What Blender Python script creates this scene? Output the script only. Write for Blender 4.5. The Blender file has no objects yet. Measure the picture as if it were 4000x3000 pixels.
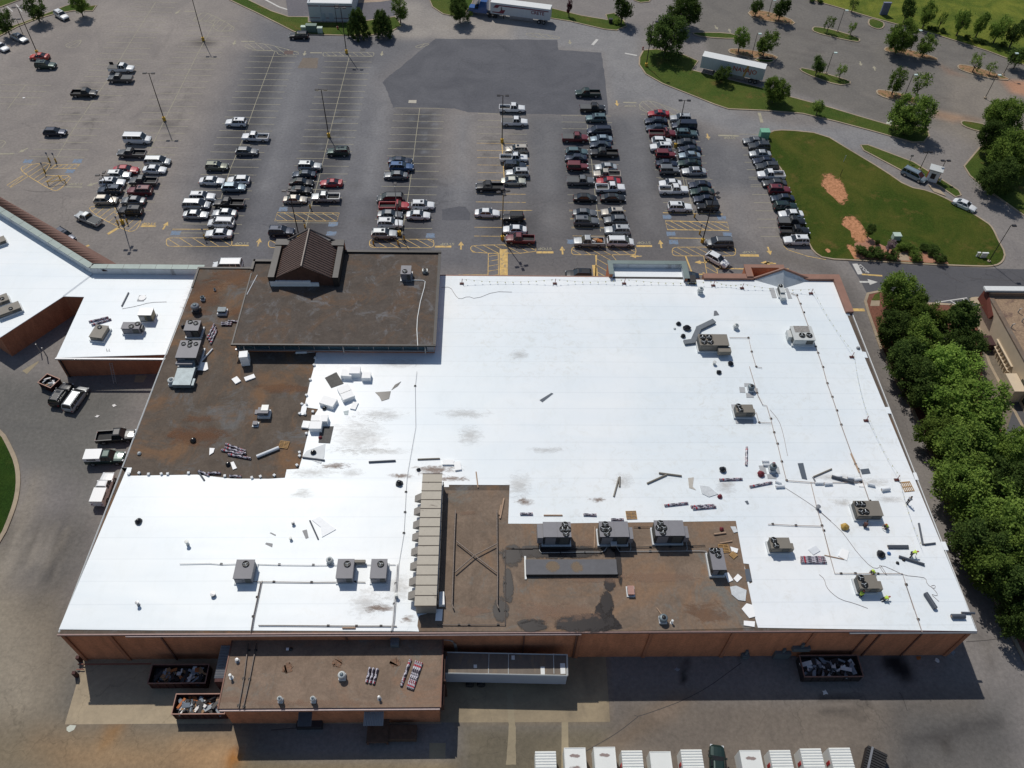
import bpy, math, random
import numpy as np
from mathutils import Vector, Matrix
R=math.radians; rnd=random.Random(7)
S=bpy.context.scene
# ---------- camera (solved from the lamp posts, walls and parking rows of the place) ----------
HC=103.0; FPX=3238.45
RX=Vector((.99954,-.01584,.02567)); UP=Vector((-.00434,.76656,.64216)); FW=Vector((.02985,.64198,-.76614))
cam=bpy.data.objects.new('camera',bpy.data.cameras.new('camera')); S.collection.objects.link(cam)
m=Matrix((RX,UP,-FW)).transposed().to_4x4(); m.translation=(0,0,HC); cam.matrix_world=m
cam.data.sensor_width=36; cam.data.lens=36*FPX/4000; cam.data.clip_end=6000; cam.data.clip_start=1
S.camera=cam
SUN_EL=R(53); SUN_TO=Vector((-.42,.907,0))     # horizontal direction towards the sun
w=bpy.data.worlds.new('World'); S.world=w; w.use_nodes=True
nt=w.node_tree; bg=nt.nodes['Background']; sky=nt.nodes.new('ShaderNodeTexSky'); sky.sky_type='NISHITA'; sky.sun_disc=False
sky.sun_elevation=SUN_EL; sky.sun_rotation=math.atan2(SUN_TO.x,SUN_TO.y); sky.air_density=1.0; sky.dust_density=.8
bg.inputs[1].default_value=.064; nt.links.new(sky.outputs[0],bg.inputs[0])
sl=bpy.data.lights.new('sun','SUN'); sl.energy=2.85; sl.angle=R(.6); sl.color=(1,.955,.88)
so=bpy.data.objects.new('sun',sl); S.collection.objects.link(so)
d=Vector((SUN_TO.x*math.cos(SUN_EL),SUN_TO.y*math.cos(SUN_EL),math.sin(SUN_EL)))
so.rotation_euler=d.to_track_quat('Z','Y').to_euler(); so.location=(0,100,150)
S.view_settings.view_transform='Standard'; S.view_settings.look='None'; S.view_settings.exposure=.07; S.view_settings.gamma=1
S.render.engine='CYCLES'; S.cycles.max_bounces=5; S.cycles.transparent_max_bounces=6
# ---------- measuring: survey points (sheet, x, y) -> place coordinates at height z ----------
OR={'00':(0,0,2.212),'10':(1000,0,2.212),'20':(2000,0,2.212),'30':(3000,0,2.212),'01':(0,700,2.212),'11':(1000,700,2.212),'21':(2000,700,2.212),'31':(3000,700,2.212),
'02':(0,1450,2.212),'12':(1000,1450,2.212),'22':(2000,1450,2.212),'32':(3000,1450,2.212),'03':(0,2200,2.074),'13':(1000,2200,2.074),'23':(2000,2200,2.074),'33':(3000,2200,2.074),
'st':(0,1000,2.765),'an':(700,2300,2.765),'an2':(1400,2300,2.765),'nw':(650,1150,3.6867),'sw':(650,1560,3.6867),'ba':(2050,1980,2.3284),'du':(1550,1800,2.5517),
'rr':(2500,1550,2.9493),'wk':(3200,1800,2.9493),'rt':(3300,1500,3.16),'gb':(2850,950,4.424),'bk':(3600,1050,2.765),'ca':(700,900,2.9493),'rd':(3250,1000,2.9493),'p':(0,0,1),'f':(0,0,.553)}
def q(k,x,y,z=0.0):
    o=OR[k]; X=o[0]+x/o[2]-2000; Y=o[1]+y/o[2]-1500
    d=FW*FPX+RX*X-UP*Y; t=(z-HC)/d.z
    return Vector((d.x*t,d.y*t,z))
def up(kt,kb,z=0.0):   # base point and height of an upright thing from its top and foot
    b=q(*kb,z); o=OR[kt[0]]; X=o[0]+kt[1]/o[2]-2000; Y=o[1]+kt[2]/o[2]-1500
    d=FW*FPX+RX*X-UP*Y; k=(d.x*b.x+d.y*b.y)/(d.x*d.x+d.y*d.y); return b,HC+d.z*k-z
def Q(k,pts,z=0.0): return [q(k,x,y,z) for x,y in pts]
def QQ(l,z=0.0):    # mixed sheets: 'k',x,y,x,y,...,'k2',...
    out=[];k=None;i=0
    while i<len(l):
        if isinstance(l[i],str): k=l[i]; i+=1
        else: out.append(q(k,l[i],l[i+1],z)); i+=2
    return out
# ---------- materials ----------
def lin(c): c=c/255; return c/12.92 if c<=.04045 else ((c+.055)/1.055)**2.4
KK=1.08
def alb(r,g,b): return tuple(lin(v)/KK for v in (r,g,b))
def newmat(n):
    m=bpy.data.materials.new(n); m.use_nodes=True; nt=m.node_tree; return m,nt,nt.nodes['Principled BSDF']
def node(nt,t,**k):
    n=nt.nodes.new(t)
    for a,v in k.items():
        if a[0]=='i': n.inputs[int(a[1:])].default_value=v
        else: setattr(n,a,v)
    return n
def ramp(nt,src,stops):
    r=nt.nodes.new('ShaderNodeValToRGB'); e=r.color_ramp.elements
    while len(e)<len(stops): e.new(.5)
    for i,(p,c) in enumerate(stops): e[i].position=p; e[i].color=(c if len(c)==4 else (*c,1))
    nt.links.new(src,r.inputs[0]); return r.outputs[0]
def noise(nt,co,scale,detail=4,rough=.6,dist=0):
    n=node(nt,'ShaderNodeTexNoise'); n.inputs['Scale'].default_value=scale; n.inputs['Detail'].default_value=detail; n.inputs['Roughness'].default_value=rough; n.inputs['Distortion'].default_value=dist
    nt.links.new(co,n.inputs['Vector']); return n.outputs['Fac']
def mixc(nt,a,b,f,mode='MIX'):
    x=nt.nodes.new('ShaderNodeMix'); x.data_type='RGBA'; x.blend_type=mode
    for s,v in ((x.inputs[6],a),(x.inputs[7],b),(x.inputs[0],f)):
        if hasattr(v,'default_value') and not isinstance(v,(int,float,tuple)): nt.links.new(v,s)
        else: s.default_value=v if isinstance(v,(int,float)) else (*v[:3],1)
    return x.outputs[2]
def coord(nt,sc=None):
    t=nt.nodes.new('ShaderNodeTexCoord').outputs['Object']
    if sc:
        mp=nt.nodes.new('ShaderNodeMapping'); mp.inputs['Scale'].default_value=sc; nt.links.new(t,mp.inputs[0]); return mp.outputs[0]
    return t
MC={}
def M(n,c,rough=.6,metal=0,var=.12,scale=2.0,coat=0,trans=0,bump=0,sc=None,dirt=None):
    if n in MC: return MC[n]
    m,nt,b=newmat(n); co=coord(nt,sc)
    f=noise(nt,co,scale,5,.65)
    lo=tuple(v*(1-var) for v in c); hi=tuple(min(1,v*(1+var)) for v in c)
    col=ramp(nt,f,[(.3,lo),(.7,hi)])
    if dirt:
        g=noise(nt,co,dirt[1],6,.7,.5); g=ramp(nt,g,[(dirt[2],(0,0,0)),(dirt[2]+.12,(1,1,1))]); col=mixc(nt,col,dirt[0],g)
    nt.links.new(col,b.inputs['Base Color']); b.inputs['Roughness'].default_value=rough; b.inputs['Metallic'].default_value=metal
    b.inputs['Coat Weight'].default_value=coat; b.inputs['Coat Roughness'].default_value=.06
    if bump:
        bm=nt.nodes.new('ShaderNodeBump'); bm.inputs['Strength'].default_value=bump; nt.links.new(f,bm.inputs['Height']); nt.links.new(bm.outputs[0],b.inputs['Normal'])
    MC[n]=m; return m
# ---------- mesh collecting ----------
KIDS={}
class MB:
    def __init__(s): s.v=[];s.f=[];s.mi=[]
    def add(s,vs,fs,mi=0):
        n=len(s.v); s.v+= [tuple(v) for v in vs]; s.f+=[tuple(i+n for i in f) for f in fs]; s.mi+=[mi]*len(fs); return s
    def box(s,x0,x1,y0,y1,z0,z1,mi=0,rot=0,c=(0,0,0),tilt=None):
        vs=[Vector((x,y,z)) for z in (z0,z1) for x,y in ((x0,y0),(x1,y0),(x1,y1),(x0,y1))]
        if tilt: T=Matrix.Rotation(tilt[0],3,tilt[1]); vs=[T@v for v in vs]
        if rot: T=Matrix.Rotation(rot,3,'Z'); vs=[T@v for v in vs]
        c=Vector(c); return s.add([v+c for v in vs],[(3,2,1,0),(4,5,6,7),(0,1,5,4),(1,2,6,5),(2,3,7,6),(3,0,4,7)],mi)
    def prism(s,poly,z0,z1,mi=0,top=True,bot=True,mt=None):
        n=len(poly); ar=sum(poly[i][0]*poly[(i+1)%n][1]-poly[(i+1)%n][0]*poly[i][1] for i in range(n))
        P=list(poly) if ar>0 else list(poly)[::-1]
        b=len(s.v); s.v+=[(p[0],p[1],z0) for p in P]+[(p[0],p[1],z1) for p in P]
        for i in range(n): j=(i+1)%n; s.f.append((b+i,b+j,b+n+j,b+n+i)); s.mi.append(mi)
        if top: s.f.append(tuple(b+n+i for i in range(n))); s.mi.append(mi if mt is None else mt)
        if bot: s.f.append(tuple(b+i for i in reversed(range(n)))); s.mi.append(mi)
        return s
    def flat(s,poly,z=None,mi=0):
        n=len(poly); ar=sum(poly[i][0]*poly[(i+1)%n][1]-poly[(i+1)%n][0]*poly[i][1] for i in range(n))
        P=list(poly) if ar>0 else list(poly)[::-1]
        return s.add([(p[0],p[1],p[2] if z is None else z) for p in P],[tuple(range(n))],mi)
    def tube(s,pts,r,n=6,mi=0,r2=None,caps=True):
        pts=[Vector(p) for p in pts]; m_=len(pts); rings=[]
        for i,p in enumerate(pts):
            t=(pts[min(i+1,m_-1)]-pts[max(i-1,0)]).normalized(); a=t.orthogonal().normalized() if abs(t.z)>.9 else Vector((0,0,1)).cross(t).normalized(); c=t.cross(a)
            rr=r if r2 is None else r+(r2-r)*i/max(1,m_-1)
            if hasattr(r,'__len__'): rr=r[i]
            rings.append([p+(a*math.cos(2*math.pi*k/n)+c*math.sin(2*math.pi*k/n))*rr for k in range(n)])
        b=len(s.v)
        for g in rings: s.v+=[tuple(v) for v in g]
        for i in range(m_-1):
            for k in range(n): s.f.append((b+i*n+k,b+i*n+(k+1)%n,b+(i+1)*n+(k+1)%n,b+(i+1)*n+k)); s.mi.append(mi)
        if caps: s.f.append(tuple(b+k for k in reversed(range(n)))); s.f.append(tuple(b+(m_-1)*n+k for k in range(n))); s.mi+=[mi,mi]
        return s
    def lathe(s,prof,c=(0,0,0),n=16,mi=0):
        b=len(s.v)
        for r,z in prof: s.v+=[(c[0]+r*math.cos(2*math.pi*k/n),c[1]+r*math.sin(2*math.pi*k/n),c[2]+z) for k in range(n)]
        for i in range(len(prof)-1):
            for k in range(n): s.f.append((b+i*n+k,b+i*n+(k+1)%n,b+(i+1)*n+(k+1)%n,b+(i+1)*n+k)); s.mi.append(mi)
        s.f.append(tuple(b+(len(prof)-1)*n+k for k in range(n))); s.mi.append(mi); return s
    def strip(s,pts,w,z=None,mi=0,closed=False):   # flat ribbon
        pts=[Vector(p) for p in pts]; m_=len(pts); L=[];Rr=[]
        for i in range(m_):
            if closed: a=pts[(i-1)%m_]; c=pts[(i+1)%m_]
            else: a=pts[max(i-1,0)]; c=pts[min(i+1,m_-1)]
            t=(c-a); t.z=0; t.normalize(); n=Vector((-t.y,t.x,0))*w/2; L.append(pts[i]+n); Rr.append(pts[i]-n)
        b=len(s.v); 
        for i in range(m_): s.v+=[(L[i].x,L[i].y,L[i].z if z is None else z),(Rr[i].x,Rr[i].y,Rr[i].z if z is None else z)]
        for i in range(m_ if closed else m_-1):
            j=(i+1)%m_; s.f.append((b+2*i+1,b+2*j+1,b+2*j,b+2*i)); s.mi.append(mi)
        return s
def mesh(mb,name,mats,smooth=False,off=None):
    me=bpy.data.meshes.new(name)
    v=mb.v if off is None else [(a[0]-off[0],a[1]-off[1],a[2]-off[2]) for a in mb.v]
    me.from_pydata(v,[],mb.f); me.update()
    for mm in (mats if isinstance(mats,(list,tuple)) else [mats]): me.materials.append(mm)
    me.polygons.foreach_set('material_index',mb.mi)
    if smooth: me.polygons.foreach_set('use_smooth',[True]*len(mb.f))
    return me
def obj(name,mb,mats,parent=None,loc=None,world=True,smooth=False,rot=None,label=None):
    """one mesh object; a part's world-coordinate mesh is stored relative to its thing"""
    off=None
    if parent is not None and world:
        off=Vector(parent.location)
        if parent.parent: off=off+parent.parent.location
    me=mesh(mb,name,mats,smooth,off)
    o=bpy.data.objects.new(name,me); S.collection.objects.link(o); o.parent=parent
    if loc is not None: o.location=loc
    if rot: o.rotation_euler=rot
    if label: o['label']=label
    if parent is not None: KIDS.setdefault(parent.name,[]).append(o)
    return o
def tag(o,label,cat,group=None,kind=None):
    o['label']=label; o['category']=cat
    if group: o['group']=group
    if kind: o['kind']=kind
    return o
def solo(name,mb,mats,label,cat,group=None,loc=None,smooth=False,rot=None):
    """a thing that is one mesh: origin moved to its base"""
    if loc is None:
        xs=[v[0] for v in mb.v]; ys=[v[1] for v in mb.v]; zs=[v[2] for v in mb.v]; c=Vector(((min(xs)+max(xs))/2,(min(ys)+max(ys))/2,min(zs)))
        me=mesh(mb,name,mats,smooth,c); o=bpy.data.objects.new(name,me); o.location=c
    else:
        me=mesh(mb,name,mats,smooth); o=bpy.data.objects.new(name,me); o.location=loc
    if rot: o.rotation_euler=rot
    S.collection.objects.link(o); return tag(o,label,cat,group)
def thing(name,label,cat,loc=(0,0,0),rz=0,group=None):
    o=bpy.data.objects.new(name,None); S.collection.objects.link(o); o.location=loc; o.rotation_euler=(0,0,rz); o.empty_display_size=.5
    return tag(o,label,cat,group)
def struct(name,mb,mats,label=None):
    o=obj(name,mb,mats); o['kind']='structure'
    if label: o['label']=label
    return o
def copytree(o,parent=None,mapm=None):
    c=o.copy(); S.collection.objects.link(c); c.parent=parent
    for ch in [x for x in KIDS.get(o.name,[])]: copytree(ch,c)
    return c
def ragged(poly,sub=4,amp=.3,seed=0):
    r=random.Random(seed); out=[]
    n=len(poly)
    for i in range(n):
        a=Vector(poly[i]);b=Vector(poly[(i+1)%n])
        for k in range(sub):
            p=a.lerp(b,k/sub); out.append(Vector((p.x+r.uniform(-amp,amp),p.y+r.uniform(-amp,amp),p.z)))
    return out
def smoothpoly(poly,it=2,closed=True):
    P=[Vector(p) for p in poly]
    for _ in range(it):
        o=[]; n=len(P)
        for i in range(n if closed else n-1):
            a=P[i];b=P[(i+1)%n]; o+= [a.lerp(b,.25),a.lerp(b,.75)]
        if not closed: o=[P[0]]+o+[P[-1]]
        P=o
    return P
# =================== SETTING: ground, roads, markings, lawns ===================
def grid(a,b,st,far): return np.array(sorted(set(far))[:len(far)//2]+list(np.arange(a,b+.01,st))+sorted(set(far))[len(far)//2:])
gx=np.concatenate([[-3000,-900,-400,-250],np.arange(-160,190.1,.8),[260,420,900,3000]])
gy=np.concatenate([[-3000,-900,-250,-60],np.arange(10,270.1,.8),[330,450,900,3000]])
GX,GY=np.meshgrid(gx,gy); nx,ny=len(gx),len(gy)
TX,TY=GX.ravel(),GY.ravel(); TC=np.tile(np.array(alb(138,133,130)),(TX.size,1))
def sdist(poly,X,Y):
    P=[(p[0],p[1]) for p in poly]; n=len(P); D=np.full(X.shape,1e9); ins=np.zeros(X.shape,bool)
    for i in range(n):
        (x0,y0),(x1,y1)=P[i],P[(i+1)%n]; dx,dy=x1-x0,y1-y0; L=dx*dx+dy*dy+1e-9
        t=np.clip(((X-x0)*dx+(Y-y0)*dy)/L,0,1); D=np.minimum(D,np.hypot(X-x0-t*dx,Y-y0-t*dy))
        c=((y0>Y)!=(y1>Y)); xi=x0+(Y-y0)*dx/(dy if abs(dy)>1e-9 else 1e-9); ins^= c&(X<xi)
    return np.where(ins,-D,D)
def paint(poly,col,soft=3.,k=1.0):
    xs=[p[0] for p in poly]; ys=[p[1] for p in poly]; mm=(TX>min(xs)-soft)&(TX<max(xs)+soft)&(TY>min(ys)-soft)&(TY<max(ys)+soft); ii=np.nonzero(mm)[0]
    if not len(ii): return
    w=np.clip(.5-sdist(poly,TX[ii],TY[ii])/soft,0,1)[:,None]*k; w=w*w*(3-2*w); TC[ii]=TC[ii]*(1-w)+np.array(col)*w
def pline(pts,w,col,soft=2.,k=.6):
    for a,b in zip(pts[:-1],pts[1:]):
        t=(b-a).normalized(); n=Vector((-t.y,t.x,0))*w/2; paint([a+n,b+n,b-n,a-n],col,soft,k)
# broad tones of the old asphalt
paint(QQ(['00',-900,-300,2400,-300,2400,900,1500,1900,-900,1900]),alb(146,139,134),30)
paint(QQ(['10',0,150,1600,330,1100,700,1200,950,1300,3300,0,3300,-600,1659]),alb(116,116,120),14)
paint(QQ(['11',1000,0,2212,0,2212,830,1000,830]),alb(114,114,118),10)
paint(QQ(['21',0,0,1200,0,2400,800,2212,850,0,830]),alb(112,110,111),10)
paint(QQ(['20',100,990,1200,990,2100,1300,2300,1659,100,1659]),alb(112,112,115),8)
paint(QQ(['20',-200,0,1100,260,1100,450,1150,560,2000,1000,2400,1100,3400,1100,3400,1300,2300,1300,1200,880,850,880,780,460,-200,330]),alb(142,141,142),5)
paint(QQ(['10',1250,0,1500,60,1850,180,2212,150,2212,330,1300,330,900,300]),alb(158,152,146),5)
paint(QQ(['00',900,0,2300,400,2300,440,1900,430,600,180,300,450,0,620,-500,700,-500,500,300,330]),alb(158,150,144),6,.7)
paint(QQ(['30',-800,-200,2800,-200,2800,1100,1300,1100,1000,1060,400,850,0,740,-500,480]),alb(121,117,112),3)
paint(QQ(['30',1500,560,2300,700,2300,1200,1850,1300,1400,1100,1500,900]),alb(142,134,124),7,.8)
paint(QQ(['30',1400,940,1800,1020,1850,1040,1600,1060,1420,1010]),alb(170,140,115),3,.8)
paint(QQ(['30',1480,560,1700,660,1560,640]),alb(170,135,110),3,.7)
paint(QQ(['30',2010,690,2300,700,2300,850,2100,800]),alb(185,140,112),3,.9)
paint(QQ(['31',0,560,500,700,750,900,900,1400,1250,2300,1000,2300,560,1200,560,880,0,700]),alb(118,113,109),5)
# dark stall bays with paler drive lanes between them
ROW=[('10',150,440,0,880,-205,1659),('10',805,500,640,1140,510,1659),('10',1415,935,1365,1340,1320,1700)]
for k,*c in ROW:
    P=Q(k,[(c[i],c[i+1]) for i in (0,2,4)]); a=P[0]; b=P[2]
    paint([a+Vector((-4.5,0,0)),a+Vector((4.5,0,0)),b+Vector((4.5,-18,0)),b+Vector((-4.5,-18,0))],alb(84,84,88),6,.9)
for k,x,y,y2 in (('20',680,1100,1650),('20',1400,1100,1650),('21',760,100,520),('21',-10,300,520),('11',500,200,420),('11',1240,200,420)):
    a=q(k,x,y); b=q(k,x,y2); paint([a+Vector((-5,0,0)),a+Vector((5,0,0)),b+Vector((5,0,0)),b+Vector((-5,0,0))],alb(86,85,88),6,.85)
for k,x,y,rx,ry,c in (('00',1760,370,130,40,(70,66,64)),('00',1420,1070,130,40,(92,88,86)),('10',640,1180,110,40,(90,90,92)),('20',-60,1235,60,30,(90,88,86)),('11',1240,500,230,60,(76,74,72)),('21',-60,600,200,35,(78,76,74)),
  ('21',1650,540,60,30,(165,162,158)),('11',430,380,60,70,(88,84,80)),('00',400,1450,120,100,(100,96,92)),('10',1440,270,300,50,(160,154,148)),('10',870,1600,20,14,(80,78,76)),('11',925,360,28,20,(82,80,78)),
  ('20',1000,850,120,60,(128,128,130)),('20',1020,240,110,50,(112,112,116)),('12',-700,400,250,60,(92,88,86))):
    paint(smoothpoly([q(k,x-rx,y),q(k,x,y-ry),q(k,x+rx,y),q(k,x,y+ry)],1),alb(*c),4,.8)
for x0,y0,x1,y1,w in ((985,560,700,1659,3.5),(1130,700,950,1700,3.5),(1790,1000,1760,1800,4),(330,520,-60,1400,3.5),(385,620,60,1659,3)):
    pline([q('10',x0,y0),q('10',(x0+x1)/2,(y0+y1)/2),q('10',x1,y1)],w,alb(146,146,148),5,.55)
for x0,y0,x1,y1 in ((300,1050,330,2000),(1050,900,1200,2000),(1860,1250,2000,2050)): pline([q('20',x0,y0),q('20',x1,y1)],3.5,alb(134,133,134),5,.5)
r2=random.Random(5)
for i in range(34):     # pale salt-like blotches in the empty stalls
    x=r2.choice([1340,1455,1545,560,690,740]); y=r2.uniform(960,1330)
    paint(smoothpoly([q('10',x-24,y),q('10',x,y-9),q('10',x+26,y),q('10',x,y+9)],1),alb(150,154,160),1.6,.55)
# rear yard
paint(QQ(['02',-1500,300,700,1000,750,1659,'03',-1500,1900,2300,1900,2300,700,700,700,300,0,'02',700,1659,500,1659,800,1000,1000,700,1200,100,600,100,-1500,-300]),alb(113,111,107),8)
paint(QQ(['03',-900,200,480,200,640,760,520,1310,900,1500,-900,1700]),alb(128,119,106),8)
paint(QQ(['02',-1500,1500,-50,1450,120,1180,300,900,340,1100,250,1500,100,1900,'03',300,500,400,1300,-900,1500]),alb(156,146,130),6,.8)
paint(QQ(['02',330,1250,620,1200,760,1350,690,1560,560,1800,300,2000,260,1700]),alb(96,92,88),6,.7)
paint(QQ(['03',-900,1300,520,1330,1440,1330,1900,1380,1900,1800,-900,1800]),alb(134,121,100),8)
paint(QQ(['03',330,1450,900,1430,1500,1480,1900,1500,1900,1800,500,1700]),alb(172,140,104),8,.8)
paint(QQ(['03',1450,1480,1900,1430,1900,1659,1500,1659]),alb(198,160,118),5,.8)
paint(QQ(['03',1830,1620,1850,1540,1910,1510,1960,1550,1980,1700,1850,1700]),alb(190,120,40),1.2)
paint(QQ(['03',880,1320,1000,1310,900,1440,840,1470]),alb(165,118,62),3,.8)
paint(QQ(['13',-200,1600,1650,1600,1650,1800,-200,1800]),alb(140,124,96),3)
paint(QQ(['13',1530,700,2074,700,'23',750,720,800,1280,'13',1650,1290]),alb(150,131,106),1.5)
paint(QQ(['13',1640,1290,'23',830,1290,900,1500,820,2300,'13',1640,2300]),alb(116,108,92),4)
paint(QQ(['23',800,1040,2200,1080,'33',1700,1040,1900,1600,'33',0,2300,'23',1000,2300,800,1300]),alb(124,115,106),5)
paint(QQ(['23',1040,1240,1280,1060,1500,1060,1250,1290,900,1500,600,1700,560,1600]),alb(126,112,98),2.5)
paint(QQ(['23',1130,1200,1350,1120,1300,1240,1180,1250]),alb(148,132,118),3,.8)
paint(QQ(['33',1000,1100,2000,1050,2100,1800,900,1800]),alb(104,102,100),6,.8)
pline(Q('33',[(1900,1280),(1600,1330),(1400,1410),(1100,1440)]),1.0,alb(72,70,70),2.2,.8)
paint(Q('33',[(1360,1420),(1470,1400),(1510,1540),(1420,1560)]),alb(80,76,72),1.5,.7)
for pts in ([(410,1090),(600,1090),(720,1110),(830,1135)],[(420,1210),(600,1212),(700,1220),(790,1238)]): pline(Q('33',pts),.5,alb(66,62,60),1.3,.9)
pline(Q('33',[(1650,560),(1780,640),(1800,800),(1810,900)]),.8,alb(78,72,66),2,.5)
paint(Q('33',[(920,740),(1080,740),(1160,850),(1180,930),(1120,970),(1020,900),(940,840)]),alb(34,33,36),1.5)
paint(Q('23',[(1385,790),(1425,790),(1415,970),(1370,980)]),alb(24,24,26),1)
for i in range(70):     # long tyre wear streaks by the left drive
    x=r2.uniform(60,620); y=r2.uniform(1250,1500); pline([q('02',x,y),q('02',x-80,y+140),q('02',x-150-r2.random()*60,y+330)],.35,alb(*r2.choice([(168,160,148),(84,80,76),(150,142,130)])),1.2,.45)
for i in range(22):
    x=r2.uniform(900,1900); y=r2.uniform(1060,1500); pline([q('13',x,y),q('13',x+r2.uniform(60,200),y+r2.uniform(-20,20))],.4,alb(*r2.choice([(150,140,124),(92,86,78)])),1.4,.4)
for i in range(40):     # streaks in the right-hand lot
    x=r2.uniform(0,1900); y=r2.uniform(100,900)+x*.12; L=r2.uniform(120,350); pline([q('30',x,y),q('30',x+L,y+L*.2)],r2.uniform(.5,1.4),alb(*r2.choice([(146,138,130),(88,82,80),(96,90,88)])),2.5,.5)
for pts in ([(1300,860),(1360,800),(1490,820),(1560,900),(1580,980),(1540,1060),(1440,1110),(1260,1120),(1160,1060),(1190,980),(1300,900)],[(1400,380),(1350,460),(1310,520)],[(1500,240),(1400,420)],[(1730,960),(1620,1100),(1600,1160)]): pline(smoothpoly(Q('00',pts),1,False),.35,alb(98,94,92),1.1,.45)
for rk,(kk,xa,ya,xb,yb) in enumerate((('10',700,900,470,1800),('10',30,800,-330,1800),('10',1380,1200,1280,1900),('20',690,1200,760,2000),('20',1430,1200,1510,1700),('20',-86,1100,-70,1600),('00',1700,480,1180,1500),('00',930,690,560,1250))):
    for jj in range(46):
        t_=r2.random(); p=q(kk,xa+(xb-xa)*t_,ya+(yb-ya)*t_); p=p+Vector((r2.choice((-3.8,-2.2,2.2,3.8))+r2.uniform(-.6,.6),0,0)); rr=r2.uniform(.3,.8); paint([p+Vector((-rr,-rr*.6,0)),p+Vector((rr,-rr*.6,0)),p+Vector((rr,rr*.6,0)),p+Vector((-rr,rr*.6,0))],alb(62,60,60),1.5,.45)
me=bpy.data.meshes.new('ground'); V=np.stack([TX,TY,np.zeros_like(TX)],1).astype(np.float32)
I=np.arange((nx-1)*(ny-1)); ix=I%(nx-1); iy=I//(nx-1); a=iy*nx+ix; Fq=np.stack([a,a+1,a+nx+1,a+nx],1)
me.vertices.add(len(V)); me.vertices.foreach_set('co',V.ravel()); me.loops.add(Fq.size); me.loops.foreach_set('vertex_index',Fq.ravel().astype(np.int32)); me.polygons.add(len(Fq)); me.polygons.foreach_set('loop_start',np.arange(0,Fq.size,4,dtype=np.int32)); me.update()
at=me.color_attributes.new('wear','FLOAT_COLOR','POINT'); at.data.foreach_set('color',np.concatenate([TC,np.ones((len(TC),1))],1).astype(np.float32).ravel())
def asphaltish(n,base=None,attr=None,crack=.24,fine=.2,big=.10,rough=.86,cs=.16):
    m,nt,b=newmat(n); co=coord(nt)
    if attr: A=nt.nodes.new('ShaderNodeVertexColor'); A.layer_name=attr; c=A.outputs[0]
    else: A=nt.nodes.new('ShaderNodeRGB'); A.outputs[0].default_value=(*base,1); c=A.outputs[0]
    f1=ramp(nt,noise(nt,co,1.9,8,.75),[(.25,(1-fine*1.6,)*3),(.75,(1+fine,)*3)]); c=mixc(nt,c,f1,1.0,'MULTIPLY')
    f2=ramp(nt,noise(nt,co,.11,6,.62,1.2),[(.3,(1-big*1.5,1-big*1.5,1-big*1.4)),(.72,(1+big*1.1,1+big,1+big*.8))]); c=mixc(nt,c,f2,1.0,'MULTIPLY')
    if crack:
        vo=nt.nodes.new('ShaderNodeTexVoronoi'); vo.feature='DISTANCE_TO_EDGE'; vo.inputs['Scale'].default_value=cs
        n2=nt.nodes.new('ShaderNodeTexNoise'); n2.inputs['Scale'].default_value=.9; n2.inputs['Detail'].default_value=5; nt.links.new(co,n2.inputs['Vector'])
        ad=nt.nodes.new('ShaderNodeVectorMath'); ad.operation='MULTIPLY_ADD'; nt.links.new(n2.outputs['Color'],ad.inputs[0]); ad.inputs[1].default_value=(2.2,2.2,0); nt.links.new(co,ad.inputs[2]); nt.links.new(ad.outputs[0],vo.inputs['Vector'])
        cr=ramp(nt,vo.outputs['Distance'],[(0,(1-crack,)*3),(.012,(1,1,1))])
        g=ramp(nt,noise(nt,co,.05,2),[(.45,(0,0,0)),(.6,(1,1,1))]); cr=mixc(nt,(1,1,1),cr,g); c=mixc(nt,c,cr,1.0,'MULTIPLY')
    nt.links.new(c,b.inputs['Base Color']); b.inputs['Roughness'].default_value=rough; b.inputs['Specular IOR Level'].default_value=.3
    return m
me.materials.append(asphaltish('old_asphalt',attr='wear'))
g=bpy.data.objects.new('ground',me); S.collection.objects.link(g); g['kind']='structure'
DARK=asphaltish('dark_asphalt',alb(99,100,106),crack=.2,fine=.16,big=.14)
ROADM=asphaltish('road_asphalt',alb(92,92,96),crack=.3,fine=.1,big=.08)
CONC=asphaltish('yard_concrete',alb(176,161,137),crack=.2,fine=.1,big=.2,cs=.12)
CONC2=asphaltish('pale_concrete',alb(160,148,124),crack=.1,fine=.08,big=.1)
KERB=asphaltish('kerb_concrete',alb(176,160,138),crack=0,fine=.12,big=.15)
L=[0.0]
def overlay(name,poly,mat,z=.004,rag=0,seed=1):
    if rag: poly=ragged(poly,6,rag,seed)
    mb=MB(); mb.flat(poly,z); return struct(name,mb,mat)
overlay('asphalt_patch',QQ(['10',1555,335,'20',0,340,395,345,400,430,770,455,800,640,835,985,640,990,140,985,0,980,'10',1850,972,1780,955,1720,938,1500,930,1185,930,1140,810,1095,710,1150,655,1280,555,1400,450]),DARK,.004,.12)
overlay('road',QQ(['31',690,706,1300,745,1960,772,2600,790,2600,1100,2000,1100,1740,1150,1400,1300,900,1100,862,1000,800,880]),ROADM,.004)
overlay('asphalt_patch',Q('10',[(405,500),(540,500),(528,590),(356,588)]),asphaltish('brown_patch',alb(126,116,106),crack=.1),.005,.1)
overlay('asphalt_patch',Q('10',[(247,437),(323,440),(318,470),(240,468)]),asphaltish('brown_patch_2',alb(112,96,92),crack=.1),.02)
overlay('asphalt_patch',Q('10',[(903,422),(945,420),(945,443),(900,445)]),asphaltish('grey_patch',alb(104,103,104),crack=.1),.005)
overlay('asphalt_patch',Q('11',[(1610,262),(1740,235),(1815,240),(1850,290),(1845,355),(1608,355)]),DARK,.005,.1)
overlay('concrete_pad',Q('10',[(1320,865),(1387,865),(1385,892),(1316,890)]),asphaltish('pad_white',alb(196,190,176),crack=0),.02)
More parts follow.
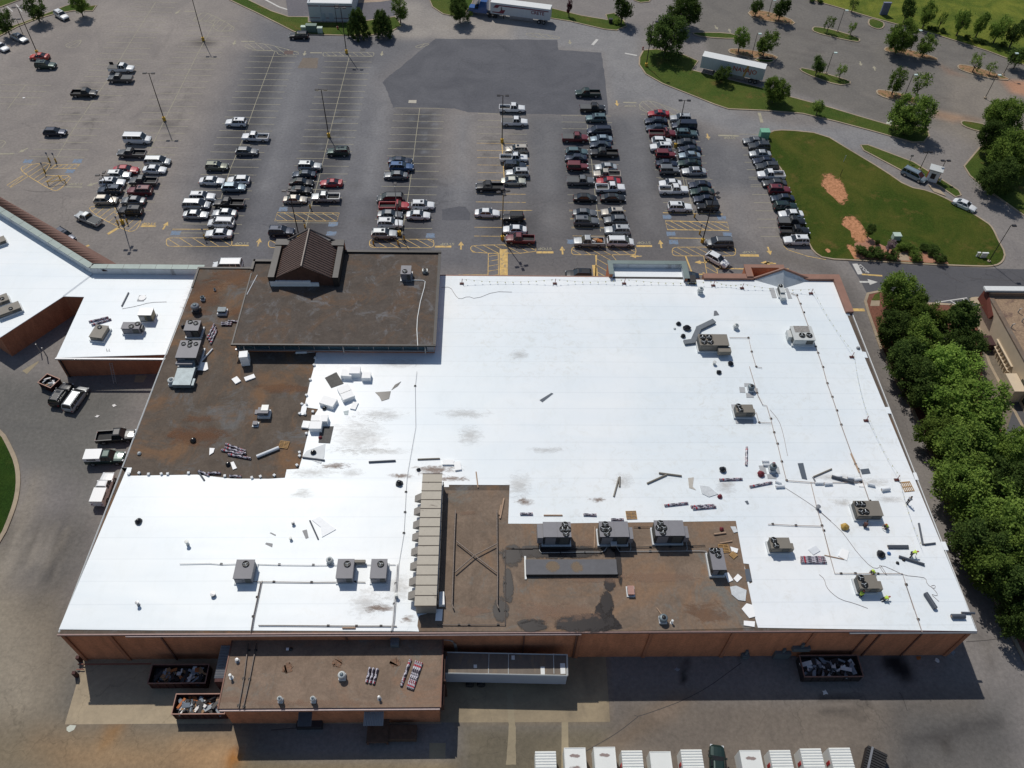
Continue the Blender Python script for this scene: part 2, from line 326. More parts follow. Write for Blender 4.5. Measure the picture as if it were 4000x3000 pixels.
overlay('concrete_pad',QQ(['03',640,700,700,700,525,1306,1440,1300,'13',1500,1300,1500,560,-300,560]),CONC,.004)
overlay('concrete_pad',QQ(['13',1440,640,2074,640,'23',755,700,795,1285,'13',1640,1290,1440,1290]),asphaltish('loading_concrete',alb(160,146,122),crack=.2,fine=.1,big=.2),.005)
overlay('concrete_pad',Q('13',[(1405,1456),(1537,1457),(1534,1584),(1403,1582)]),CONC2,.008)
overlay('concrete_strip',Q('an2',[(1600,1100),(1668,1080),(1680,1320),(1698,1500),(1700,1900),(1595,1900),(1625,1500),(1610,1320)]),CONC2,.009,.04)
overlay('concrete_strip',Q('23',[(402,1285),(455,1285),(460,1700),(400,1700)]),CONC2,.009)
overlay('concrete_strip',Q('st',[(240,1240),(420,1130),(415,1150),(290,1275)]),CONC2,.008)
overlay('concrete_strip',Q('st',[(1465,1290),(1590,1290),(1545,1365),(1450,1365)]),CONC2,.008)
mb=MB()
for k,pts in (('30',[(1010,1080),(1060,1000),(1075,1090)]),('03',[(540,1330),(570,1310),(618,1315),(600,1350),(560,1370),(540,1355)])): mb.flat(Q(k,pts),.02)
struct('concrete_spill',mb,M('plaster_spill',alb(196,198,184)))
# ---------- painted markings ----------
YEL=M('yellow_paint',alb(214,180,112),.8,var=.25,scale=1.5,dirt=(alb(150,138,118),1.2,.52)); YELB=M('bright_yellow_paint',alb(222,176,96),.8,var=.12,scale=1.5)
YF=M('faded_yellow_paint',alb(168,162,140),.85,var=.12,scale=.7,dirt=(alb(134,130,120),.9,.54)); WP=M('white_paint',alb(205,203,198),.8,var=.1,dirt=(alb(140,138,134),1.5,.6)); BLU=M('blue_paint',alb(118,138,162),.8,var=.2,scale=2,dirt=(alb(115,115,118),2,.5))
mkF=MB(); mkY=MB(); mkW=MB(); mkB=MB(); ZM=.012
def clipseg(a,b,poly):
    ts=[0,1]; n=len(poly)
    for i in range(n):
        p=poly[i];r=poly[(i+1)%n]; d=(b[0]-a[0],b[1]-a[1]); e=(r[0]-p[0],r[1]-p[1]); den=d[0]*e[1]-d[1]*e[0]
        if abs(den)<1e-9: continue
        t=((p[0]-a[0])*e[1]-(p[1]-a[1])*e[0])/den; u=((p[0]-a[0])*d[1]-(p[1]-a[1])*d[0])/den
        if 0<=u<=1 and 0<t<1: ts.append(t)
    ts.sort(); out=[]
    for s,t in zip(ts[:-1],ts[1:]):
        mx=(s+t)/2; px,py=a[0]+(b[0]-a[0])*mx,a[1]+(b[1]-a[1])*mx
        if sdist(poly,np.array([px]),np.array([py]))[0]<0 and t-s>1e-3: out.append((Vector((a[0]+(b[0]-a[0])*s,a[1]+(b[1]-a[1])*s,0)),Vector((a[0]+(b[0]-a[0])*t,a[1]+(b[1]-a[1])*t,0))))
    return out
def hatch(mb,poly,ang=-45,gap=1.15,w=.12,soft=2,ow=.14):
    P=smoothpoly(poly,soft) if soft else [Vector(p) for p in poly]
    mb.strip(P,ow,ZM,closed=True); c=sum(P,Vector())/len(P); d=Vector((math.cos(R(ang)),math.sin(R(ang)),0)); n=Vector((-d.y,d.x,0))
    for k in range(-60,61):
        o=c+n*(k*gap)
        for s,e in clipseg(o-d*60,o+d*60,P): mb.strip([s,e],w,ZM+.004)
def oval(k,x0,x1,y0,y1):
    r=(x1-x0)*.0; a=(y1-y0); return Q(k,[(x0+a*.15,y0),(x0+a*1.2,y0-1),(x1-a*1.2,y0-1),(x1-a*.15,y0),(x1,(y0+y1)/2),(x1-a*.15,y1),(x1-a*1.2,y1+1),(x0+a*1.2,y1+1),(x0+a*.15,y1),(x0,(y0+y1)/2)])
def stalls(mb,k,pts,ext=(0,0),sp=2.6,half=(5.6,5.6),w=.13,cl=True,off=0,mid=.12):
    P=Q(k,pts); P.sort(key=lambda p:-p.y)
    if cl: mb.strip(P,mid,ZM)
    y=P[0].y+off
    while y>P[-1].y:
        for a,b in zip(P[:-1],P[1:]):
            if a.y>=y>=b.y:
                x=a.x+(b.x-a.x)*(a.y-y)/max(1e-6,a.y-b.y); mb.strip([(x-half[0],y,0),(x+half[1],y,0)],w,ZM+.003)
        y-=sp
stalls(mkF,'00',[(222,735),(60,950)])
stalls(mkF,'00',[(1345,20),(1160,310),(930,690),(770,920),(640,1110),(490,1360)])
stalls(mkF,'00',[(1860,180),(1700,480),(1590,700),(1425,1030),(1270,1350),(1130,1659),(1050,1820)])
stalls(mkF,'10',[(165,440),(0,880),(-113,1200),(-222,1460),(-330,1800),(-420,2060)])
stalls(mkF,'10',[(808,485),(700,900),(625,1200),(540,1560),(470,1800),(420,2000)])
stalls(mkF,'10',[(1415,935),(1380,1200),(1350,1450),(1320,1659),(1290,1850),(1260,2020)])
stalls(mkF,'20',[(-85,985),(-87,1240)],half=(5.4,5.4)); stalls(mkY,'20',[(-87,1240),(-66,1570)],half=(5.4,5.4),w=.1,mid=.2)
stalls(mkY,'21',[(-75,60),(-83,540)],half=(5.4,4.5),w=.13,mid=.2)
stalls(mkF,'20',[(640,1000),(680,1320),(715,1659),(740,1850),(765,2000)]); stalls(mkY,'21',[(738,270),(780,520)],w=.1,cl=False)
stalls(mkF,'20',[(1330,990),(1440,1330),(1500,1659)]); stalls(mkF,'21',[(1500,0),(1565,290)],cl=True)
stalls(mkF,'20',[(2005,1160),(2050,1400),(2120,1659)],half=(1.0,4.5),cl=False); stalls(mkF,'31',[(-60,0),(60,560)],half=(2.5,4.5),cl=False)
hatch(mkF,Q('00',[(555,385),(690,343),(706,355),(660,412),(590,412)]),60,1.6,soft=1)
hatch(mkF,Q('00',[(1670,165),(1730,115),(1800,110),(2030,235),(2010,265),(1850,270),(1845,190),(1680,188)]),75,1.5,soft=1)
hatch(mkF,Q('10',[(-120,390),(30,365),(365,450),(368,475),(200,480),(170,435),(-40,432)]),-50,1.5,soft=1)
hatch(mkF,oval('10',578,1020,453,485),-50,1.3)
hatch(mkF,Q('10',[(1370,400),(1480,372),(1500,385),(1400,418)]),60,1.5,soft=1)
hatch(mkF,Q('20',[(100,290),(200,285),(420,320),(400,338),(180,320)]),-50,1.4,soft=1)
hatch(mkF,Q('00',[(-60,1215),(65,1215),(0,1290),(-80,1300)]),60,1.3,soft=1)
hatch(mkY,Q('00',[(175,1465),(200,1430),(440,1400),(420,1450),(370,1510),(470,1520),(625,1515),(560,1600),(500,1650),(440,1640),(240,1520)]),62,1.35,soft=1)
hatch(mkY,Q('00',[(430,1458),(470,1425),(690,1420),(665,1456)]),62,1.0,soft=0)
hatch(mkY,Q('00',[(60,1600),(190,1520),(250,1520),(90,1620)]),70,1.2,soft=0)
hatch(mkY,Q('01',[(765,255),(795,233),(930,238),(1000,240),(990,310),(1230,320),(1190,430),(1130,455),(1080,440),(860,330)]),65,1.25,soft=1)
hatch(mkY,oval('01',1435,2007,508,580),-38,1.5)
hatch(mkY,Q('11',[(185,288),(400,290),(500,290),(720,292),(700,362),(160,360)]),-40,1.2,soft=0,w=.1)
hatch(mkY,oval('11',105,700,530,590),-38,1.5); hatch(mkY,oval('11',978,1540,520,590),-38,1.3)
hatch(mkY,Q('11',[(1850,600),(1870,570),(2212,567),(2420,575),(2416,640),(1880,640)]),-38,1.25,soft=1)
hatch(mkY,Q('11',[(2008,643),(2093,643),(2096,850),(2004,850)]),15,1.3,soft=0)
hatch(mkY,oval('21',512,1073,588,652),-42,1.25); hatch(mkY,oval('21',1382,1935,588,662),-42,1.25)
hatch(mkY,Q('21',[(720,652),(860,652),(900,700),(860,840),(735,840)]),-42,1.4,soft=0)
hatch(mkY,Q('21',[(1324,360),(1860,372),(1875,443),(1342,436)]),-42,1.2,soft=0,w=.14,ow=.22)
hatch(mkY,Q('21',[(1655,662),(1770,780),(1785,855),(1690,850)]),-42,1.4,soft=0)
hatch(mkF,Q('20',[(1100,880),(1200,870),(1300,905),(1500,985),(1340,1000),(1110,965)]),-62,1.5,soft=1)
for k,pts,w in (('21',[(1305,290),(1820,302)],.22),('21',[(1358,508),(1660,512)],.2),('01',[(1490,432),(1990,434)],.18),('21',[(730,655),(722,840)],.2),('21',[(0,270),(178,270)],.15),('21',[(1500,665),(1570,850)],.3),('21',[(1770,770),(2020,775)],.3),
 ('31',[(0,768),(180,780)],.5),('31',[(135,575),(170,610),(340,665),(500,695)],.15),('31',[(680,1127),(835,1130)],.7),('31',[(810,822),(988,835)],.4),('20',[(2135,975),(2160,1060)],.7),('20',[(1780,1170),(1962,1175)],.55),('20',[(960,885),(1075,888)],.4),
 ('01',[(1215,406),(1348,406)],.45),('01',[(2003,572),(2150,574)],.3),('11',[(1545,583),(1688,583)],.5),('21',[(210,632),(358,632)],.6),('21',[(1075,578),(1210,578)],.55),('21',[(1970,658),(2133,660)],.65),('00',[(565,1615),(710,1617)],.3),
 ('00',[(0,1330),(125,1328)],.4),('10',[(468,456),(570,457)],.4),('00',[(1595,98),(1700,98)],.3),('11',[(1750,828),(2005,828)],.2),('21',[(712,742),(725,840)],.9),('11',[(2140,605),(2140,840)],1.5),('01',[(930,475),(1030,415)],.6),('01',[(690,610),(770,570)],.5),('00',[(2085,358),(2200,358)],.4)):
    (mkY if k[1]=='1' else mkF).strip(Q(k,pts),w,ZM+.002)
mkW.strip(Q('31',[(750,730),(798,822)]),1.0,ZM); mkW.strip(Q('20',[(976,460),(1080,480)]),.5,ZM); mkW.strip(Q('20',[(738,340),(695,388)]),.7,ZM)
hatch(mkW,Q('31',[(1450,1065),(1720,1025),(1750,1075),(1510,1113)]),-52,2.2,w=.2,soft=0,ow=.22)
for x in (60,140): mkW.strip(Q('00',[(x,55+(x-60)*-.2),(x+50,100)]),.25,ZM)
mkW.strip(Q('10',[(50,-20),(200,60),(345,105)]),.5,ZM); mkW.strip(Q('10',[(920,90),(1060,70),(1075,20)]),.4,ZM); mkW.strip(Q('10',[(860,30),(1060,20)]),.4,ZM)
def arrow(mb,k,x,y,ang,s=1.0):
    c=q(k,x,y); P=[(-1.3,-.18),(.0,-.18),(.0,-.6),(1.3,0),(.0,.6),(.0,.18),(-1.3,.18)]; a=R(ang)
    mb.flat([(c.x+s*(u*math.cos(a)-v*math.sin(a)),c.y+s*(u*math.sin(a)+v*math.cos(a)),0) for u,v in P],ZM)
for k,x,y,a in (('21',435,615,90),('11',1772,572,90),('21',1285,560,90),('11',25,545,90),('21',1630,718,180),('21',1650,822,0),('20',1693,1182,-90),('20',907,893,-90),('31',10,620,-90),('31',15,728,180),('01',1430,400,80),('21',1070,665,180),('21',2200,722,180)): arrow(mkY,k,x,y,a,.9)
for k,x,y,a in (('10',420,462,-90),('10',1088,464,-90),('20',500,365,-90),('00',2025,370,-90),('00',200,1300,-130),('30',800,550,-100),('30',920,590,80),('20',1765,238,-80),('20',1880,265,90),('00',1535,105,-110),('01',795,45,-150)): arrow(mkF,k,x,y,a,.85)
arrow(mkW,'31',870,888,0,1.3)
for k,x,y in (('21',1338,327),('21',1812,335),('21',1372,472),('21',1860,478),('21',1395,545),('01',1520,466),('00',240,1393),('00',672,1392),('00',605,1480),('11',650,470),('11',665,390),('11',1508,487),('21',515,540),('11',235,258)):
    c=q(k,x,y); P=[Vector((c.x+u*.85,c.y+v*.6,0)) for u,v in ((-1,-1),(1,-1),(1,1),(-1,1))]; mkB.flat(ragged(P,3,.12,int(x)),ZM)
struct('parking_line_markings',mkF,YF); struct('road_line_markings',mkY,YEL); struct('white_road_markings',mkW,WP); struct('blue_bay_markings',mkB,BLU)
def textmb(s,size,mat,name,loc,rot,parent=None,kind=None,ext=0.0,sx=1.0,bold=.02):
    cu=bpy.data.curves.new(name,'FONT'); cu.body=s; cu.size=size; cu.align_x='CENTER'; cu.align_y='CENTER'; cu.extrude=ext; cu.resolution_u=2; cu.offset=bold
    t=bpy.data.objects.new(name+'_tmp',cu); S.collection.objects.link(t); bpy.context.view_layer.update()
    me=bpy.data.meshes.new_from_object(t.evaluated_get(bpy.context.evaluated_depsgraph_get())); me.name=name; bpy.data.objects.remove(t)
    me.materials.clear(); me.materials.append(mat); o=bpy.data.objects.new(name,me); S.collection.objects.link(o)
    if parent is not None: o.parent=parent; o.matrix_parent_inverse=Matrix(); o.location=Vector(loc)-Vector(parent.location) if parent.rotation_euler.z==0 else Vector(loc); KIDS.setdefault(parent.name,[]).append(o)
    else: o.location=loc
    o.rotation_euler=rot; o.scale=(sx,1,1)
    if kind: o['kind']=kind
    return o
for k,x,y,a,mt in (('01',1288,385,180,YEL),('00',655,1590,180,YF),('21',1140,548,180,YF),('21',2050,630,180,YF),('21',285,600,180,YF),('01',2090,555,180,YF),('20',1020,915,180,YF),('20',1880,1190,180,YF),('31',825,775,-66,WP),('11',1655,560,180,YF)):
    c=q(k,x,y,ZM+.004); textmb('STOP',.95,mt,'stop_lettering',c,(0,0,R(a)),kind='structure',sx=1.15)
mb=MB()
for k,pts in (('23',[(1860,800),(1500,1060),(1035,1240),(1000,1235)]),('23',[(1030,1242),(860,1370),(600,1530)]),('33',[(1070,1040),(1095,1100),(1125,1195)]),('31',[(1510,800),(1560,850),(1620,860),(1700,905)]),('31',[(1690,805),(1705,850),(1960,870),(2212,868)]),('01',[(200,90),(300,110),(450,105)]),('33',[(1600,640),(1800,625),(1900,610)])):
    mb.strip(smoothpoly([p+Vector((rnd.uniform(-.15,.15),rnd.uniform(-.15,.15),0)) for p in Q(k,pts)],2,False),.08,.0115)
struct('road_cracks',mb,M('crack_tar',alb(74,70,69),.8))
# ---------- lawns, islands, kerbs ----------
def grassm(n,c,c2,c3,s=.35):
    m,nt,b=newmat(n); co=coord(nt); c1=ramp(nt,noise(nt,co,3.5,8,.8),[(.3,tuple(v*.55 for v in c)),(.7,tuple(v*1.35 for v in c))])
    f=ramp(nt,noise(nt,co,s*.25,6,.65,.6),[(.42,(0,0,0)),(.62,(1,1,1))]); c1=mixc(nt,c1,c2,f); f=ramp(nt,noise(nt,co,s*.6,7,.7),[(.56,(0,0,0)),(.7,(.8,.8,.8))]); c1=mixc(nt,c1,c3,f)
    fm=ramp(nt,noise(nt,co,5,8,.8),[(.3,(.6,.6,.6)),(.7,(1.3,1.3,1.3))]); c1=mixc(nt,c1,fm,1.0,'MULTIPLY'); nt.links.new(c1,b.inputs['Base Color']); b.inputs['Roughness'].default_value=.95; b.inputs['Specular IOR Level'].default_value=.1
    bm=nt.nodes.new('ShaderNodeBump'); bm.inputs['Strength'].default_value=.9; bm.inputs['Distance'].default_value=.25; nt.links.new(noise(nt,co,4,6,.8),bm.inputs['Height']); nt.links.new(bm.outputs[0],b.inputs['Normal']); return m
GR=grassm('lawn_grass',alb(68,86,30),alb(92,96,40),alb(122,104,58)); GR2=grassm('verge_grass',alb(74,96,40),alb(94,104,48),alb(120,100,60)); GR3=grassm('meadow_grass',alb(96,112,44),alb(128,134,56),alb(84,94,44),.5)
SOIL=M('orange_soil',alb(190,136,100),.95,var=.25,scale=1.6,bump=.4,dirt=(alb(96,94,48),1.1,.5)); MULCH=M('red_mulch',alb(120,78,62),.95,var=.35,scale=4); MULO=M('straw_mulch',alb(156,120,88),.95,var=.25,scale=3,dirt=(alb(80,88,42),1,.5))
def island(poly,mat,name='lawn',kerb=.16,h=.12,kn='kerb'):
    P=[Vector((p[0],p[1],0)) for p in poly]
    mb=MB(); mb.prism(P,0.001,h,bot=False); o=struct(name,mb,mat)
    if kerb:
        mb=MB(); n=len(P); ar=sum(P[i].x*P[(i+1)%n].y-P[(i+1)%n].x*P[i].y for i in range(n)); sg=1 if ar>0 else -1; O=[]
        for i in range(n):
            t=(P[(i+1)%n]-P[i-1]).normalized(); O.append(P[i]+Vector((t.y,-t.x,0))*kerb*2*sg)
        b=0; hh=h+.03
        for i in range(n): mb.v+=[(P[i].x,P[i].y,hh),(O[i].x,O[i].y,hh),(O[i].x,O[i].y,0)]
        for i in range(n):
            j=(i+1)%n
            for u,v in ((0,1),(1,2)):
                f=(3*i+u,3*i+v,3*j+v,3*j+u); mb.f.append(f if sg>0 else f[::-1]); mb.mi.append(0)
        struct(kn,mb,KERB)
    return o
LAWN=smoothpoly(QQ(['30',-5,1200,20,1140,150,1128,470,1160,700,1300,1000,1480,1200,1620,'31',1400,110,1600,205,1890,380,1935,430,1985,540,2040,640,2020,710,1960,745,1850,752,1300,730,800,700,490,685,400,630,350,540,320,430,270,330,220,200,150,60,'30',130,1480,90,1425,20,1370]),1)
island(LAWN,GR)
def edgesoil():
    m,nt,b=newmat('soft_orange_soil'); t=nt.nodes.new('ShaderNodeTexCoord'); co=coord(nt); f=noise(nt,co,1.1,8,.75,.6); gr=nt.nodes.new('ShaderNodeTexGradient'); gr.gradient_type='SPHERICAL'; mp=nt.nodes.new('ShaderNodeMapping'); mp.inputs['Location'].default_value=(-1,-1,0); mp.inputs['Scale'].default_value=(2,2,0); nt.links.new(t.outputs['Generated'],mp.inputs[0]); nt.links.new(mp.outputs[0],gr.inputs[0])
    a=node(nt,'ShaderNodeMath',operation='MULTIPLY_ADD',i1=.9); nt.links.new(gr.outputs[1],a.inputs[0]); nt.links.new(f,a.inputs[2]); nt.links.new(ramp(nt,a.outputs[0],[(.72,(0,0,0)),(.86,(1,1,1))]),b.inputs['Alpha'])
    nt.links.new(ramp(nt,noise(nt,co,2.2,6,.75),[(.35,alb(150,104,66)),(.65,alb(214,152,112))]),b.inputs['Base Color']); b.inputs['Roughness'].default_value=.95; return m
SOILA=edgesoil()
for k,pts in (('31',[(440,-15),(500,-45),(570,-50),(640,10),(650,90),(700,210),(640,215),(560,130),(470,60)]),('31',[(620,370),(740,320),(800,420),(870,510),(840,560),(740,560),(720,450),(660,410)]),('31',[(660,580),(690,560),(745,580),(745,690),(700,610)]),('31',[(495,615),(530,600),(540,630),(500,640)])):
    SZ=globals().get('SZ',.131)+.004; mb=MB(); P=Q(k,pts); cc=sum(P,Vector())/len(P); mb.flat([cc+(p-cc)*1.35 for p in P],SZ); struct('bare_soil',mb,SOILA)
mb=MB(); mb.flat(Q('31',[(745,690),(745,560),(860,500),(960,560),(1120,640),(1220,620),(1340,630),(1480,640),(1560,735),(1100,712)]),.13); struct('mulch_bed',mb,M('pine_straw',alb(172,124,100),.95,var=.25,scale=4))
mb=MB(); mb.flat(Q('31',[(1132,640),(1205,640),(1222,708),(1128,706)]),.145); struct('path',mb,KERB)
island(QQ(['30',805,1258,860,1258,1250,1405,1500,1560,1640,1650,'31',1660,138,1620,152,1500,70,1400,10,'30',1340,1570,1150,1470,830,1300]),GR2)
island(QQ(['20',1140,440,1108,500,1105,560,1160,640,1300,720,1500,800,1750,900,1870,940,2212,955,'30',300,980,600,1050,900,1130,1250,1228,1340,1225,1385,1175,1370,1110,1240,1090,1075,1095,800,1015,500,925,200,845,'20',2212,780,1900,700,1550,610,1600,530,1480,478,1400,466,1250,430]),GR2)
island(QQ(['20',335,75,600,140,830,178,815,130,880,118,960,180,985,225,900,262,800,252,500,182,330,156]),GR2)
island(QQ(['10',1490,-30,1530,60,1620,120,1760,150,1850,60,1900,-60]),GR2)
island(Q('00',[(-200,280),(0,265),(200,200),(420,115),(560,60),(620,40),(760,60),(830,50),(800,95),(640,92),(470,120),(330,160),(150,230),(0,310),(-200,380)]),GR2)
island(Q('00',[(-200,-40),(170,-60),(170,0),(0,62),(-200,110)]),GR2)
island(QQ(['00',1950,-60,1990,0,2212,105,'10',200,205,330,272,450,297,760,305,1000,302,1180,262,1255,222,1200,150,840,200,450,195,450,152,280,150,130,100,-200,-60]),GR2)
island(smoothpoly(Q('02',[(-900,300),(-200,400),(0,540),(75,680),(125,800),(143,930),(130,1080),(90,1220),(0,1440),(-200,1700),(-900,1800)]),1),grassm('dark_lawn',alb(48,74,26),alb(60,82,30),alb(70,80,36)),kerb=.3)
for pts,mt in (([(272,605),(300,590),(560,660),(705,705),(700,728),(600,735),(380,660)],GR2),([(385,250),(410,235),(560,262),(770,325),(790,355),(760,362),(560,320),(400,278)],GR2),([(1008,430),(1030,410),(1200,430),(1450,500),(1460,530),(1300,500),(1020,445)],MULO),([(940,792),(965,778),(1180,820),(1300,870),(1260,900),(1100,870),(960,825)],MULO),
 ([(1640,575),(1670,560),(1850,600),(2080,680),(2060,695),(1860,665),(1660,605)],MULO),([(1668,1060),(1700,1048),(1900,1085),(1880,1140),(1800,1128),(1690,1090)],GR2),([(880,160),(985,190),(1000,220),(975,250),(920,245),(870,215)],GR2),([(-180,100),(-60,90),(180,160),(240,215),(120,200),(-120,165)],MULO),([(-340,435),(-300,424),(-100,445),(80,490),(60,520),(-120,505),(-320,465)],MULO),([(-660,290),(-600,285),(-350,290),(-240,320),(-300,336),(-560,320)],GR2),([(-100,500),(30,500),(50,530),(0,545),(-100,530)],GR2)):
    island(smoothpoly(Q('30',pts),1),mt,'planted_island')
island(Q('20',[(1050,-30),(1060,5),(1110,22),(1180,15),(1220,-30)]),GR2,'planted_island')
island(QQ(['30',250,-300,380,0,600,62,900,152,1080,200,1300,252,1600,345,1900,440,2212,560,2900,800,3300,-900,600,-900]),GR3,'meadow')
island(QQ(['30',1830,1285,1700,1440,1750,1520,1900,1640,2212,1860,2900,2300,2900,1000,2000,1160]),GR2)
island(QQ(['31',965,978,872,998,852,1060,880,1160,930,1300,1000,1500,1080,1659,'32',1150,130,1260,330,1500,900,1800,1500,'33',1870,330,1960,520,2200,1000,2600,1600,3000,1300,'32',2300,700,'31',1900,1600,1850,1450,1760,1100,1500,1090,1200,1080]),MULCH,'planting_strip',kerb=.25)
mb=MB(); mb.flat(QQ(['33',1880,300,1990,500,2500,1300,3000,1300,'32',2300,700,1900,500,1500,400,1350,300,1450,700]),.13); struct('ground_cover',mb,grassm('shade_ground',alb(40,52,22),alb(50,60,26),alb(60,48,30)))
mb=MB(); mb.flat(Q('31',[(962,985),(965,1050),(892,1052),(920,1000)]),.135); struct('lawn',mb,GR2)
mb=MB(); mb.flat(Q('31',[(965,1053),(960,1100),(880,1100),(890,1052)]),.14); struct('path',mb,KERB)
island(smoothpoly(Q('31',[(1730,1045),(1760,1020),(1880,1020),(1900,1080),(1790,1080)]),1),KERB,'pavement',kerb=0)
overlay('yard_road',QQ(['31',1850,1450,2300,1300,2400,1800,'32',2400,900,1900,400,1850,200]),asphaltish('side_yard',alb(128,118,104),crack=.1),.14)
overlay('yard_road',QQ(['32',2060,120,2140,260,2000,700,2600,900,2600,200]),ROADM,.145)
# =================== BUILDINGS ===================
def brickm(n,c,shade=.0):
    m,nt,b=newmat(n); t=nt.nodes.new('ShaderNodeTexCoord').outputs['Object']; sp=nt.nodes.new('ShaderNodeSeparateXYZ'); nt.links.new(t,sp.inputs[0])
    ad=node(nt,'ShaderNodeMath',operation='ADD'); nt.links.new(sp.outputs[0],ad.inputs[0]); nt.links.new(sp.outputs[1],ad.inputs[1])
    cb=nt.nodes.new('ShaderNodeCombineXYZ'); nt.links.new(ad.outputs[0],cb.inputs[0]); nt.links.new(sp.outputs[2],cb.inputs[1])
    br=nt.nodes.new('ShaderNodeTexBrick'); br.inputs['Scale'].default_value=2.2; br.inputs['Color1'].default_value=(*c,1); br.inputs['Color2'].default_value=(*[v*.75 for v in c],1); br.inputs['Mortar'].default_value=(*[v*1.1 for v in c],1); br.inputs['Mortar Size'].default_value=.012
    nt.links.new(cb.outputs[0],br.inputs['Vector']); f=ramp(nt,noise(nt,coord(nt,(1,1,.25)),.8,6,.7),[(.3,(.72,.7,.68)),(.7,(1.15,1.12,1.1))]); nt.links.new(mixc(nt,br.outputs[0],f,1.0,'MULTIPLY'),b.inputs['Base Color']); b.inputs['Roughness'].default_value=.9; return m
BRICK=brickm('red_brick',(.58,.235,.12)); BRICK2=brickm('dark_brick',(.44,.18,.095))
def membrane(n,c=(.90,.915,.92),dirt=.0,wave=.12,rough=.42):
    m,nt,b=newmat(n); co=coord(nt); cs=coord(nt,(.05,.14,1)); ck=coord(nt,(.3,.12,1))
    f=noise(nt,cs,1.0,6,.6,.8); col=ramp(nt,f,[(.3,(c[0]*.93,c[1]*.955,c[2]*.98)),(.62,c)])
    g=ramp(nt,noise(nt,ck,2.2,7,.7,.3),[(.32,(.97,.97,.965)),(.5,(1,1,1))]); col=mixc(nt,col,g,1.0,'MULTIPLY')
    # welded lap seams of the sheets
    sp=nt.nodes.new('ShaderNodeSeparateXYZ'); nt.links.new(co,sp.inputs[0]); mo=node(nt,'ShaderNodeMath',operation='PINGPONG',i1=1.52); nt.links.new(sp.outputs[1],mo.inputs[0]); sm=ramp(nt,mo.outputs[0],[(0,(.86,.87,.885)),(.12,(1,1,1))]); col=mixc(nt,col,sm,.55,'MULTIPLY'); bg_=ramp(nt,noise(nt,co,.022,3,.5,.6),[(.42,(.87,.925,.95)),(.62,(1,1,1))]); col=mixc(nt,col,bg_,.75,'MULTIPLY')  # then broad bluish blobs: sky reflection painted into the membrane colour
    if dirt:
        h=ramp(nt,noise(nt,co,.9,9,.78,.8),[(.5,(1,1,1)),(.74,(.80,.76,.70))]); k=ramp(nt,noise(nt,co,.06,3),[(.45,(0,0,0)),(.65,(1,1,1))]); h=mixc(nt,(1,1,1),h,k); col=mixc(nt,col,h,dirt,'MULTIPLY')
    nt.links.new(col,b.inputs['Base Color']); b.inputs['Roughness'].default_value=rough; b.inputs['Specular IOR Level'].default_value=.35
    bm=nt.nodes.new('ShaderNodeBump'); bm.inputs['Strength'].default_value=wave; bm.inputs['Distance'].default_value=.5; nt.links.new(noise(nt,coord(nt,(.03,.12,1)),1.0,3,.5),bm.inputs['Height']); nt.links.new(bm.outputs[0],b.inputs['Normal']); return m
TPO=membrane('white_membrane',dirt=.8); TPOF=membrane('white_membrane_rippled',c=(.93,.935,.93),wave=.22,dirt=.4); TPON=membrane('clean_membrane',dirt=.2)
def oldroof(n,base,rust,grey,s=1.0):
    m,nt,b=newmat(n); co=coord(nt); c=ramp(nt,noise(nt,co,.35*s,8,.72,.6),[(.3,tuple(v*.72 for v in base)),(.7,tuple(v*1.2 for v in base))])
    f=ramp(nt,noise(nt,co,.09*s,7,.7,1.5),[(.5,(0,0,0)),(.64,(1,1,1))]); c=mixc(nt,c,rust,f)
    f=ramp(nt,noise(nt,coord(nt,(1.1,1,1)),.16*s,8,.78,.8),[(.54,(0,0,0)),(.66,(.9,.9,.9))]); c=mixc(nt,c,grey,f)
    sp=nt.nodes.new('ShaderNodeSeparateXYZ'); nt.links.new(co,sp.inputs[0]); mo=node(nt,'ShaderNodeMath',operation='PINGPONG',i1=3.4); nt.links.new(sp.outputs[0],mo.inputs[0]); c=mixc(nt,c,ramp(nt,mo.outputs[0],[(0,(.62,.58,.55)),(.03,(1,1,1))]),.55,'MULTIPLY')
    f=ramp(nt,noise(nt,co,3.2,7,.8),[(.3,(.76,.76,.76)),(.7,(1.15,1.15,1.15))]); c=mixc(nt,c,f,1.0,'MULTIPLY'); nt.links.new(c,b.inputs['Base Color']); b.inputs['Roughness'].default_value=.85; b.inputs['Specular IOR Level'].default_value=.25; return m
OLD1=oldroof('brown_gravel_roof',alb(101,90,80),alb(126,98,74),alb(112,111,110)); OLD2=oldroof('tan_roof',alb(132,115,100),alb(142,116,94),alb(122,120,114)); OLD3=oldroof('raised_brown_roof',alb(95,86,79),alb(108,88,72),alb(120,120,122),1.7); OLD4=oldroof('dock_roof',alb(140,121,105),alb(146,118,98),alb(128,127,120),1.2)
METG=M('grey_metal',alb(150,152,156),.45,.5,var=.08); DKM=M('dark_flashing',alb(52,50,50),.5,.3,var=.2); GREENM=M('green_coping',alb(118,132,130),.5,.2,var=.1,scale=.6); BCOP=M('brown_coping',alb(150,112,96),.7,.0,var=.12,scale=.6); WHM=M('white_metal',alb(228,230,228),.45,0,var=.04); GUT=M('gutter_metal',alb(120,84,70),.6,.2); BLK=M('black_rubber',alb(38,37,38),.6,var=.3)
PAR=M('parapet_membrane',alb(200,206,210),.5,var=.1,scale=.6,dirt=(alb(150,150,152),.4,.56),sc=(1,1,.4))
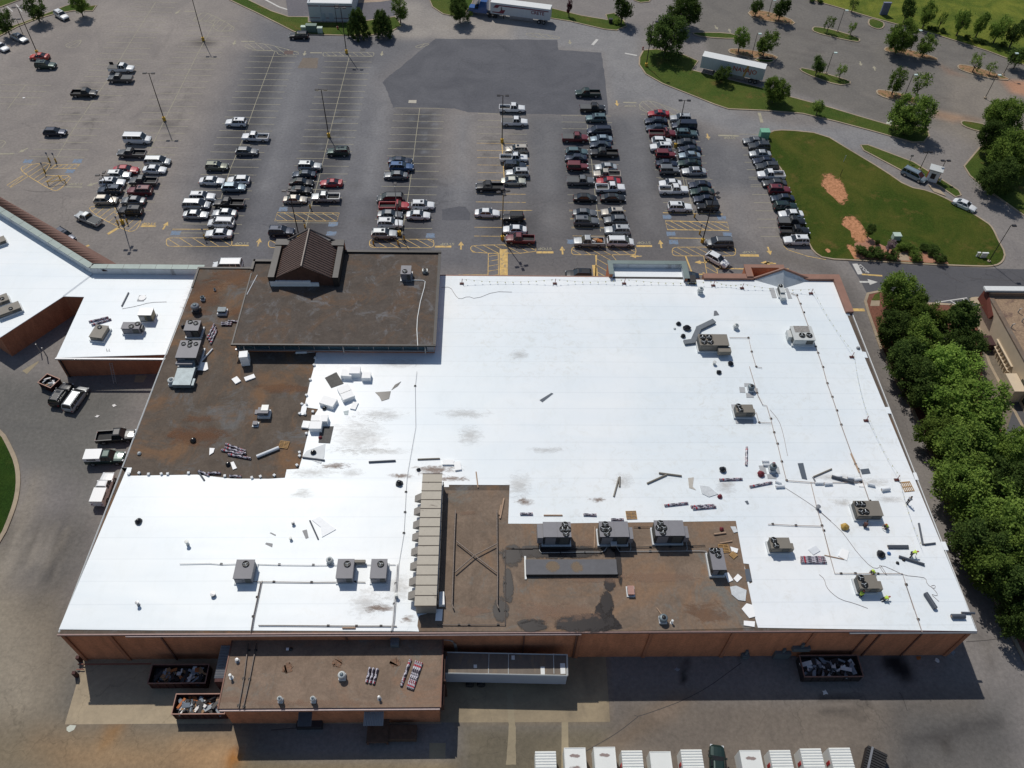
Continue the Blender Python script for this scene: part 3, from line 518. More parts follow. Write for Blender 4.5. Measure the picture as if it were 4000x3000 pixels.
def seamm(n,c,p,axis=0,depth=.5):
    m,nt,b=newmat(n); co=coord(nt); sp=nt.nodes.new('ShaderNodeSeparateXYZ'); nt.links.new(co,sp.inputs[0]); mo=node(nt,'ShaderNodeMath',operation='PINGPONG',i1=p); nt.links.new(sp.outputs[axis],mo.inputs[0])
    c1=ramp(nt,noise(nt,co,1.4,6,.7),[(.3,tuple(v*.75 for v in c)),(.7,tuple(v*1.15 for v in c))]); nt.links.new(mixc(nt,c1,ramp(nt,mo.outputs[0],[(0,(depth,)*3),(.12,(1,1,1))]),1.0,'MULTIPLY'),b.inputs['Base Color']); b.inputs['Roughness'].default_value=.55; b.inputs['Metallic'].default_value=.2; return m
Z=7.9
B=thing('store_building','large flat roofed brick store building with white membrane over most of its roof','building',(5,72,0))
fp=[(-50.3,41.05),(59.6,40.98),(59.5,103.1),(-8.2,103.3),(-39,104.7),(-48.2,104.7)]
mb=MB(); mb.prism(fp,-.2,Z-.16,mt=1); obj('wall',mb,[BRICK,OLD1],B)
mb=MB(); mb.prism([(x+(.12 if x<0 else -.12),y) for x,y in [(-50.36,40.95),(59.6,40.9),(59.5,103),(-8.3,103.2),(-39.1,104.6),(-48.2,104.6)]],Z-.16,Z-.02); obj('roof_deck',mb,OLD1,B)
mb=MB(); mb.prism(Q('ba',[(-1000,1130),(-1000,-150),(-30,-150),(-20,140),(700,142),(1919,128),(1953,320),(2045,700),(2110,1102),(900,1130)],Z),Z-.02,Z+.012); obj('old_roofing',mb,OLD2,B)
WP_=QQ(['11',1583,832,'21',400,838,862,842,1480,868,'31',560,884,665,1130,'p',3817,2466,'23',1992,523,1965,430,1945,335,1905,150,1880,20,'ba',2045,700,2070,686,2038,520,1990,515,1953,315,1919,128,1170,140,700,145,'du',1405,628,1110,627,1125,242,520,240,520,262,465,262,450,500,395,1500,230,1540,215,1560,205,1645,'an2',655,462,'p',1600,2466,600,2462,230,2459,'f',275,1010,'02',1045,832,1140,834,1128,880,1110,905,1400,900,1700,895,1990,928,'12',0,935,130,930,250,922,265,850,370,845,400,745,430,620,455,520,475,470,512,370,538,328,445,315,425,280,440,215,470,80,492,0,'11',497,1640,520,1500,'f',744,752],Z)
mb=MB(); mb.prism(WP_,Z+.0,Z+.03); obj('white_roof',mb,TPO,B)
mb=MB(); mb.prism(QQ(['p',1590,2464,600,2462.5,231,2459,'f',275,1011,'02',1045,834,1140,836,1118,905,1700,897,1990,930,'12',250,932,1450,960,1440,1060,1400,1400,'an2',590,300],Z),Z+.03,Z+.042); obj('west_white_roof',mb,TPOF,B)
for k,pts in (('31',[(660,1128),(690,1130),(708,1178),(668,1176)]),('31',[(815,1490),(845,1495),(862,1545),(828,1542)]),('32',[(1008,312),(1048,310),(1065,368),(1028,366)]),('32',[(1250,878),(1278,876),(1302,940),(1272,940)]),('32',[(1490,1475),(1530,1474),(1560,1548),(1520,1546)])):
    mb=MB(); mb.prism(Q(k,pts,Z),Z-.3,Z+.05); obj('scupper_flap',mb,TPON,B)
# eaves edge, gutters, downspouts, pilasters
mb=MB(); mb.box(-50.5,59.8,40.8,40.96,Z-.3,Z+.02); obj('edge_flashing',mb,M('edge_metal',alb(128,104,100),.5,.2),B)
mb=MB(); mb.tube([(-50.42,41.2,Z-.08),(-48.3,104.6,Z-.08)],.1,4); obj('edge_strip',mb,WHM,B)
mb=MB(); mb.box(59.6,59.72,41,95,Z-.22,Z+.03); obj('edge_strip',mb,WHM,B)
for x0,x1 in ((-42.5,11.4),):
    mb=MB(); mb.box(x0,x1,40.62,40.82,Z-.32,Z-.16); mb.box(x0,x1,40.6,40.64,Z-.2,Z-.02); obj('gutter',mb,M('white_gutter',alb(178,162,160),.5,.2),B)
mb=MB(); mb.box(44,59.7,40.6,40.84,Z-.32,Z-.12); obj('gutter',mb,METG,B)
for x in (-38.7,4.6,11,-16.8,46.6,48.2,53.3): mb=MB(); mb.box(x-.09,x+.09,40.82,40.97,.1,Z-.3); obj('downspout',mb,GUT,B)
for x in (-50,-44.6,11.4,20,30,40,59.1): mb=MB(); mb.box(x-.22,x+.22,40.84,40.96,0,Z-.3); obj('pilaster',mb,BRICK2,B)
# brown coping along back right corner
mb=MB(); mb.box(36.4,44.9,102.75,103.9,Z-.5,Z+.5); obj('parapet',mb,BCOP,B); mb=MB(); mb.box(50.9,58.5,102.75,103.9,Z-.5,Z+.5); mb.box(58.5,59.75,95,103.9,Z-.5,Z+.5); obj('parapet',mb,BCOP,B)
mb=MB(); mb.box(-48,20,103.3,103.62,Z-.4,Z+.1) if 0 else None; mb.box(-8,21,103.25,103.5,Z-.4,Z+.04); obj('edge_flashing',mb,BCOP,B)
# raised block
mb=MB(); mb.prism([(-38.2,85.9),(-8.1,85.8),(-8.05,106.2),(-24,106.2),(-24,103.5),(-38,103.5)],Z,10.15); obj('raised_block',mb,BRICK2,B)
mb=MB(); mb.prism([(-38.4,85.3),(-7.95,85.2),(-7.9,106.4),(-24,106.4),(-24,103.7),(-38.3,103.7)],10.15,10.22); rb=obj('raised_roof',mb,OLD3,B)
mb=MB(); mb.box(-24,-7.8,106.1,106.6,10.22,10.55); mb.box(-8.25,-7.8,85.3,106.1,10.22,10.4); mb.box(-38.5,-34.6,103.5,104,10.22,10.6); mb.box(-38.6,-38.2,101.6,104,10.22,10.6); mb.box(-38.55,-7.8,85.1,85.35,10.05,10.36); mb.box(-38.5,-38.3,85.4,101,10.1,10.3); obj('parapet',mb,DKM,B)
GLS=M('teal_panel',alb(62,88,100),.25,.2,var=.15)
mb=MB(); mb.box(-38,-9.0,85.7,85.75,8.75,9.9); obj('clerestory_band',mb,GLS,B)
mb=MB(); mb.box(-38.3,-8.1,85.55,85.8,9.78,10.1); mb.box(-38.3,-8.1,85.5,85.8,8.55,8.78)
for i in range(14): x=-37.6+i*2.25; mb.box(x-.05,x+.05,85.6,85.76,8.7,9.85)
mb.box(-9.2,-8.1,85.52,85.8,8.5,10.05); obj('clerestory_frame',mb,METG,B)
for x in (-36.8,-21.9,-9.5): mb=MB(); mb.tube([(x,85.5,10),(x+.05,85.2,9.6),(x,85.4,8.2)],.1,6); obj('downspout',mb,M('pale_pipe',alb(176,174,170),.5),B)
for (x,y,ax) in ((-38.45,104.75,0),(-48.2,104.75,1)):
    pass
mb=MB(); mb.box(-48.3,-39.1,104.5,104.85,Z-.1,Z+.16); mb.box(-48.45,-48.15,100,104.85,Z-.1,Z+.14); obj('edge_flashing',mb,DKM,B)
# entrance gable on the raised block
GB=MB(); GB.box(-34.9,-33.9,98,106.3,10.2,12.2); GB.box(-24.7,-23.8,98,106.4,10.2,12.2); GB.box(-34.95,-23.75,105.6,107.05,12.1,12.35); obj('gable_parapet',GB,DKM,B)
mb=MB(); mb.box(-34.9,-23.8,105.7,107.0,0,12.1); obj('entrance_front',mb,BRICK,B)
BRM=seamm('brown_standing_seam',alb(108,88,80),.265,1,.6); BRG=seamm('brown_gable_sheet',alb(92,64,54),1.6,0,.7)
mb=MB(); xc=-29.2
mb.add([(-33.7,98.3,11.75),(xc,98.0,14.55),(xc,106.9,14.55),(-33.7,106.2,11.75),(-24.9,98.3,11.75),(-24.9,106.2,11.75)],[(0,1,2,3),(1,4,5,2)])
mb.add([(-33.7,98.3,11.6),(xc,98.0,14.4),(xc,106.9,14.4),(-33.7,106.2,11.6),(-24.9,98.3,11.6),(-24.9,106.2,11.6)],[(3,2,1,0),(2,5,4,1)])
nrb=16
for i in range(nrb):
    y=98.3+i*.53
    for x0 in (-33.7,-24.9): mb.tube([(x0,y,11.79),(xc,y+.02,14.6)],.06,4)
gr=obj('gable_roof',mb,BRM,B)
mb=MB(); mb.tube([(xc,97.9,14.6),(xc,107,14.6)],.16,6); mb.tube([(-34.2,106.9,11.6),(xc,106.95,14.6),(-24.3,106.9,11.6)],.18,6); obj('ridge_cap',mb,M('ridge_metal',alb(104,96,92),.5,.3),B)
mb=MB(); mb.add([(-34.2,98.25,10.2),(-24.3,98.25,10.2),(-24.3,98.25,11.4),(xc,98.25,14.5),(-34.2,98.25,11.4)],[(0,1,2,3,4)]); mb.add([(-34.2,98.6,10.2),(-24.3,98.6,10.2),(-24.3,98.6,11.4),(xc,98.6,14.5),(-34.2,98.6,11.4)],[(4,3,2,1,0)]); obj('gable_end',mb,BRG,B)
mb=MB(); mb.box(-33.9,-33.2,98.3,105.6,11.3,11.5); obj('valley_gutter',mb,DKM,B); mb=MB(); mb.box(-25.2,-24.7,98.3,105.6,11.3,11.5); obj('valley_gutter',mb,M('valley_felt',alb(62,56,54),.7,dirt=(alb(120,120,118),.8,.6)),B)
# entrance canopy (white inside, green coping)
mb=MB(); mb.prism([(20.6,103.2),(33.6,103.2),(33.6,106.2),(20.4,106.2)],4,Z+.0,mt=1); mb.box(20.4,21.0,103.2,106.2,Z,8.9); mb.box(33,33.6,102.4,106.2,Z,8.9); mb.box(21.0,33,105.6,106.2,Z,8.9); obj('canopy',mb,[BRICK,TPON],B)
mb=MB(); mb.box(21.0,33,105.5,105.6,Z,8.95); mb.box(21.0,21.08,103.1,105.6,Z,8.95); mb.box(32.93,33,102.2,105.6,Z,8.95); obj('canopy_lining',mb,PAR,B)
mb=MB(); mb.box(20.3,33.8,105.45,106.3,8.9,9.0); mb.box(20.3,21.15,102.9,105.45,8.9,9.0); mb.box(32.85,33.8,102.0,105.45,8.9,9.0); obj('coping',mb,GREENM,B)
mb=MB(); mb.prism([(33.8,101.6),(34.9,101.6),(34.9,103.2),(33.8,103.2)],Z,8.6); mb.box(21,33,102.9,103.4,Z,Z+.035); obj('canopy_end',mb,DKM,B)
# second entrance: brick box with brown coping and white gable back
mb=MB(); mb.box(43.9,44.9,103.1,105.9,0,8.5); mb.box(49.5,50.4,103.1,105.9,0,8.5); mb.box(44.9,49.5,105.2,105.9,0,8.5); mb.box(44.9,49.5,103,105.2,0,6.8); obj('entrance_box',mb,BRICK,B)
mb=MB(); mb.box(43.7,44.8,103,106,8.5,8.62); mb.box(49.6,50.6,103,106,8.5,8.62); mb.box(44.8,49.6,105.2,106,8.5,8.62); obj('coping',mb,BCOP,B)
mb=MB(); a=(45.1,102.8,Z); b_=(54.6,102.8,Z); c_=(49.5,103.0,Z+2.2); e_=(49.6,100.8,Z+.02); mb.add([a,e_,b_,c_,(49.5,103.5,Z+2.2),(45.1,103.4,Z),(54.6,103.4,Z)],[(0,1,3),(1,2,3),(0,3,4,5),(3,2,6,4),(5,4,6)]); obj('white_gable',mb,PAR,B)
mb=MB(); mb.tube([(45.0,103.1,Z+.1),(49.5,103.2,Z+2.3),(54.7,103.1,Z+.1)],.24,6); obj('gable_coping',mb,BCOP,B)
# dirt and wet patches that lie on the roof
def stainm(n,c,scale,th,rough=.9,aspect=(1,1,1),op=.5,wid=.12):
    m,nt,b=newmat(n); t=nt.nodes.new('ShaderNodeTexCoord'); co=coord(nt,aspect)
    f=noise(nt,co,scale,8,.75,1.0); gr=nt.nodes.new('ShaderNodeTexGradient'); gr.gradient_type='SPHERICAL'; mp=nt.nodes.new('ShaderNodeMapping'); mp.inputs['Location'].default_value=(-1,-1,0); mp.inputs['Scale'].default_value=(2,2,0); nt.links.new(t.outputs['Generated'],mp.inputs[0]); nt.links.new(mp.outputs[0],gr.inputs[0])
    a=node(nt,'ShaderNodeMath',operation='MULTIPLY_ADD',i1=.38,i2=0.0); nt.links.new(gr.outputs[1],a.inputs[0]); nt.links.new(f,a.inputs[2])
    al=ramp(nt,a.outputs[0],[(th,(0,0,0)),(th+wid,(1,1,1))]); ge=ramp(nt,gr.outputs[1],[(0,(0,0,0)),(.15,(1,1,1))]); al=mixc(nt,(0,0,0),al,ge); al=mixc(nt,(0,0,0),al,op); nt.links.new(al,b.inputs['Alpha']); b.inputs['Base Color'].default_value=(*c,1); b.inputs['Roughness'].default_value=rough; return m
DIRT=stainm('dirt_smear',alb(150,134,116),1.9,.58,op=.24,aspect=(.4,1,1),wid=.3); DIRT2=stainm('mud_smear',alb(128,96,72),1.7,.62,aspect=(.45,1,1),op=.6,wid=.22); WET=stainm('wet_patch',alb(40,33,31),.6,.50,.35,op=.95); PINK=stainm('dried_pond',alb(160,130,110),.7,.58,op=.35); RUST=stainm('rust_bloom',alb(130,92,66),.6,.60,aspect=(.6,1,1),op=.35); BLU2=stainm('cool_scuff',alb(176,190,204),.5,.6)
SC=[0]
def stain(k,x,y,rx,ry,mat,z=Z,par=B,name='dirt_patch'):
    SC[0]+=1; c=q(k,x,y,z); e=q(k,x+rx,y,z); g_=q(k,x,y-ry,z); hx=abs(e.x-c.x); hy=abs(g_.y-c.y); zz=z+.045+.002*(SC[0]%9)
    mb=MB(); n=14; mb.flat([(c.x+hx*math.cos(2*math.pi*i/n),c.y+hy*math.sin(2*math.pi*i/n),zz) for i in range(n)]); obj(name,mb,mat,par)
for a in (('12',680,820,230,45,DIRT2),('12',820,880,160,50,DIRT),('12',1260,905,150,35,DIRT2),('12',1560,850,300,70,DIRT2),('12',1700,930,200,35,DIRT2),('12',1850,560,160,120,DIRT),('12',900,560,320,220,DIRT),('12',1080,380,300,70,DIRT),('12',1800,370,300,60,DIRT),('12',1000,690,500,40,DIRT),('22',110,1130,110,60,DIRT2),('22',740,1110,110,35,DIRT2),
  ('22',60,990,160,160,DIRT),('12',480,880,300,60,DIRT),('12',400,1060,130,60,DIRT),('13',900,330,200,160,DIRT),('13',1000,370,160,60,DIRT2),('13',1150,200,160,160,DIRT),('13',1230,450,90,60,DIRT2),('32',640,1140,110,60,DIRT),('32',1040,1110,160,40,DIRT),('32',600,920,300,40,DIRT),('32',900,960,200,50,DIRT),('22',1850,1000,120,120,DIRT),
  ('11',1250,1590,300,60,DIRT),('21',60,1520,110,60,DIRT),('22',300,680,240,40,DIRT),('22',950,950,130,90,DIRT)): stain(*a)
for a in (('ba',560,1060,330,100,WET),('ba',745,880,70,130,WET),('ba',770,700,60,80,WET),('ba',80,1085,150,60,WET),('ba',260,410,560,70,WET),('ba',850,500,30,230,WET),('du',1150,950,110,130,WET),('du',1110,1250,60,200,WET),('du',1040,1480,90,150,WET),('du',1350,1620,180,50,WET),('ba',820,350,60,80,WET)): stain(*a[:5],a[5],Z+.01,B,'wet_patch')
mb=MB(); P=ragged(smoothpoly(Q('ba',[(285,1125),(300,1060),(400,1005),(600,1000),(640,960),(650,900),(690,860),(780,860),(800,930),(800,1000),(860,1050),(895,1125)],Z),1),4,.12,4); mb.flat(P,Z+.03); obj('wet_patch',mb,M('wet_felt',alb(42,35,32),.3,var=.2),B)
for a in (('ba',420,960,380,110,PINK),('ba',120,960,260,130,PINK),('ba',1200,640,500,60,PINK),('ba',600,650,500,60,PINK),('du',760,1500,260,60,PINK),('du',700,520,160,30,PINK),('ba',560,330,120,60,PINK)): stain(*a[:5],a[5],Z+.01,B,'dried_pond')
for a in (('st',2200,420,300,260,RUST),('sw',400,520,500,90,RUST),('sw',500,290,400,80,RUST),('nw',1000,260,160,120,RUST),('ca',600,540,380,160,RUST),('ba',1650,960,260,160,RUST),('02',1700,560,400,120,RUST),('nw',1700,1350,500,100,RUST),('nw',560,270,200,60,RUST)): stain(*a[:5],a[5],Z-.03,B,'rust_patch')
# ---------- rear dock annex ----------
A=thing('dock_annex','low brick dock annex with brown roof projecting in front of the store','building',(-18,37,0))
mb=MB(); mb.box(-30.3,-5.5,33.1,41.0,-.2,5.5); obj('wall',mb,BRICK,A)
mb=MB(); mb.box(-30.55,-5.3,32.95,41.15,5.5,5.62); obj('roof',mb,OLD4,A)
mb=MB(); mb.box(-30.55,-5.3,32.7,32.98,5.3,5.45); mb.box(-30.55,-5.3,32.68,32.71,5.44,5.6); obj('gutter',mb,M('white_gutter',alb(200,186,186)),A)
mb=MB(); mb.box(-30.7,-30.56,32.9,41,5.4,5.7); obj('edge_flashing',mb,GUT,A); mb=MB(); mb.box(-5.3,-5.15,32.9,41,5.4,5.7); obj('edge_flashing',mb,GUT,A)
for x in (-29.9,-25.1,-18.2,-9.6,-5.9): mb=MB(); mb.box(x-.08,x+.08,33.12,33.28,0,5.35); obj('downspout',mb,GUT,A)
mb=MB(); mb.box(-5.5,-4.9,36.3,39.6,3.4,5.2); mb.box(-5.5,-4.75,36.1,36.3,0,5.2); mb.box(-5.5,-4.75,39.6,39.8,0,5.2); mb.box(-5.5,-4.9,33.4,35.8,3.2,5.0); obj('dock_shelter',mb,M('brown_dock_pad',alb(70,44,36),.8),A)
for x0,x1,nm in ((-14.2,-11.9,'dock_canopy'),(-21.8,-20.2,'door_canopy')):
    mb=MB()
    for i in range(12): xx=x0+(x1-x0)*i/12; mb.add([(xx,33.3,3.9),(xx,31.6,3.4),(xx+(x1-x0)/24,31.6,3.46),(xx+(x1-x0)/24,33.3,3.96),(xx+(x1-x0)/12,31.6,3.4),(xx+(x1-x0)/12,33.3,3.9)],[(0,1,2,3),(3,2,4,5)])
    obj(nm,mb,METG if x0>-15 else M('dark_grey_sheet',alb(92,96,104),.5,.3),A)
mb=MB(); mb.box(-14,-11.5,30.4,33.3,1.0,1.2); mb.box(-11.5,-8.2,30.8,32.4,.1,1.1); obj('loading_dock',mb,M('weathered_timber',alb(96,76,62),.9,var=.3),A)
for x in (-13.9,-11.6): mb=MB(); mb.box(x-.1,x+.1,30.5,30.7,0,1.0); obj('dock_post',mb,GUT,A)
mb=MB(); mb.box(-22.5,-19.5,32.3,33.2,0,.9); mb.tube([(-25.5,32.2,.3),(-22.3,32.1,1.3)],.05,5); obj('door_steps',mb,M('dark_steel',alb(60,60,64),.6,.3),A)
for a in (('an',1600,1240,700,50,PINK),('an',600,1200,300,50,PINK),('an',1100,1230,400,50,PINK)): stain(*a[:5],a[5],5.6,A,'dried_pond')
# ---------- strip shops on the left ----------
T=thing('strip_shops','low angled row of shops with clean white roof and green capped parapet','building',(-72,100,0)); zs=4.5
roof=[(-67.4,87.5),(-50.2,88.3),(-48.4,106.3),(-48.4,107.0),(-67.6,107.0),(-92,124.5),(-112,138),(-118,124),(-100,106.5),(-77.6,91.74),(-70.75,101.2),(-67.3,101.1)]
mb=MB(); mb.prism(roof,-.2,zs-.1); obj('wall',mb,BRICK2,T)
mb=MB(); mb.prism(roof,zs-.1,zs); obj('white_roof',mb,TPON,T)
pp=[(-48.4,106.8,0),(-67.45,106.8,0),(-92,124.4,0),(-112,138,0)]
mb=MB()
for z0,z1,w_ in ((0,zs+1.4,.35),):
    for a,b2 in zip(pp[:-1],pp[1:]):
        a=Vector(a);b2=Vector(b2); t=(b2-a).normalized(); n=Vector((t.y,-t.x,0))*.2; mb.prism([a+n,b2+n,b2-n,a-n],z0,z1)
obj('parapet',mb,PAR,T)
mb=MB(); L1=[Vector(p)+Vector((0,.25,0)) for p in pp]; 
for a,b2 in zip(L1[:-1],L1[1:]):
    t=(b2-a).normalized(); n=Vector((t.y,-t.x,0))*.55; mb.prism([a+n+t*.02,b2+n,b2-n,a-n+t*.02],zs+1.4,zs+1.5)
obj('coping',mb,GREENM,T)
mb=MB(); 
for i in range(10):
    s=i/9; 
for a,b2 in zip(L1[:-1],L1[1:]):
    Ln=(b2-a).length; k=int(Ln/2.7)
    for i in range(k+1):
        p=a.lerp(b2,i/k); t=(b2-a).normalized(); n=Vector((t.y,-t.x,0))*.56; mb.strip([p+n+Vector((0,0,zs+1.51)),p-n+Vector((0,0,zs+1.51))],.05)
obj('coping_joint',mb,DKM,T)
SEAM2=M('mansard_red_brown',alb(116,84,72),.6,.1)
mb=MB(); a=Vector(L1[1]); b2=Vector(L1[3]); t=(b2-a).normalized(); n=Vector((-t.y,t.x,0)); n=n if n.y>0 else -n
a=a+t*(-2.0)+n*.6; mb.add([a+Vector((0,0,5.6)),b2+n*.6+Vector((0,0,5.6)),b2+n*3.3+Vector((0,0,4.1)),a+n*3.3+t*(-1.6)+Vector((0,0,4.1))],[(0,1,2,3)]); mb.add([a+Vector((0,0,5.4)),b2+n*.6+Vector((0,0,5.4)),b2+n*3.3+Vector((0,0,3.9)),a+n*3.3+t*(-1.6)+Vector((0,0,3.9))],[(3,2,1,0)])
Ln=(b2-a).length; k=int(Ln/.75)
for i in range(k+1): p=a.lerp(b2+n*.6,i/k); mb.tube([p+Vector((0,0,5.64)),p+n*2.7-t*.8*(1-i/k)*2+Vector((0,0,4.16))],.13,4,1)
obj('mansard_roof',mb,[SEAM2,M('mansard_rib',alb(62,42,36),.6)],T)
mb=MB(); mb.strip([(-70.75,101.2,zs+.02),(-67.6,106.6,zs+.02)],.35); obj('roof_seam',mb,M('seam_grey',alb(196,204,212),.6),T)
for x,y in ((-66.9,87.3),): mb=MB(); mb.box(x-.1,x+.1,y-.05,y+.12,0,zs-.1); obj('downspout',mb,DKM,T)
mb=MB(); mb.box(-67.5,-50.2,87.2,87.5,zs-.25,zs+.03); obj('edge_flashing',mb,METG,T)
# ---------- tan building on the far right ----------
D=thing('tan_building','tan stucco building with gravel roof at the right edge beyond the trees','building',(95,95,0)); TAN=M('tan_stucco',alb(214,196,170),.85,var=.06,scale=.7)
mb=MB(); mb.box(86.2,112,70,102.6,-.2,5.2); obj('wall',mb,TAN,D)
mb=MB(); mb.box(87.1,112,70,102,5.2,5.3); mb.box(86.2,112,101.9,102.6,5.2,6.2); mb.box(86.2,87.0,70,101.9,5.2,5.5); obj('roof',mb,[OLD2],D)
mb=MB(); mb.box(87,112,70,101.9,5.3,5.36); obj('gravel',mb,M('roof_gravel',alb(156,132,108),.95,var=.35,scale=3,dirt=(alb(112,90,80),.3,.5)),D)
mb=MB(); mb.box(85.4,112,102.2,103.3,6.2,6.55); obj('coping',mb,WHM,D)
mb=MB(); mb.add([(86.2,98.3,3.6),(86.2,102.6,3.6),(86.2,102.6,6.0),(86.2,98.3,4.3),(85.6,98.3,3.6),(85.6,103.2,3.6),(85.9,103.2,6.1),(86.0,98.3,4.4)],[(4,7,6,5),(0,4,5,1),(3,2,6,7),(1,5,6,2),(0,3,7,4)]); obj('side_awning',mb,M('awning_red_brown',alb(112,58,46),.8),D)
for y in (84.2,81.6,76,73): mb=MB(); mb.box(86.1,86.25,y-.8,y+.8,.9,3.4); w_=obj('window',mb,M('dark_glass',alb(52,60,50),.15,.1),D)
mb=MB()
for i in range(7): mb.box(86.0,86.2,88.6+i*.8,88.75+i*.8,.6,2.6)
mb.box(85.9,86.25,88.2,94.4,2.6,2.75); mb.box(85.9,86.2,88.2,94.4,1.4,1.5); obj('trellis',mb,TAN,D)
mb=MB(); mb.box(84.2,86.1,82.8,86.6,.0,2.9); obj('side_porch',mb,TAN,D)
mb=MB(); mb.box(84.6,86.2,94,96.2,.1,1.7); obj('service_enclosure',mb,M('enclosure_dark',alb(70,44,44),.8),D)
for i,(k,x,y) in enumerate((('bk',1060,440),('bk',985,605),('bk',1100,540))):
    b0=q(k,x-20,y+30,5.36); mb=MB(); mb.tube([b0,b0+Vector((0,0,.8)),b0+Vector((.2,-.1,1.0))],.1,8); solo('roof_vent_pipe',mb,M('pipe_pale',alb(190,184,176),.5),['pale bent vent pipe nearest the back coping of the tan building','pale bent vent pipe nearest the tan wall edge on the gravel roof','pale bent vent pipe cut by the right photo edge on gravel roof'][i],'vent pipe','vent pipes on the gravel roof')
# ---------- white fast food building ----------
F=thing('fast_food_building','white box building with maroon stripes at the top of the lot','building',(-40,214,0)); FW_=M('painted_white_block',alb(196,202,206),.7,var=.04); MAR=M('maroon_stripe',alb(118,48,66),.6)
mb=MB(); mb.box(-45.1,-34.2,205.6,228,-.2,4.5); obj('wall',mb,FW_,F)
mb=MB(); mb.box(-44.7,-34.6,206,228,4.45,4.52); obj('roof',mb,WHM,F)
mb=MB(); mb.box(-45.2,-34.1,205.5,205.9,4.4,4.75); mb.box(-45.2,-44.8,205.9,228,4.4,4.75); mb.box(-34.5,-34.1,205.9,228,4.4,4.75); obj('parapet',mb,FW_,F)
mb=MB(); mb.box(-45.13,-34.17,205.55,205.62,3.9,4.05); mb.box(-45.13,-42.4,205.55,205.6,.9,1.02); mb.box(-41,-40.2,205.55,205.6,.9,1.02); mb.box(-39,-34.2,205.55,205.6,.9,1.02); obj('stripe',mb,MAR,F)
mb=MB(); mb.box(-42.4,-42.1,205.4,205.6,0,4.2); obj('downspout',mb,FW_,F)
for x in (-41.6,-39.7): mb=MB(); mb.box(x-.5,x+.5,205.5,205.6,0,2.1); obj('door',mb,M('door_grey',alb(176,188,196),.6),F)
overlay('path',QQ(['10',450,195,840,200,1200,150,1190,-40,1060,-60,250,-60,280,150]),asphaltish('drive_lane',alb(112,110,116),crack=0),.1)
overlay('path',Q('10',[(850,30),(1080,18),(1200,0),(1400,-60),(850,-60)]),asphaltish('terra_pad',alb(176,158,140),crack=0),.11)
# =================== ROOFTOP EQUIPMENT AND MATERIALS ===================
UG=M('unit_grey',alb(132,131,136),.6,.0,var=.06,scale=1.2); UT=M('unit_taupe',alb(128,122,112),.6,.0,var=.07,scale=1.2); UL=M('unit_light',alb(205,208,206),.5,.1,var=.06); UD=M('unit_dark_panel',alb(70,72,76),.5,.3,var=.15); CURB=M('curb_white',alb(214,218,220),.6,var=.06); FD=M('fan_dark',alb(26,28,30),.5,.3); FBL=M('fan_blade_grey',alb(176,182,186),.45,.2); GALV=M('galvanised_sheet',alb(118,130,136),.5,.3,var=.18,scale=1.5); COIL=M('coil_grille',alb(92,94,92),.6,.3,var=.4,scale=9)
def fan(t,x,y,z,r):
    mb=MB(); mb.lathe([(r,0),(r,.12),(r*.9,.14),(r*.86,.03),(.0,.03)],(x,y,z),18); f=obj('fan',mb,FD,t)
    mb=MB(); n=3; ph=rnd.random()*6
    for k in range(n):
        a=ph+k*2*math.pi/n; c,s=math.cos(a),math.sin(a); pts=[(.12,-.06),(.8,-.16),(.84,.06),(.12,.05)]
        mb.add([(x+r*(u*c-v*s),y+r*(u*s+v*c),z+.07+(.03 if v<0 else 0)) for u,v in pts],[(0,1,2,3)])
    mb.lathe([(r*.15,.05),(r*.15,.1),(0,.11)],(x,y,z),8); b=bpy.data.objects.new('fan_blades',mesh(mb,'fan_blades',FBL,off=t.location)); S.collection.objects.link(b); b.parent=f; KIDS.setdefault(f.name,[]).append(b)
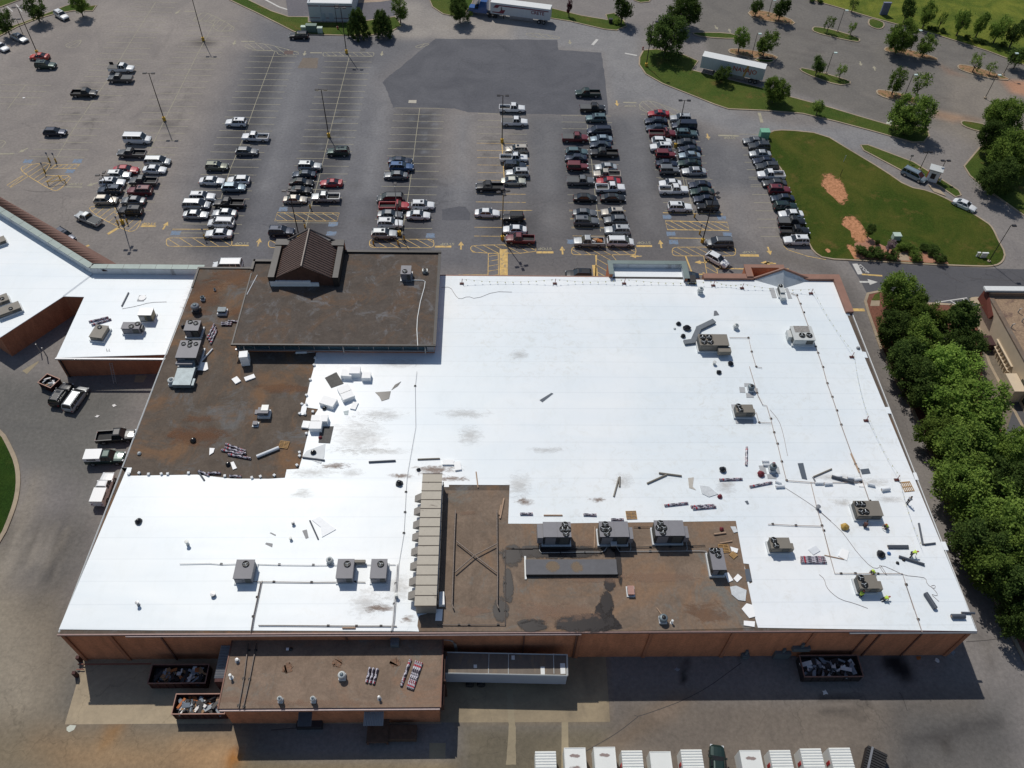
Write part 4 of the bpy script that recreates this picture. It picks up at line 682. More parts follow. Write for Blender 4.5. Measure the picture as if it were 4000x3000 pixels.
def unit(k,x0,y0,x1,y1,h,fans,label,mat=UG,z=Z,rot=0,curb=.35,extra=None,name='rooftop_unit',group='rooftop air units',fr=None,box=None,inset=.0,side=UD):
    """x0,y0 far left corner and x1,y1 near right corner of the top, as surveyed at its height"""
    a=q(k,x0,y0,z+h); b=q(k,x1,y1,z+h)
    if box: cx,cy=q(k,x0,y0,z+h).xy; w,dp=box
    else: cx,cy=(a.x+b.x)/2,(a.y+b.y)/2; w,dp=abs(b.x-a.x),abs(a.y-b.y)
    t=thing(name,label,'air unit',(cx,cy,z),0,group); rr=R(rot)
    W=lambda u,v: (cx+u*math.cos(rr)-v*math.sin(rr),cy+u*math.sin(rr)+v*math.cos(rr))
    if curb: mb=MB(); mb.box(-w/2-.12,w/2+.12,-dp/2-.12,dp/2+.12,0,curb,0,rr,(cx,cy,z)); obj('base_curb',mb,CURB if z<8 and name!='old' else METG,t)
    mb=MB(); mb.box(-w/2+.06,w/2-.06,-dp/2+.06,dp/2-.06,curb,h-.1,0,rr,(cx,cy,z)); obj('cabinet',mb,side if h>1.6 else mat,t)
    mb=MB(); mb.box(-w/2,w/2,-dp/2,dp/2,h-.1,h,0,rr,(cx,cy,z))
    if w>3.5: mb.box(-.02,.02,-dp/2,dp/2,h,h+.03,0,rr,(cx,cy,z))
    obj('top_panel',mb,mat,t)
    for s_ in (-1,1):
        mb=MB(); mb.box(-w*.42,-w*.05,-.02,.02,curb+.15,h-.25,0,rr,(W(0,s_*dp/2*.985)[0],W(0,s_*dp/2*.985)[1],z)); obj('access_panel',mb,mat,t)
    mb=MB(); mb.box(-.02,.02,-dp*.4,dp*.4,curb+.15,h-.25,0,rr,(*W(-w/2*.99,0),z)); mb.box(w*.1,w*.42,-.02,.02,curb+.15,h-.25,0,rr,(*W(0,-dp/2*.985),z)); obj('coil_panel',mb,COIL,t)
    for fx,fy in fans:
        r=fr or min(.48,w*.3); p=W((fx-.5)*w,(.5-fy)*dp); fan(t,p[0],p[1],z+h,r)
    if extra:
        for nm,u0,u1,v0,v1,h0,h1,mm in extra: mb=MB(); mb.box((u0-.5)*w,(u1-.5)*w,(.5-v1)*dp,(.5-v0)*dp,h0,h1,0,rr,(cx,cy,z)); obj(nm,mb,mm,t)
    return t
D4=[(.15,.15),(.06+.06,.5),(.3,.5),(.18,.84)]
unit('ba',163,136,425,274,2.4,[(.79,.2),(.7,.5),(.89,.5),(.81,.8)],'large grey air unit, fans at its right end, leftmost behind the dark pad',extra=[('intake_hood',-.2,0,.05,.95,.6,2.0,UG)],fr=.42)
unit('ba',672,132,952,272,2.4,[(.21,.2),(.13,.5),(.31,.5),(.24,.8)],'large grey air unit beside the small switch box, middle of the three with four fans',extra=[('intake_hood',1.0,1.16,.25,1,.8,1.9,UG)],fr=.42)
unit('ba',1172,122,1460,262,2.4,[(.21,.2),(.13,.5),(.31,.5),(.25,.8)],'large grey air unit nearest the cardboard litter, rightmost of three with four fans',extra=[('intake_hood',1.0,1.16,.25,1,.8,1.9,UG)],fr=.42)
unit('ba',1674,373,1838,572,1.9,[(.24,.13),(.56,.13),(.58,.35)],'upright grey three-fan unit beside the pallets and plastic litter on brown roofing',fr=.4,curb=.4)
unit('21',1605,1338,1880,1435,1.7,[(.14,.28),(.36,.28),(.15,.72),(.37,.72)],'taupe four-fan unit beside the dogleg duct and black bags on the white roof',UT,fr=.5,extra=[('hood',.62,1.05,1.0,1.42,.5,1.3,UT)],side=UT)
unit('31',190,1268,415,1390,1.5,[(.42,.68),(.75,.68)],'pale unit with a peeling flat top and two fans near the right roof edge',UL,fr=.5,side=UL,extra=[('worn_panel',.15,.85,.0,.45,1.5,1.53,M('peeling_panel',alb(150,146,142),.8,var=.4,scale=4)),('hood',-.18,0,.2,.7,.4,1.2,UL)])
unit('gb',840,710,970,850,1.3,[(.38,.2)],'small pale single-fan unit in front of the white gable',UL,fr=.34,side=UL,extra=[('hood',0,1,1,1.5,.4,1.0,UL)])
unit('22',1925,287,2095,355,1.5,[(.18,.22),(.24,.72)],'taupe two-fan unit with a grey mat in front, right of the open white field',UT,fr=.42,side=UT,extra=[('hood',.95,1.1,.4,1,.5,1.2,UT)])
unit('wk',388,460,745,632,1.3,[(.13,.24),(.32,.24),(.18,.74),(.36,.74)],'big square taupe four-fan unit with a worker crouching at its corner',UT,fr=.45,side=UT,curb=.3)
unit('32',8,1437,205,1530,1.5,[(.2,.25),(.25,.75)],'taupe two-fan unit with cables below, left of the stacked membrane rolls',UT,fr=.42,side=UT,extra=[('hood',.98,1.15,.45,1,.5,1.3,UT)])
unit('wk',425,1316,700,1470,1.5,[(.18,.22),(.27,.72)],'taupe two-fan unit surrounded by vested workers near the front right corner',UT,fr=.44,side=UT,extra=[('hood',.98,1.2,.4,1,.5,1.3,UT)])

unit('03',1918,-30,2035,125,1.5,[(.55,.25)],'grey single-fan unit standing alone, leftmost of the three on the front white roof',UG,fr=.42,side=UG,curb=.2)
unit('13',664,-35,780,122,1.5,[(.6,.28)],'grey single-fan unit with a short duct, middle of three on the front roof',UG,fr=.42,side=UG,curb=.2,extra=[('duct_arm',.6,1.6,-.12,.02,.3,.7,UT)])
unit('13',936,-35,1052,122,1.5,[(.6,.28)],'grey single-fan unit nearest the long beige duct, rightmost of the front three',UG,fr=.42,side=UG,curb=.2)
unit('nw',290,373,455,520,1.9,[(.3,.18),(.7,.3)],'grey two-fan unit between the round exhaust and the taller unit on brown roofing',UG,fr=.38)
u=unit('nw',205,660,425,912,2.2,[(.2,.22),(.5,.12),(.52,.32),(.8,.22)],'tall grey four-fan unit with a shiny sheet metal duct on its near side',UG,fr=.34,extra=[('hood',.0,.8,1.03,1.18,1.1,1.5,UG)])
mb=MB(); c=q('nw',270,1160,Z+.9); mb.box(c.x-1.4,c.x+1.2,c.y-2.0,c.y+1.5,Z+.3,Z+1.0); mb.add([(c.x-1.2,c.y+1.5,Z+1.0),(c.x+1.1,c.y+1.5,Z+1.0),(c.x+1.0,c.y+2.7,Z+1.9),(c.x-1.0,c.y+2.7,Z+1.9)],[(0,1,2,3)]); mb.box(c.x-1,c.x+1,c.y+2,c.y+2.7,Z+.5,Z+1.7); mb.box(c.x+1.2,c.x+1.6,c.y-1.9,c.y-.6,Z+.3,Z+.8); obj('sheet_metal_duct',mb,GALV,u)
unit('11',1255,745,1337,820,1.6,[(.4,.7)],'grey single-fan unit with a white pipe running away on the raised roof',UG,z=10.2,fr=.42,curb=.2)
unit('11',1437,773,1482,795,.6,[(.5,.6)],'little white condenser near the back right corner of the raised roof',UL,z=10.2,fr=.28,curb=0,side=UL)
unit('sw',1325,112,1460,198,1.2,[],'small grey fanless unit with a loose panel on top, alone on brown roofing',UG,curb=.5,extra=[('loose_panel',.3,.95,-.35,.6,1.2,1.28,UL),('side_box',-.3,-.05,.2,.9,.6,.9,UG)],name='rooftop_unit')
unit('sw',1248,310,1305,360,.5,[],'tiny grey box on legs just below the loose-panel unit',UG,curb=.1,name='junction_box')
unit('nw',745,180,845,245,.9,[],'square blue-grey intake hood with rust marks right of the round exhaust',M('blue_grey_sheet',alb(118,128,134),.6,.2,var=.2),curb=.4,name='intake_hood')
unit('st',1330,712,1500,785,1.5,[(.55,.7),(.83,.28)],'dark grey two-fan unit casting a broad shadow, middle of the shop roof',UG,z=zs,fr=.42,curb=.3,extra=[('hood',.95,1.1,.2,.8,.4,1.2,UD)])
unit('st',1512,558,1630,640,1.7,[],'ribbed beige fanless cooling box behind the dark two-fan unit on the shop roof',METG,z=zs,fr=.4,side=M('ribbed_beige',alb(134,128,100),.6,var=.3,scale=6),curb=.25)
unit('st',1022,745,1110,880,1.1,[(.4,.2)],'taupe single-fan unit beside two membrane rolls on the shop roof',UT,z=zs,fr=.36,rot=-8,side=UT)
unit('st',85,565,0,0,1.0,[(.6,.7)],'taupe single-fan unit lying at an angle on the left shop roof wing',UT,z=zs,fr=.34,rot=34,box=(3.6,1.8),side=UT)
unit('st',-20,470,0,0,1.0,[(.7,.6)],'taupe unit cut off by the left photo edge on the shop roof',UT,z=zs,fr=.34,rot=34,box=(3.0,1.8),side=UT)
unit('01',-16,525,0,0,.9,[],'taupe unit corner at the left photo edge nearest the shop parapet',UT,z=zs,rot=34,box=(2.2,1.5),side=UT)
# beige duct house
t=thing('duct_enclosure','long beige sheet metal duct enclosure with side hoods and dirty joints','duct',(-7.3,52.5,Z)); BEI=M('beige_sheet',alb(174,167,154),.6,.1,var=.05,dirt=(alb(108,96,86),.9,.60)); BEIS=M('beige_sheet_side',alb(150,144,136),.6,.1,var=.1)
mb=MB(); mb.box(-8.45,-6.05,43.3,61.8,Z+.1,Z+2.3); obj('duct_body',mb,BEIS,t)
mb=MB(); n=14
for i in range(n): y0=43.2+i*18.8/n; mb.box(-8.55,-5.95,y0+.03,y0+18.8/n-.03,Z+2.3,Z+2.4)
obj('top_panel',mb,BEI,t)
mb=MB()
for i in range(n+1): y0=43.2+i*18.8/n; mb.box(-8.58,-5.92,y0-.04,y0+.04,Z+2.36,Z+2.44)
obj('joint_seam',mb,M('joint_grime',alb(84,72,64),.8),t)
for i,y in enumerate((44.6,46.4,48.5,50.5,52.6,54.4,56.4,58.4)):
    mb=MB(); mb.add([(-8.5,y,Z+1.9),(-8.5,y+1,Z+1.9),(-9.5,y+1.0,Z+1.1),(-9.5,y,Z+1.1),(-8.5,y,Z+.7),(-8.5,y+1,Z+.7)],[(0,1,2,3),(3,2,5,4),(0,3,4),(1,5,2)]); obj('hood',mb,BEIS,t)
mb=MB(); mb.tube([(-5.8,43.6,Z+1.9),(-5.8,61,Z+1.9)],.07,6); mb.tube([(-5.75,43.6,Z+1.3),(-5.75,61,Z+1.3)],.05,6); obj('side_pipe',mb,DKM,t)
# low dark pad, red hatch, exhausts
mb=MB(); a=q('ba',8,478,Z+.5); b=q('ba',845,612,Z+.5); t=thing('curb_platform','long low dark grey covered platform with two tan dust spots','platform',((a.x+b.x)/2,(a.y+b.y)/2,Z)); mb.box(a.x,b.x,b.y,a.y,Z,Z+.5); obj('platform_top',mb,M('dark_cap_sheet',alb(104,104,108),.8,var=.1,scale=1.2),t)
for x in (255,475): c=q('ba',x,545,Z+.52); P=smoothpoly([c+Vector((1.1*math.cos(i*math.pi/3),1.0*math.sin(i*math.pi/3),0)) for i in range(6)],2); mb=MB(); mb.flat(P,Z+.512); obj('dust_spot',mb,stainm('dust_spot_%d'%x,alb(158,134,104),.6,.5),t)
mb=MB(); mb.box(a.x,b.x,b.y-.05,b.y,Z,Z+.46); obj('edge_fascia',mb,BLK,t)
mb=MB(); a=q('12',2212+95,1580,Z+.05) if 0 else q('13',2180,-40,Z); mb.box(a.x-.12,a.x+.12,q('du',1278,1185,Z).y,q('du',1278,955,Z).y,Z+.05,Z+.15); solo('edge_strip',mb,WHM,'long white metal strip leaning at the left end of the dark platform','metal strip')
t=unit('ba',932,716,1000,795,.6,[],'small rusty pink roof hatch alone on the tan roofing',M('rusty_pink',alb(178,136,124),.7,var=.15),curb=.15,name='roof_hatch',group=None); t['category']='hatch'
def exhaust(k,x,y,label,h=1.0,r=.5,z=Z,mat=METG,top=0,group='round roof exhausts'):
    c=q(k,x,y,z); t=thing('roof_exhaust',label,'exhaust',c,0,group)
    mb=MB(); mb.box(-r*.9,r*.9,-r*.9,r*.9,0,h*.35,0,0,c); obj('base_curb',mb,CURB if mat in (UL,GALV) else UD,t)
    mb=MB(); mb.lathe([(r*.7,h*.35),(r*.75,h*.55),(r,h*.6),(r*1.02,h*.85),(r*.8,h*.95),(r*.3,h),(0,h)],c,16); obj('fan_housing',mb,mat,t,smooth=True)
    mb=MB(); mb.lathe([(r*.5,h*.95),(r*.5,h*1.03),(0,h*1.06)],c,12); obj('cap',mb,GALV if mat!=GALV else DKM,t,smooth=True)
exhaust('nw',440,245,'big round exhaust fan with a ribbed cap near the grey two-fan unit',1.5,.65,mat=METG)
exhaust('nw',95,1290,'round pale exhaust at the left brown roof edge beside the shiny duct',1.1,.55,mat=UL)
exhaust('nw',530,80,'small shiny turbine vent knocked askew on the rusty roof',.8,.35,mat=GALV)
exhaust('an',1765,960,'open round exhaust drum with a dark mouth on the dock roof',1.1,.45,5.62,UL)
exhaust('21',1622,985,'round white exhaust just behind the first right flag stanchion',1.2,.48,mat=UL)
exhaust('21',1930,1290,'round pale exhaust between the pipe line and the dogleg duct',.9,.42,mat=UL)
exhaust('22',2058,165,'dark-capped exhaust ringed by four grey mats',1.1,.5,mat=GALV)
exhaust('rr',1515,850,'shiny exhaust among mats and rolls beside a black pipe line',1.3,.5,mat=GALV)
exhaust('ba',1252,1035,'bright round exhaust leaning with a wooden stick on tan roofing',1.0,.52,mat=GALV)
exhaust('12',640,1650,'round grey exhaust left of the middle front single-fan unit',.8,.42,mat=UL)
exhaust('an',1100,1215,'left of two white capped stacks near the dock roof gutter',1.1,.3,5.62,UL)
exhaust('an',1455,1215,'right of two white capped stacks near the dock roof gutter',1.1,.3,5.62,UL)
exhaust('01',1858,960,'tiny lone vent on the rusty back corner of brown roofing',.5,.18,mat=GALV)
LB=['knocked over light switch hood','x']
def pipevent(k,x,y,label,h=.6,r=.1,z=Z,mat=WHM): 
    c=q(k,x,y,z); mb=MB(); mb.lathe([(r*2.2,0),(r*1.2,.05),(r,.1),(r,h),(r*1.5,h),(r*1.5,h+.08),(0,h+.1)],c,10); solo('vent_pipe',mb,mat,label,'vent pipe','small roof vent pipes')
for a in (('ba',1335,1055,'small pale vent pipe just right of the bright round exhaust'),('an2',228,1190,'small grey vent pipe below the four joined rolls on the dock roof',.6,.12,5.62,METG),('an',565,960,'small pale vent pipe at the left edge of the dock roof',.8,.12,5.62),('an',630,780,'short dark vent at the upper left of the dock roof',.4,.14,5.62,METG),('03',1125,340,'lone grey vent pipe on the lower left of the front white roof',.7,.16,Z,METG),('03',1730,262,'lone grey vent left of the leftmost front unit on white roof',.4,.22,Z,METG),('02',1625,1500,'pale vent pipe on the front white roof above the lone grey vents',.8,.18,Z,UL),
  ('13',1140,275,'white vent pipe just right of the long silver conduit',.7,.16,Z,UL),('32',425,1190,'grey vent pipe sitting on the pipe line near a cable crossing',.6,.2,Z,METG),('21',1745,1600,'left of two white bags of gravel near the dogleg unit',.5,.2,Z,UL),('11',1545,1058,'upper of two white pipe boots on the raised roof edge',.3,.2,Z,UL),('11',1537,1080,'lower of two white pipe boots on the raised roof edge',.3,.2,Z,UL),('12',322,1320,'grey vent stub left of the crumpled white sheet',.5,.16,Z,METG),('12',302,1455,'white vent stub between the two grey offcuts and the crumpled sheet',.4,.14,Z,UL),('nw',30,460,'x') ):
    if a[3]!='x': pipevent(*a)
# long pipes and conduits, each a thing with its support blocks
PIPE=M('dark_pipe',alb(92,84,80),.5,.4); PIPEL=M('silver_conduit',alb(170,170,168),.5,.2); PIPET=M('tan_pipe',alb(176,158,146),.6)
def pipe(k,pts,label,r=.05,mat=PIPE,z=Z,blocks=(),zz=.18,double=0,name='roof_pipe'):
    P=[q(k,x,y,z+zz) for x,y in pts] if not isinstance(pts[0],str) else QQ(pts,z+zz); c=P[0]; t=thing(name,label,'pipe',(c.x,c.y,z),0,'pipe runs on the roof'); mb=MB(); mb.tube(P,r,6)
    obj('pipe',mb,mat,t)
    if double: mb=MB(); mb.tube([p+Vector((.16,.16,0)) for p in P],r*.7,6); obj('pipe',mb,mat,t)
    for x,y in blocks: b=q(k,x,y,z); mb=MB(); mb.box(-.16,.16,-.11,.11,0,.14,0,0,b); mb.box(-.06,.06,-.06,.06,.14,.26,0,0,b); obj('support_block',mb,BLK,t)
pipe('32',[(-160,-40),(-90,200),(-45,290),(-10,300),(25,415),(52,530),(82,628),(118,780),(160,945)],'tan gas pipe on black blocks from the dogleg unit to the front cross pipe',.045,PIPET,blocks=((25,412),(52,530),(82,628),(118,782),(160,945),(-95,190)),double=0)
pipe('32',[(160,945),(370,960),(800,960)],'tan cross pipe on black blocks under the scattered grey rolls',.045,PIPET,blocks=((800,960),))
pipe('32',[(370,960),(425,1190),(470,1340),(540,1600)],'tan pipe running down between the four-fan unit and the two-fan unit',.045,PIPET,blocks=((465,1335),(482,1378)))
pipe('31',[(200,985),(250,1005),(280,1078),(345,1260),(350,1262),(415,1450),(475,1625),(512,1765),(555,1880),(595,2000),(632,2120),(730,2390),(780,2500),(880,2790),(900,2830)],'longest tan gas pipe on the right running from the pale units to the square unit',.05,PIPET,blocks=((250,1005),(280,1078),(310,1153),(412,1448),(432,1503),(475,1625),(512,1765),(555,1882),(595,2000),(632,2122),(755,2465),(778,2505),(880,2780)))
pipe('32',[(0,1322),(40,1322),(240,1333),(460,1338)],'tan pipe with black blocks just above the left two-fan unit',.045,PIPET,blocks=((40,1322),(240,1333)))
pipe('wk',[(60,840),(120,1080),(180,1295),(400,1296),(960,1300),(1000,1425),(1090,1700)],'tan pipe bending round the workers and on to the front gutter',.045,PIPET,blocks=((250,1300),(415,1298),(675,1302),(1000,1425)))
pipe('33',[(1118,175),(1215,455),(1250,560)],'last tan pipe length going over the front right eave',.045,PIPET,blocks=((1118,175),(1215,455)))
pipe('21',[(1880,1368),(2045,1370),(2070,1490),(2110,1620),(2160,1630)],'black capped pipe leaving the dogleg unit to the right',.04,PIPET,blocks=((2042,1372),(2070,1492),(2110,1622)))
pipe('rr',[(1340,180),(1372,296),(1520,300)],'short pale pipe from the grey-mat unit to the gas line',.04,PIPET,blocks=((1372,298),))
pipe('12',[(1390,0),(1375,130),(1380,480),(1330,760),(1305,910),(1296,1045),(1288,1220),(1278,1400),(1235,1659)],'thin grey conduit on black blocks left of the beige duct',.025,METG,blocks=((1375,130),(1296,1045),(1288,1220),(1278,1400)))
pipe('13',[(-620,5),(-380,0),(-280,8),(-90,2),(190,12),(465,15),(1130,10)],'long grey conduit behind the three front single-fan units',.045,METG,blocks=((-280,8),(190,12),(465,15)))
pipe('03',[(1990,145),(2074,150),('x')][:2]+[(2300,152),(2525,155),(2875,152),(2960,154)],'conduit in front of the three single-fan units on black blocks',.05,PIPE,blocks=((2220,152),(2525,155),(2875,152)))
pipe('03',[(2112,152),(2085,280),(2050,440),(2030,560)],'double dark conduit going down to the dock roof',.05,PIPE,blocks=((2085,275),(2052,432)),double=1)
pipe('an',[(745,590),(700,960),(640,1290)],'left of two brown pipes crossing the dock roof',.07,PIPE,5.62,blocks=((755,665),(700,970),(645,1260)))
pipe('an',[(835,590),(762,970),(690,1290)],'right of two brown pipes crossing the dock roof',.07,PIPE,5.62,blocks=((828,665),(762,975),(700,1275)))
pipe('an',[(855,395),(1080,395),(1610,400),(1915,402),(2180,402),(2350,404)],'long grey conduit along the front eave of the white roof',.06,PIPE,blocks=((1610,400),(1915,402),(2180,402)))
pipe('13',[(1145,10),(1135,150),(1120,320),(1110,470),(1095,550)],'wide silver double conduit running down to the dock roof',.07,METG,double=1,blocks=((1133,165),(1120,330)))
pipe('du',[(1355,873),(1080,873),(1080,1635),(620,1635),(400,1632)],'square bent black pipe on the tan roofing left of the dark platform',.06,PIPE,blocks=((1160,875),(1075,965),(1078,1220),(1080,1495),(1010,1635),(720,1637),(620,1637)))
pipe('ba',[(160,335),(135,350),(135,400),(150,418),(330,415),(545,412),(690,412),(725,400),(750,362),(780,360)],'silver conduit curling from the left big unit to the switch box',.06,PIPEL,blocks=((325,425),(545,418),(690,420)))
pipe('ba',[(820,360),(840,370),(860,405),(1140,404),(1590,400),(1650,405),(1665,440)],'silver conduit from the switch box to the upright three-fan unit',.06,PIPEL,blocks=((1140,404),))
pipe('ba',[(955,285),(965,380),(955,402)],'short silver conduit dropping from the middle big unit',.05,PIPEL)
pipe('ba',[(1462,280),(1478,380),(1470,402)],'short silver conduit dropping from the right big unit',.05,PIPEL)
pipe('ba',[(0,372),(500,378),(1640,350)],'dark rusty pipe passing behind the silver conduits',.05,DKM,blocks=((470,380),(1142,368),(1322,365),(1520,362)))
pipe('ba',[(990,182),(1160,182)],'thin dark pipe between the middle and right big units',.04,DKM,blocks=((1040,190),))
pipe('11',[(1337,872),(1440,874),(1462,885),(1455,935),(1420,1060),(1395,1200),(1390,1300),(1398,1440)],'long white plastic pipe across the raised roof',.07,WHM,10.22,zz=.08)
for k,pts,lab in (('du',[(585,490),(583,530),(572,800),(550,1430),(565,1470)],'left long steel rail of the X braced frame'),('du',[(998,490),(1000,830),(1005,1100),(1000,1430),(1015,1470)],'right long steel rail of the X braced frame'),('du',[(592,800),(775,945),(995,1112)],'steel brace of the X frame running down to the right rail'),('du',[(995,828),(778,940),(580,1110)],'steel brace of the X frame running down to the left rail')):
    pipe(k,pts,lab,.085,M('rusty_white_steel',alb(124,112,104),.6,.3,var=.35,scale=4),zz=.45,name='steel_rail')
c=q('ba',800,375,Z); t=thing('switch_box','small pale switch box on a dark stand between the silver conduits','switch box',c); mb=MB(); mb.box(-.4,.4,-.3,.3,1.0,1.2,0,0,c); obj('lid',mb,UL,t); mb=MB(); mb.box(-.32,.32,-.25,.25,.3,1.0,0,0,c); obj('cabinet',mb,DKM,t)
for s_ in (-1,1): mb=MB(); mb.box(-.03,.03,-.3,.3,0,.3,0,0,c+Vector((s_*.3,0,0))); obj('leg',mb,DKM,t)
# dogleg duct
mb=MB(); P=Q('21',[(1495,1420),(1560,1412),(1610,1300),(1735,1240)],Z); w_=.42
for a,b in zip(P[:-1],P[1:]):
    d_=(b-a).normalized(); n=Vector((-d_.y,d_.x,0))*w_; a2=a-d_*.2; b2=b+d_*.2; mb.prism([a2+n,b2+n,b2-n,a2-n],Z+.1,Z+.45+.01*(a.x%1))
solo('dogleg_duct',mb,M('dogleg_grey',alb(112,118,124),.5,.3),'grey dogleg duct bending across the white roof beside black bags','duct')
# ---------- loose materials on the roof ----------
def rollmat():
    m,nt,b=newmat('printed_wrap'); co=coord(nt); vo=nt.nodes.new('ShaderNodeTexVoronoi'); vo.inputs['Scale'].default_value=2.2; nt.links.new(co,vo.inputs['Vector'])
    w1=ramp(nt,noise(nt,co,2.4,2,.6),[(.42,alb(56,48,62)),(.47,alb(200,196,204)),(.56,alb(60,50,66)),(.62,alb(188,60,72)),(.70,alb(58,48,62))]); w1.node.color_ramp.interpolation='CONSTANT'
    nt.links.new(w1,b.inputs['Base Color']); b.inputs['Roughness'].default_value=.3; return m
WRAP=rollmat(); GRO=M('grey_membrane_roll',alb(110,114,120),.5,var=.1); WRO=M('white_membrane_roll',alb(228,232,236),.45,var=.06); DRO=M('dark_roll',alb(78,84,94),.55,var=.12); CARD=M('cardboard_tube',alb(176,148,124),.8,var=.1); WOOD=M('pallet_wood',alb(176,140,92),.85,var=.25,scale=4); BAG=M('black_bag',alb(30,30,34),.25,var=.3); ISO=M('white_foam_board',(.93,.93,.92),.6,var=.02); FILM=M('clear_film',alb(214,218,220),.2,var=.12)
def roll(k,x0,y0,x1,y1,label,mat=WRAP,r=.15,z=Z,name='membrane_roll',group=None,dz=0):
    a=q(k,x0,y0,z+r+dz); b=q(k,x1,y1,z+r+dz); c=(a+b)/2; L_=(b-a).length; an=math.atan2(b.y-a.y,b.x-a.x)
    t=thing(name,label,'roll',(c.x,c.y,z+dz),an,group); mb=MB(); mb.tube([(-L_/2,0,r),(0,0,r),(L_/2,0,r)],r,12); obj('roll_sheet',mb,mat,t,world=False,smooth=False)
    for s_ in (-1,1):
        mb=MB(); mb.tube([(s_*(L_/2-.01),0,r),(s_*(L_/2+.03),0,r)],r*.4,8); obj('core_end',mb,CARD,t,world=False)
G1='wrapped membrane rolls'
for i,a in enumerate((('22',70,1232,178,1232,'short wrapped roll nearest the brown strip, beside the corner of tan roofing'),('22',618,1238,728,1242,'short wrapped roll alone between the wooden plank and the pallet'),('22',856,1280,964,1282,'pale wrapped roll right behind the middle big unit'),
  ('22',1318,1160,1520,1138,'long wrapped roll left of the double roll'),('22',1545,1170,1745,1157,'upper of two long wrapped rolls lying together'),('22',1562,1188,1762,1170,'lower of two long wrapped rolls lying together'),('22',2028,655,2024,812,'wrapped roll standing out alone, pointing up the white roof'),('rr',915,955,1178,945,'wrapped roll crossed by clear film beside the black bucket'),('rr',1265,1035,1520,985,'wrapped roll ending at a torn heap of packaging'),
  ('nw',590,630,690,430,'left wrapped roll of the slanted bundle on brown roofing'),('nw',612,670,712,470,'middle wrapped roll of the slanted bundle on brown roofing'),('nw',635,710,725,515,'right wrapped roll of the slanted bundle on brown roofing'),('nw',890,378,1030,392,'wrapped roll touching the raised block wall'),('nw',790,408,945,410,'middle of three short rolls near the raised block'),('nw',790,435,935,435,'nearest of three short rolls near the raised block'),
  ('sw',850,640,1140,745,'top roll of the four fanned out beside the silver tube'),('sw',840,690,1145,780,'second roll of the four fanned out beside the silver tube'),('sw',790,725,1100,795,'third roll of the four fanned out beside the silver tube'),('sw',885,790,1215,850,'lowest and longest roll of the four fanned out'),('sw',470,1030,612,1095,'wrapped roll at the membrane edge crossing a dark tube'),('sw',600,1060,780,1060,'short wrapped roll lying level on the membrane edge'),('sw',910,1100,1078,1110,'wrapped roll nearest the spilled adhesive'),
  ('st',960,710,1170,660,'upper wrapped roll beside the taupe unit on the shop roof'),('st',988,745,1200,680,'lower wrapped roll beside the taupe unit on the shop roof'))):
    roll(*a[:6],WRAP,.17,zs if a[0]=='st' else Z,group=G1)
for j in range(4): roll('32',283,1608+j*14,487+j*6,1608+j*14,['farthest','second','third','nearest'][j]+' of four wrapped rolls stacked side by side near the left two-fan unit',WRAP,.17,group=G1)
for j in range(3): roll('an',2062+j*40,850+j*6,2022+j*38,1010+j*8,['left','middle','right'][j]+' short roll of three joined on the dock roof',WRAP,.17,5.62,group=G1)
roll('an2',562,762,460,1048,'single long wrapped roll between the two bundles on the dock roof',WRAP,.17,5.62,group=G1)
for j in range(4): roll('an2',625+j*20,780+j*7,530+j*18,1070+j*7,['first','second','third','fourth'][j]+' roll from the left in the long four-roll bundle on the dock roof',WRAP,.15,5.62,group=G1)
G2='bare membrane rolls'
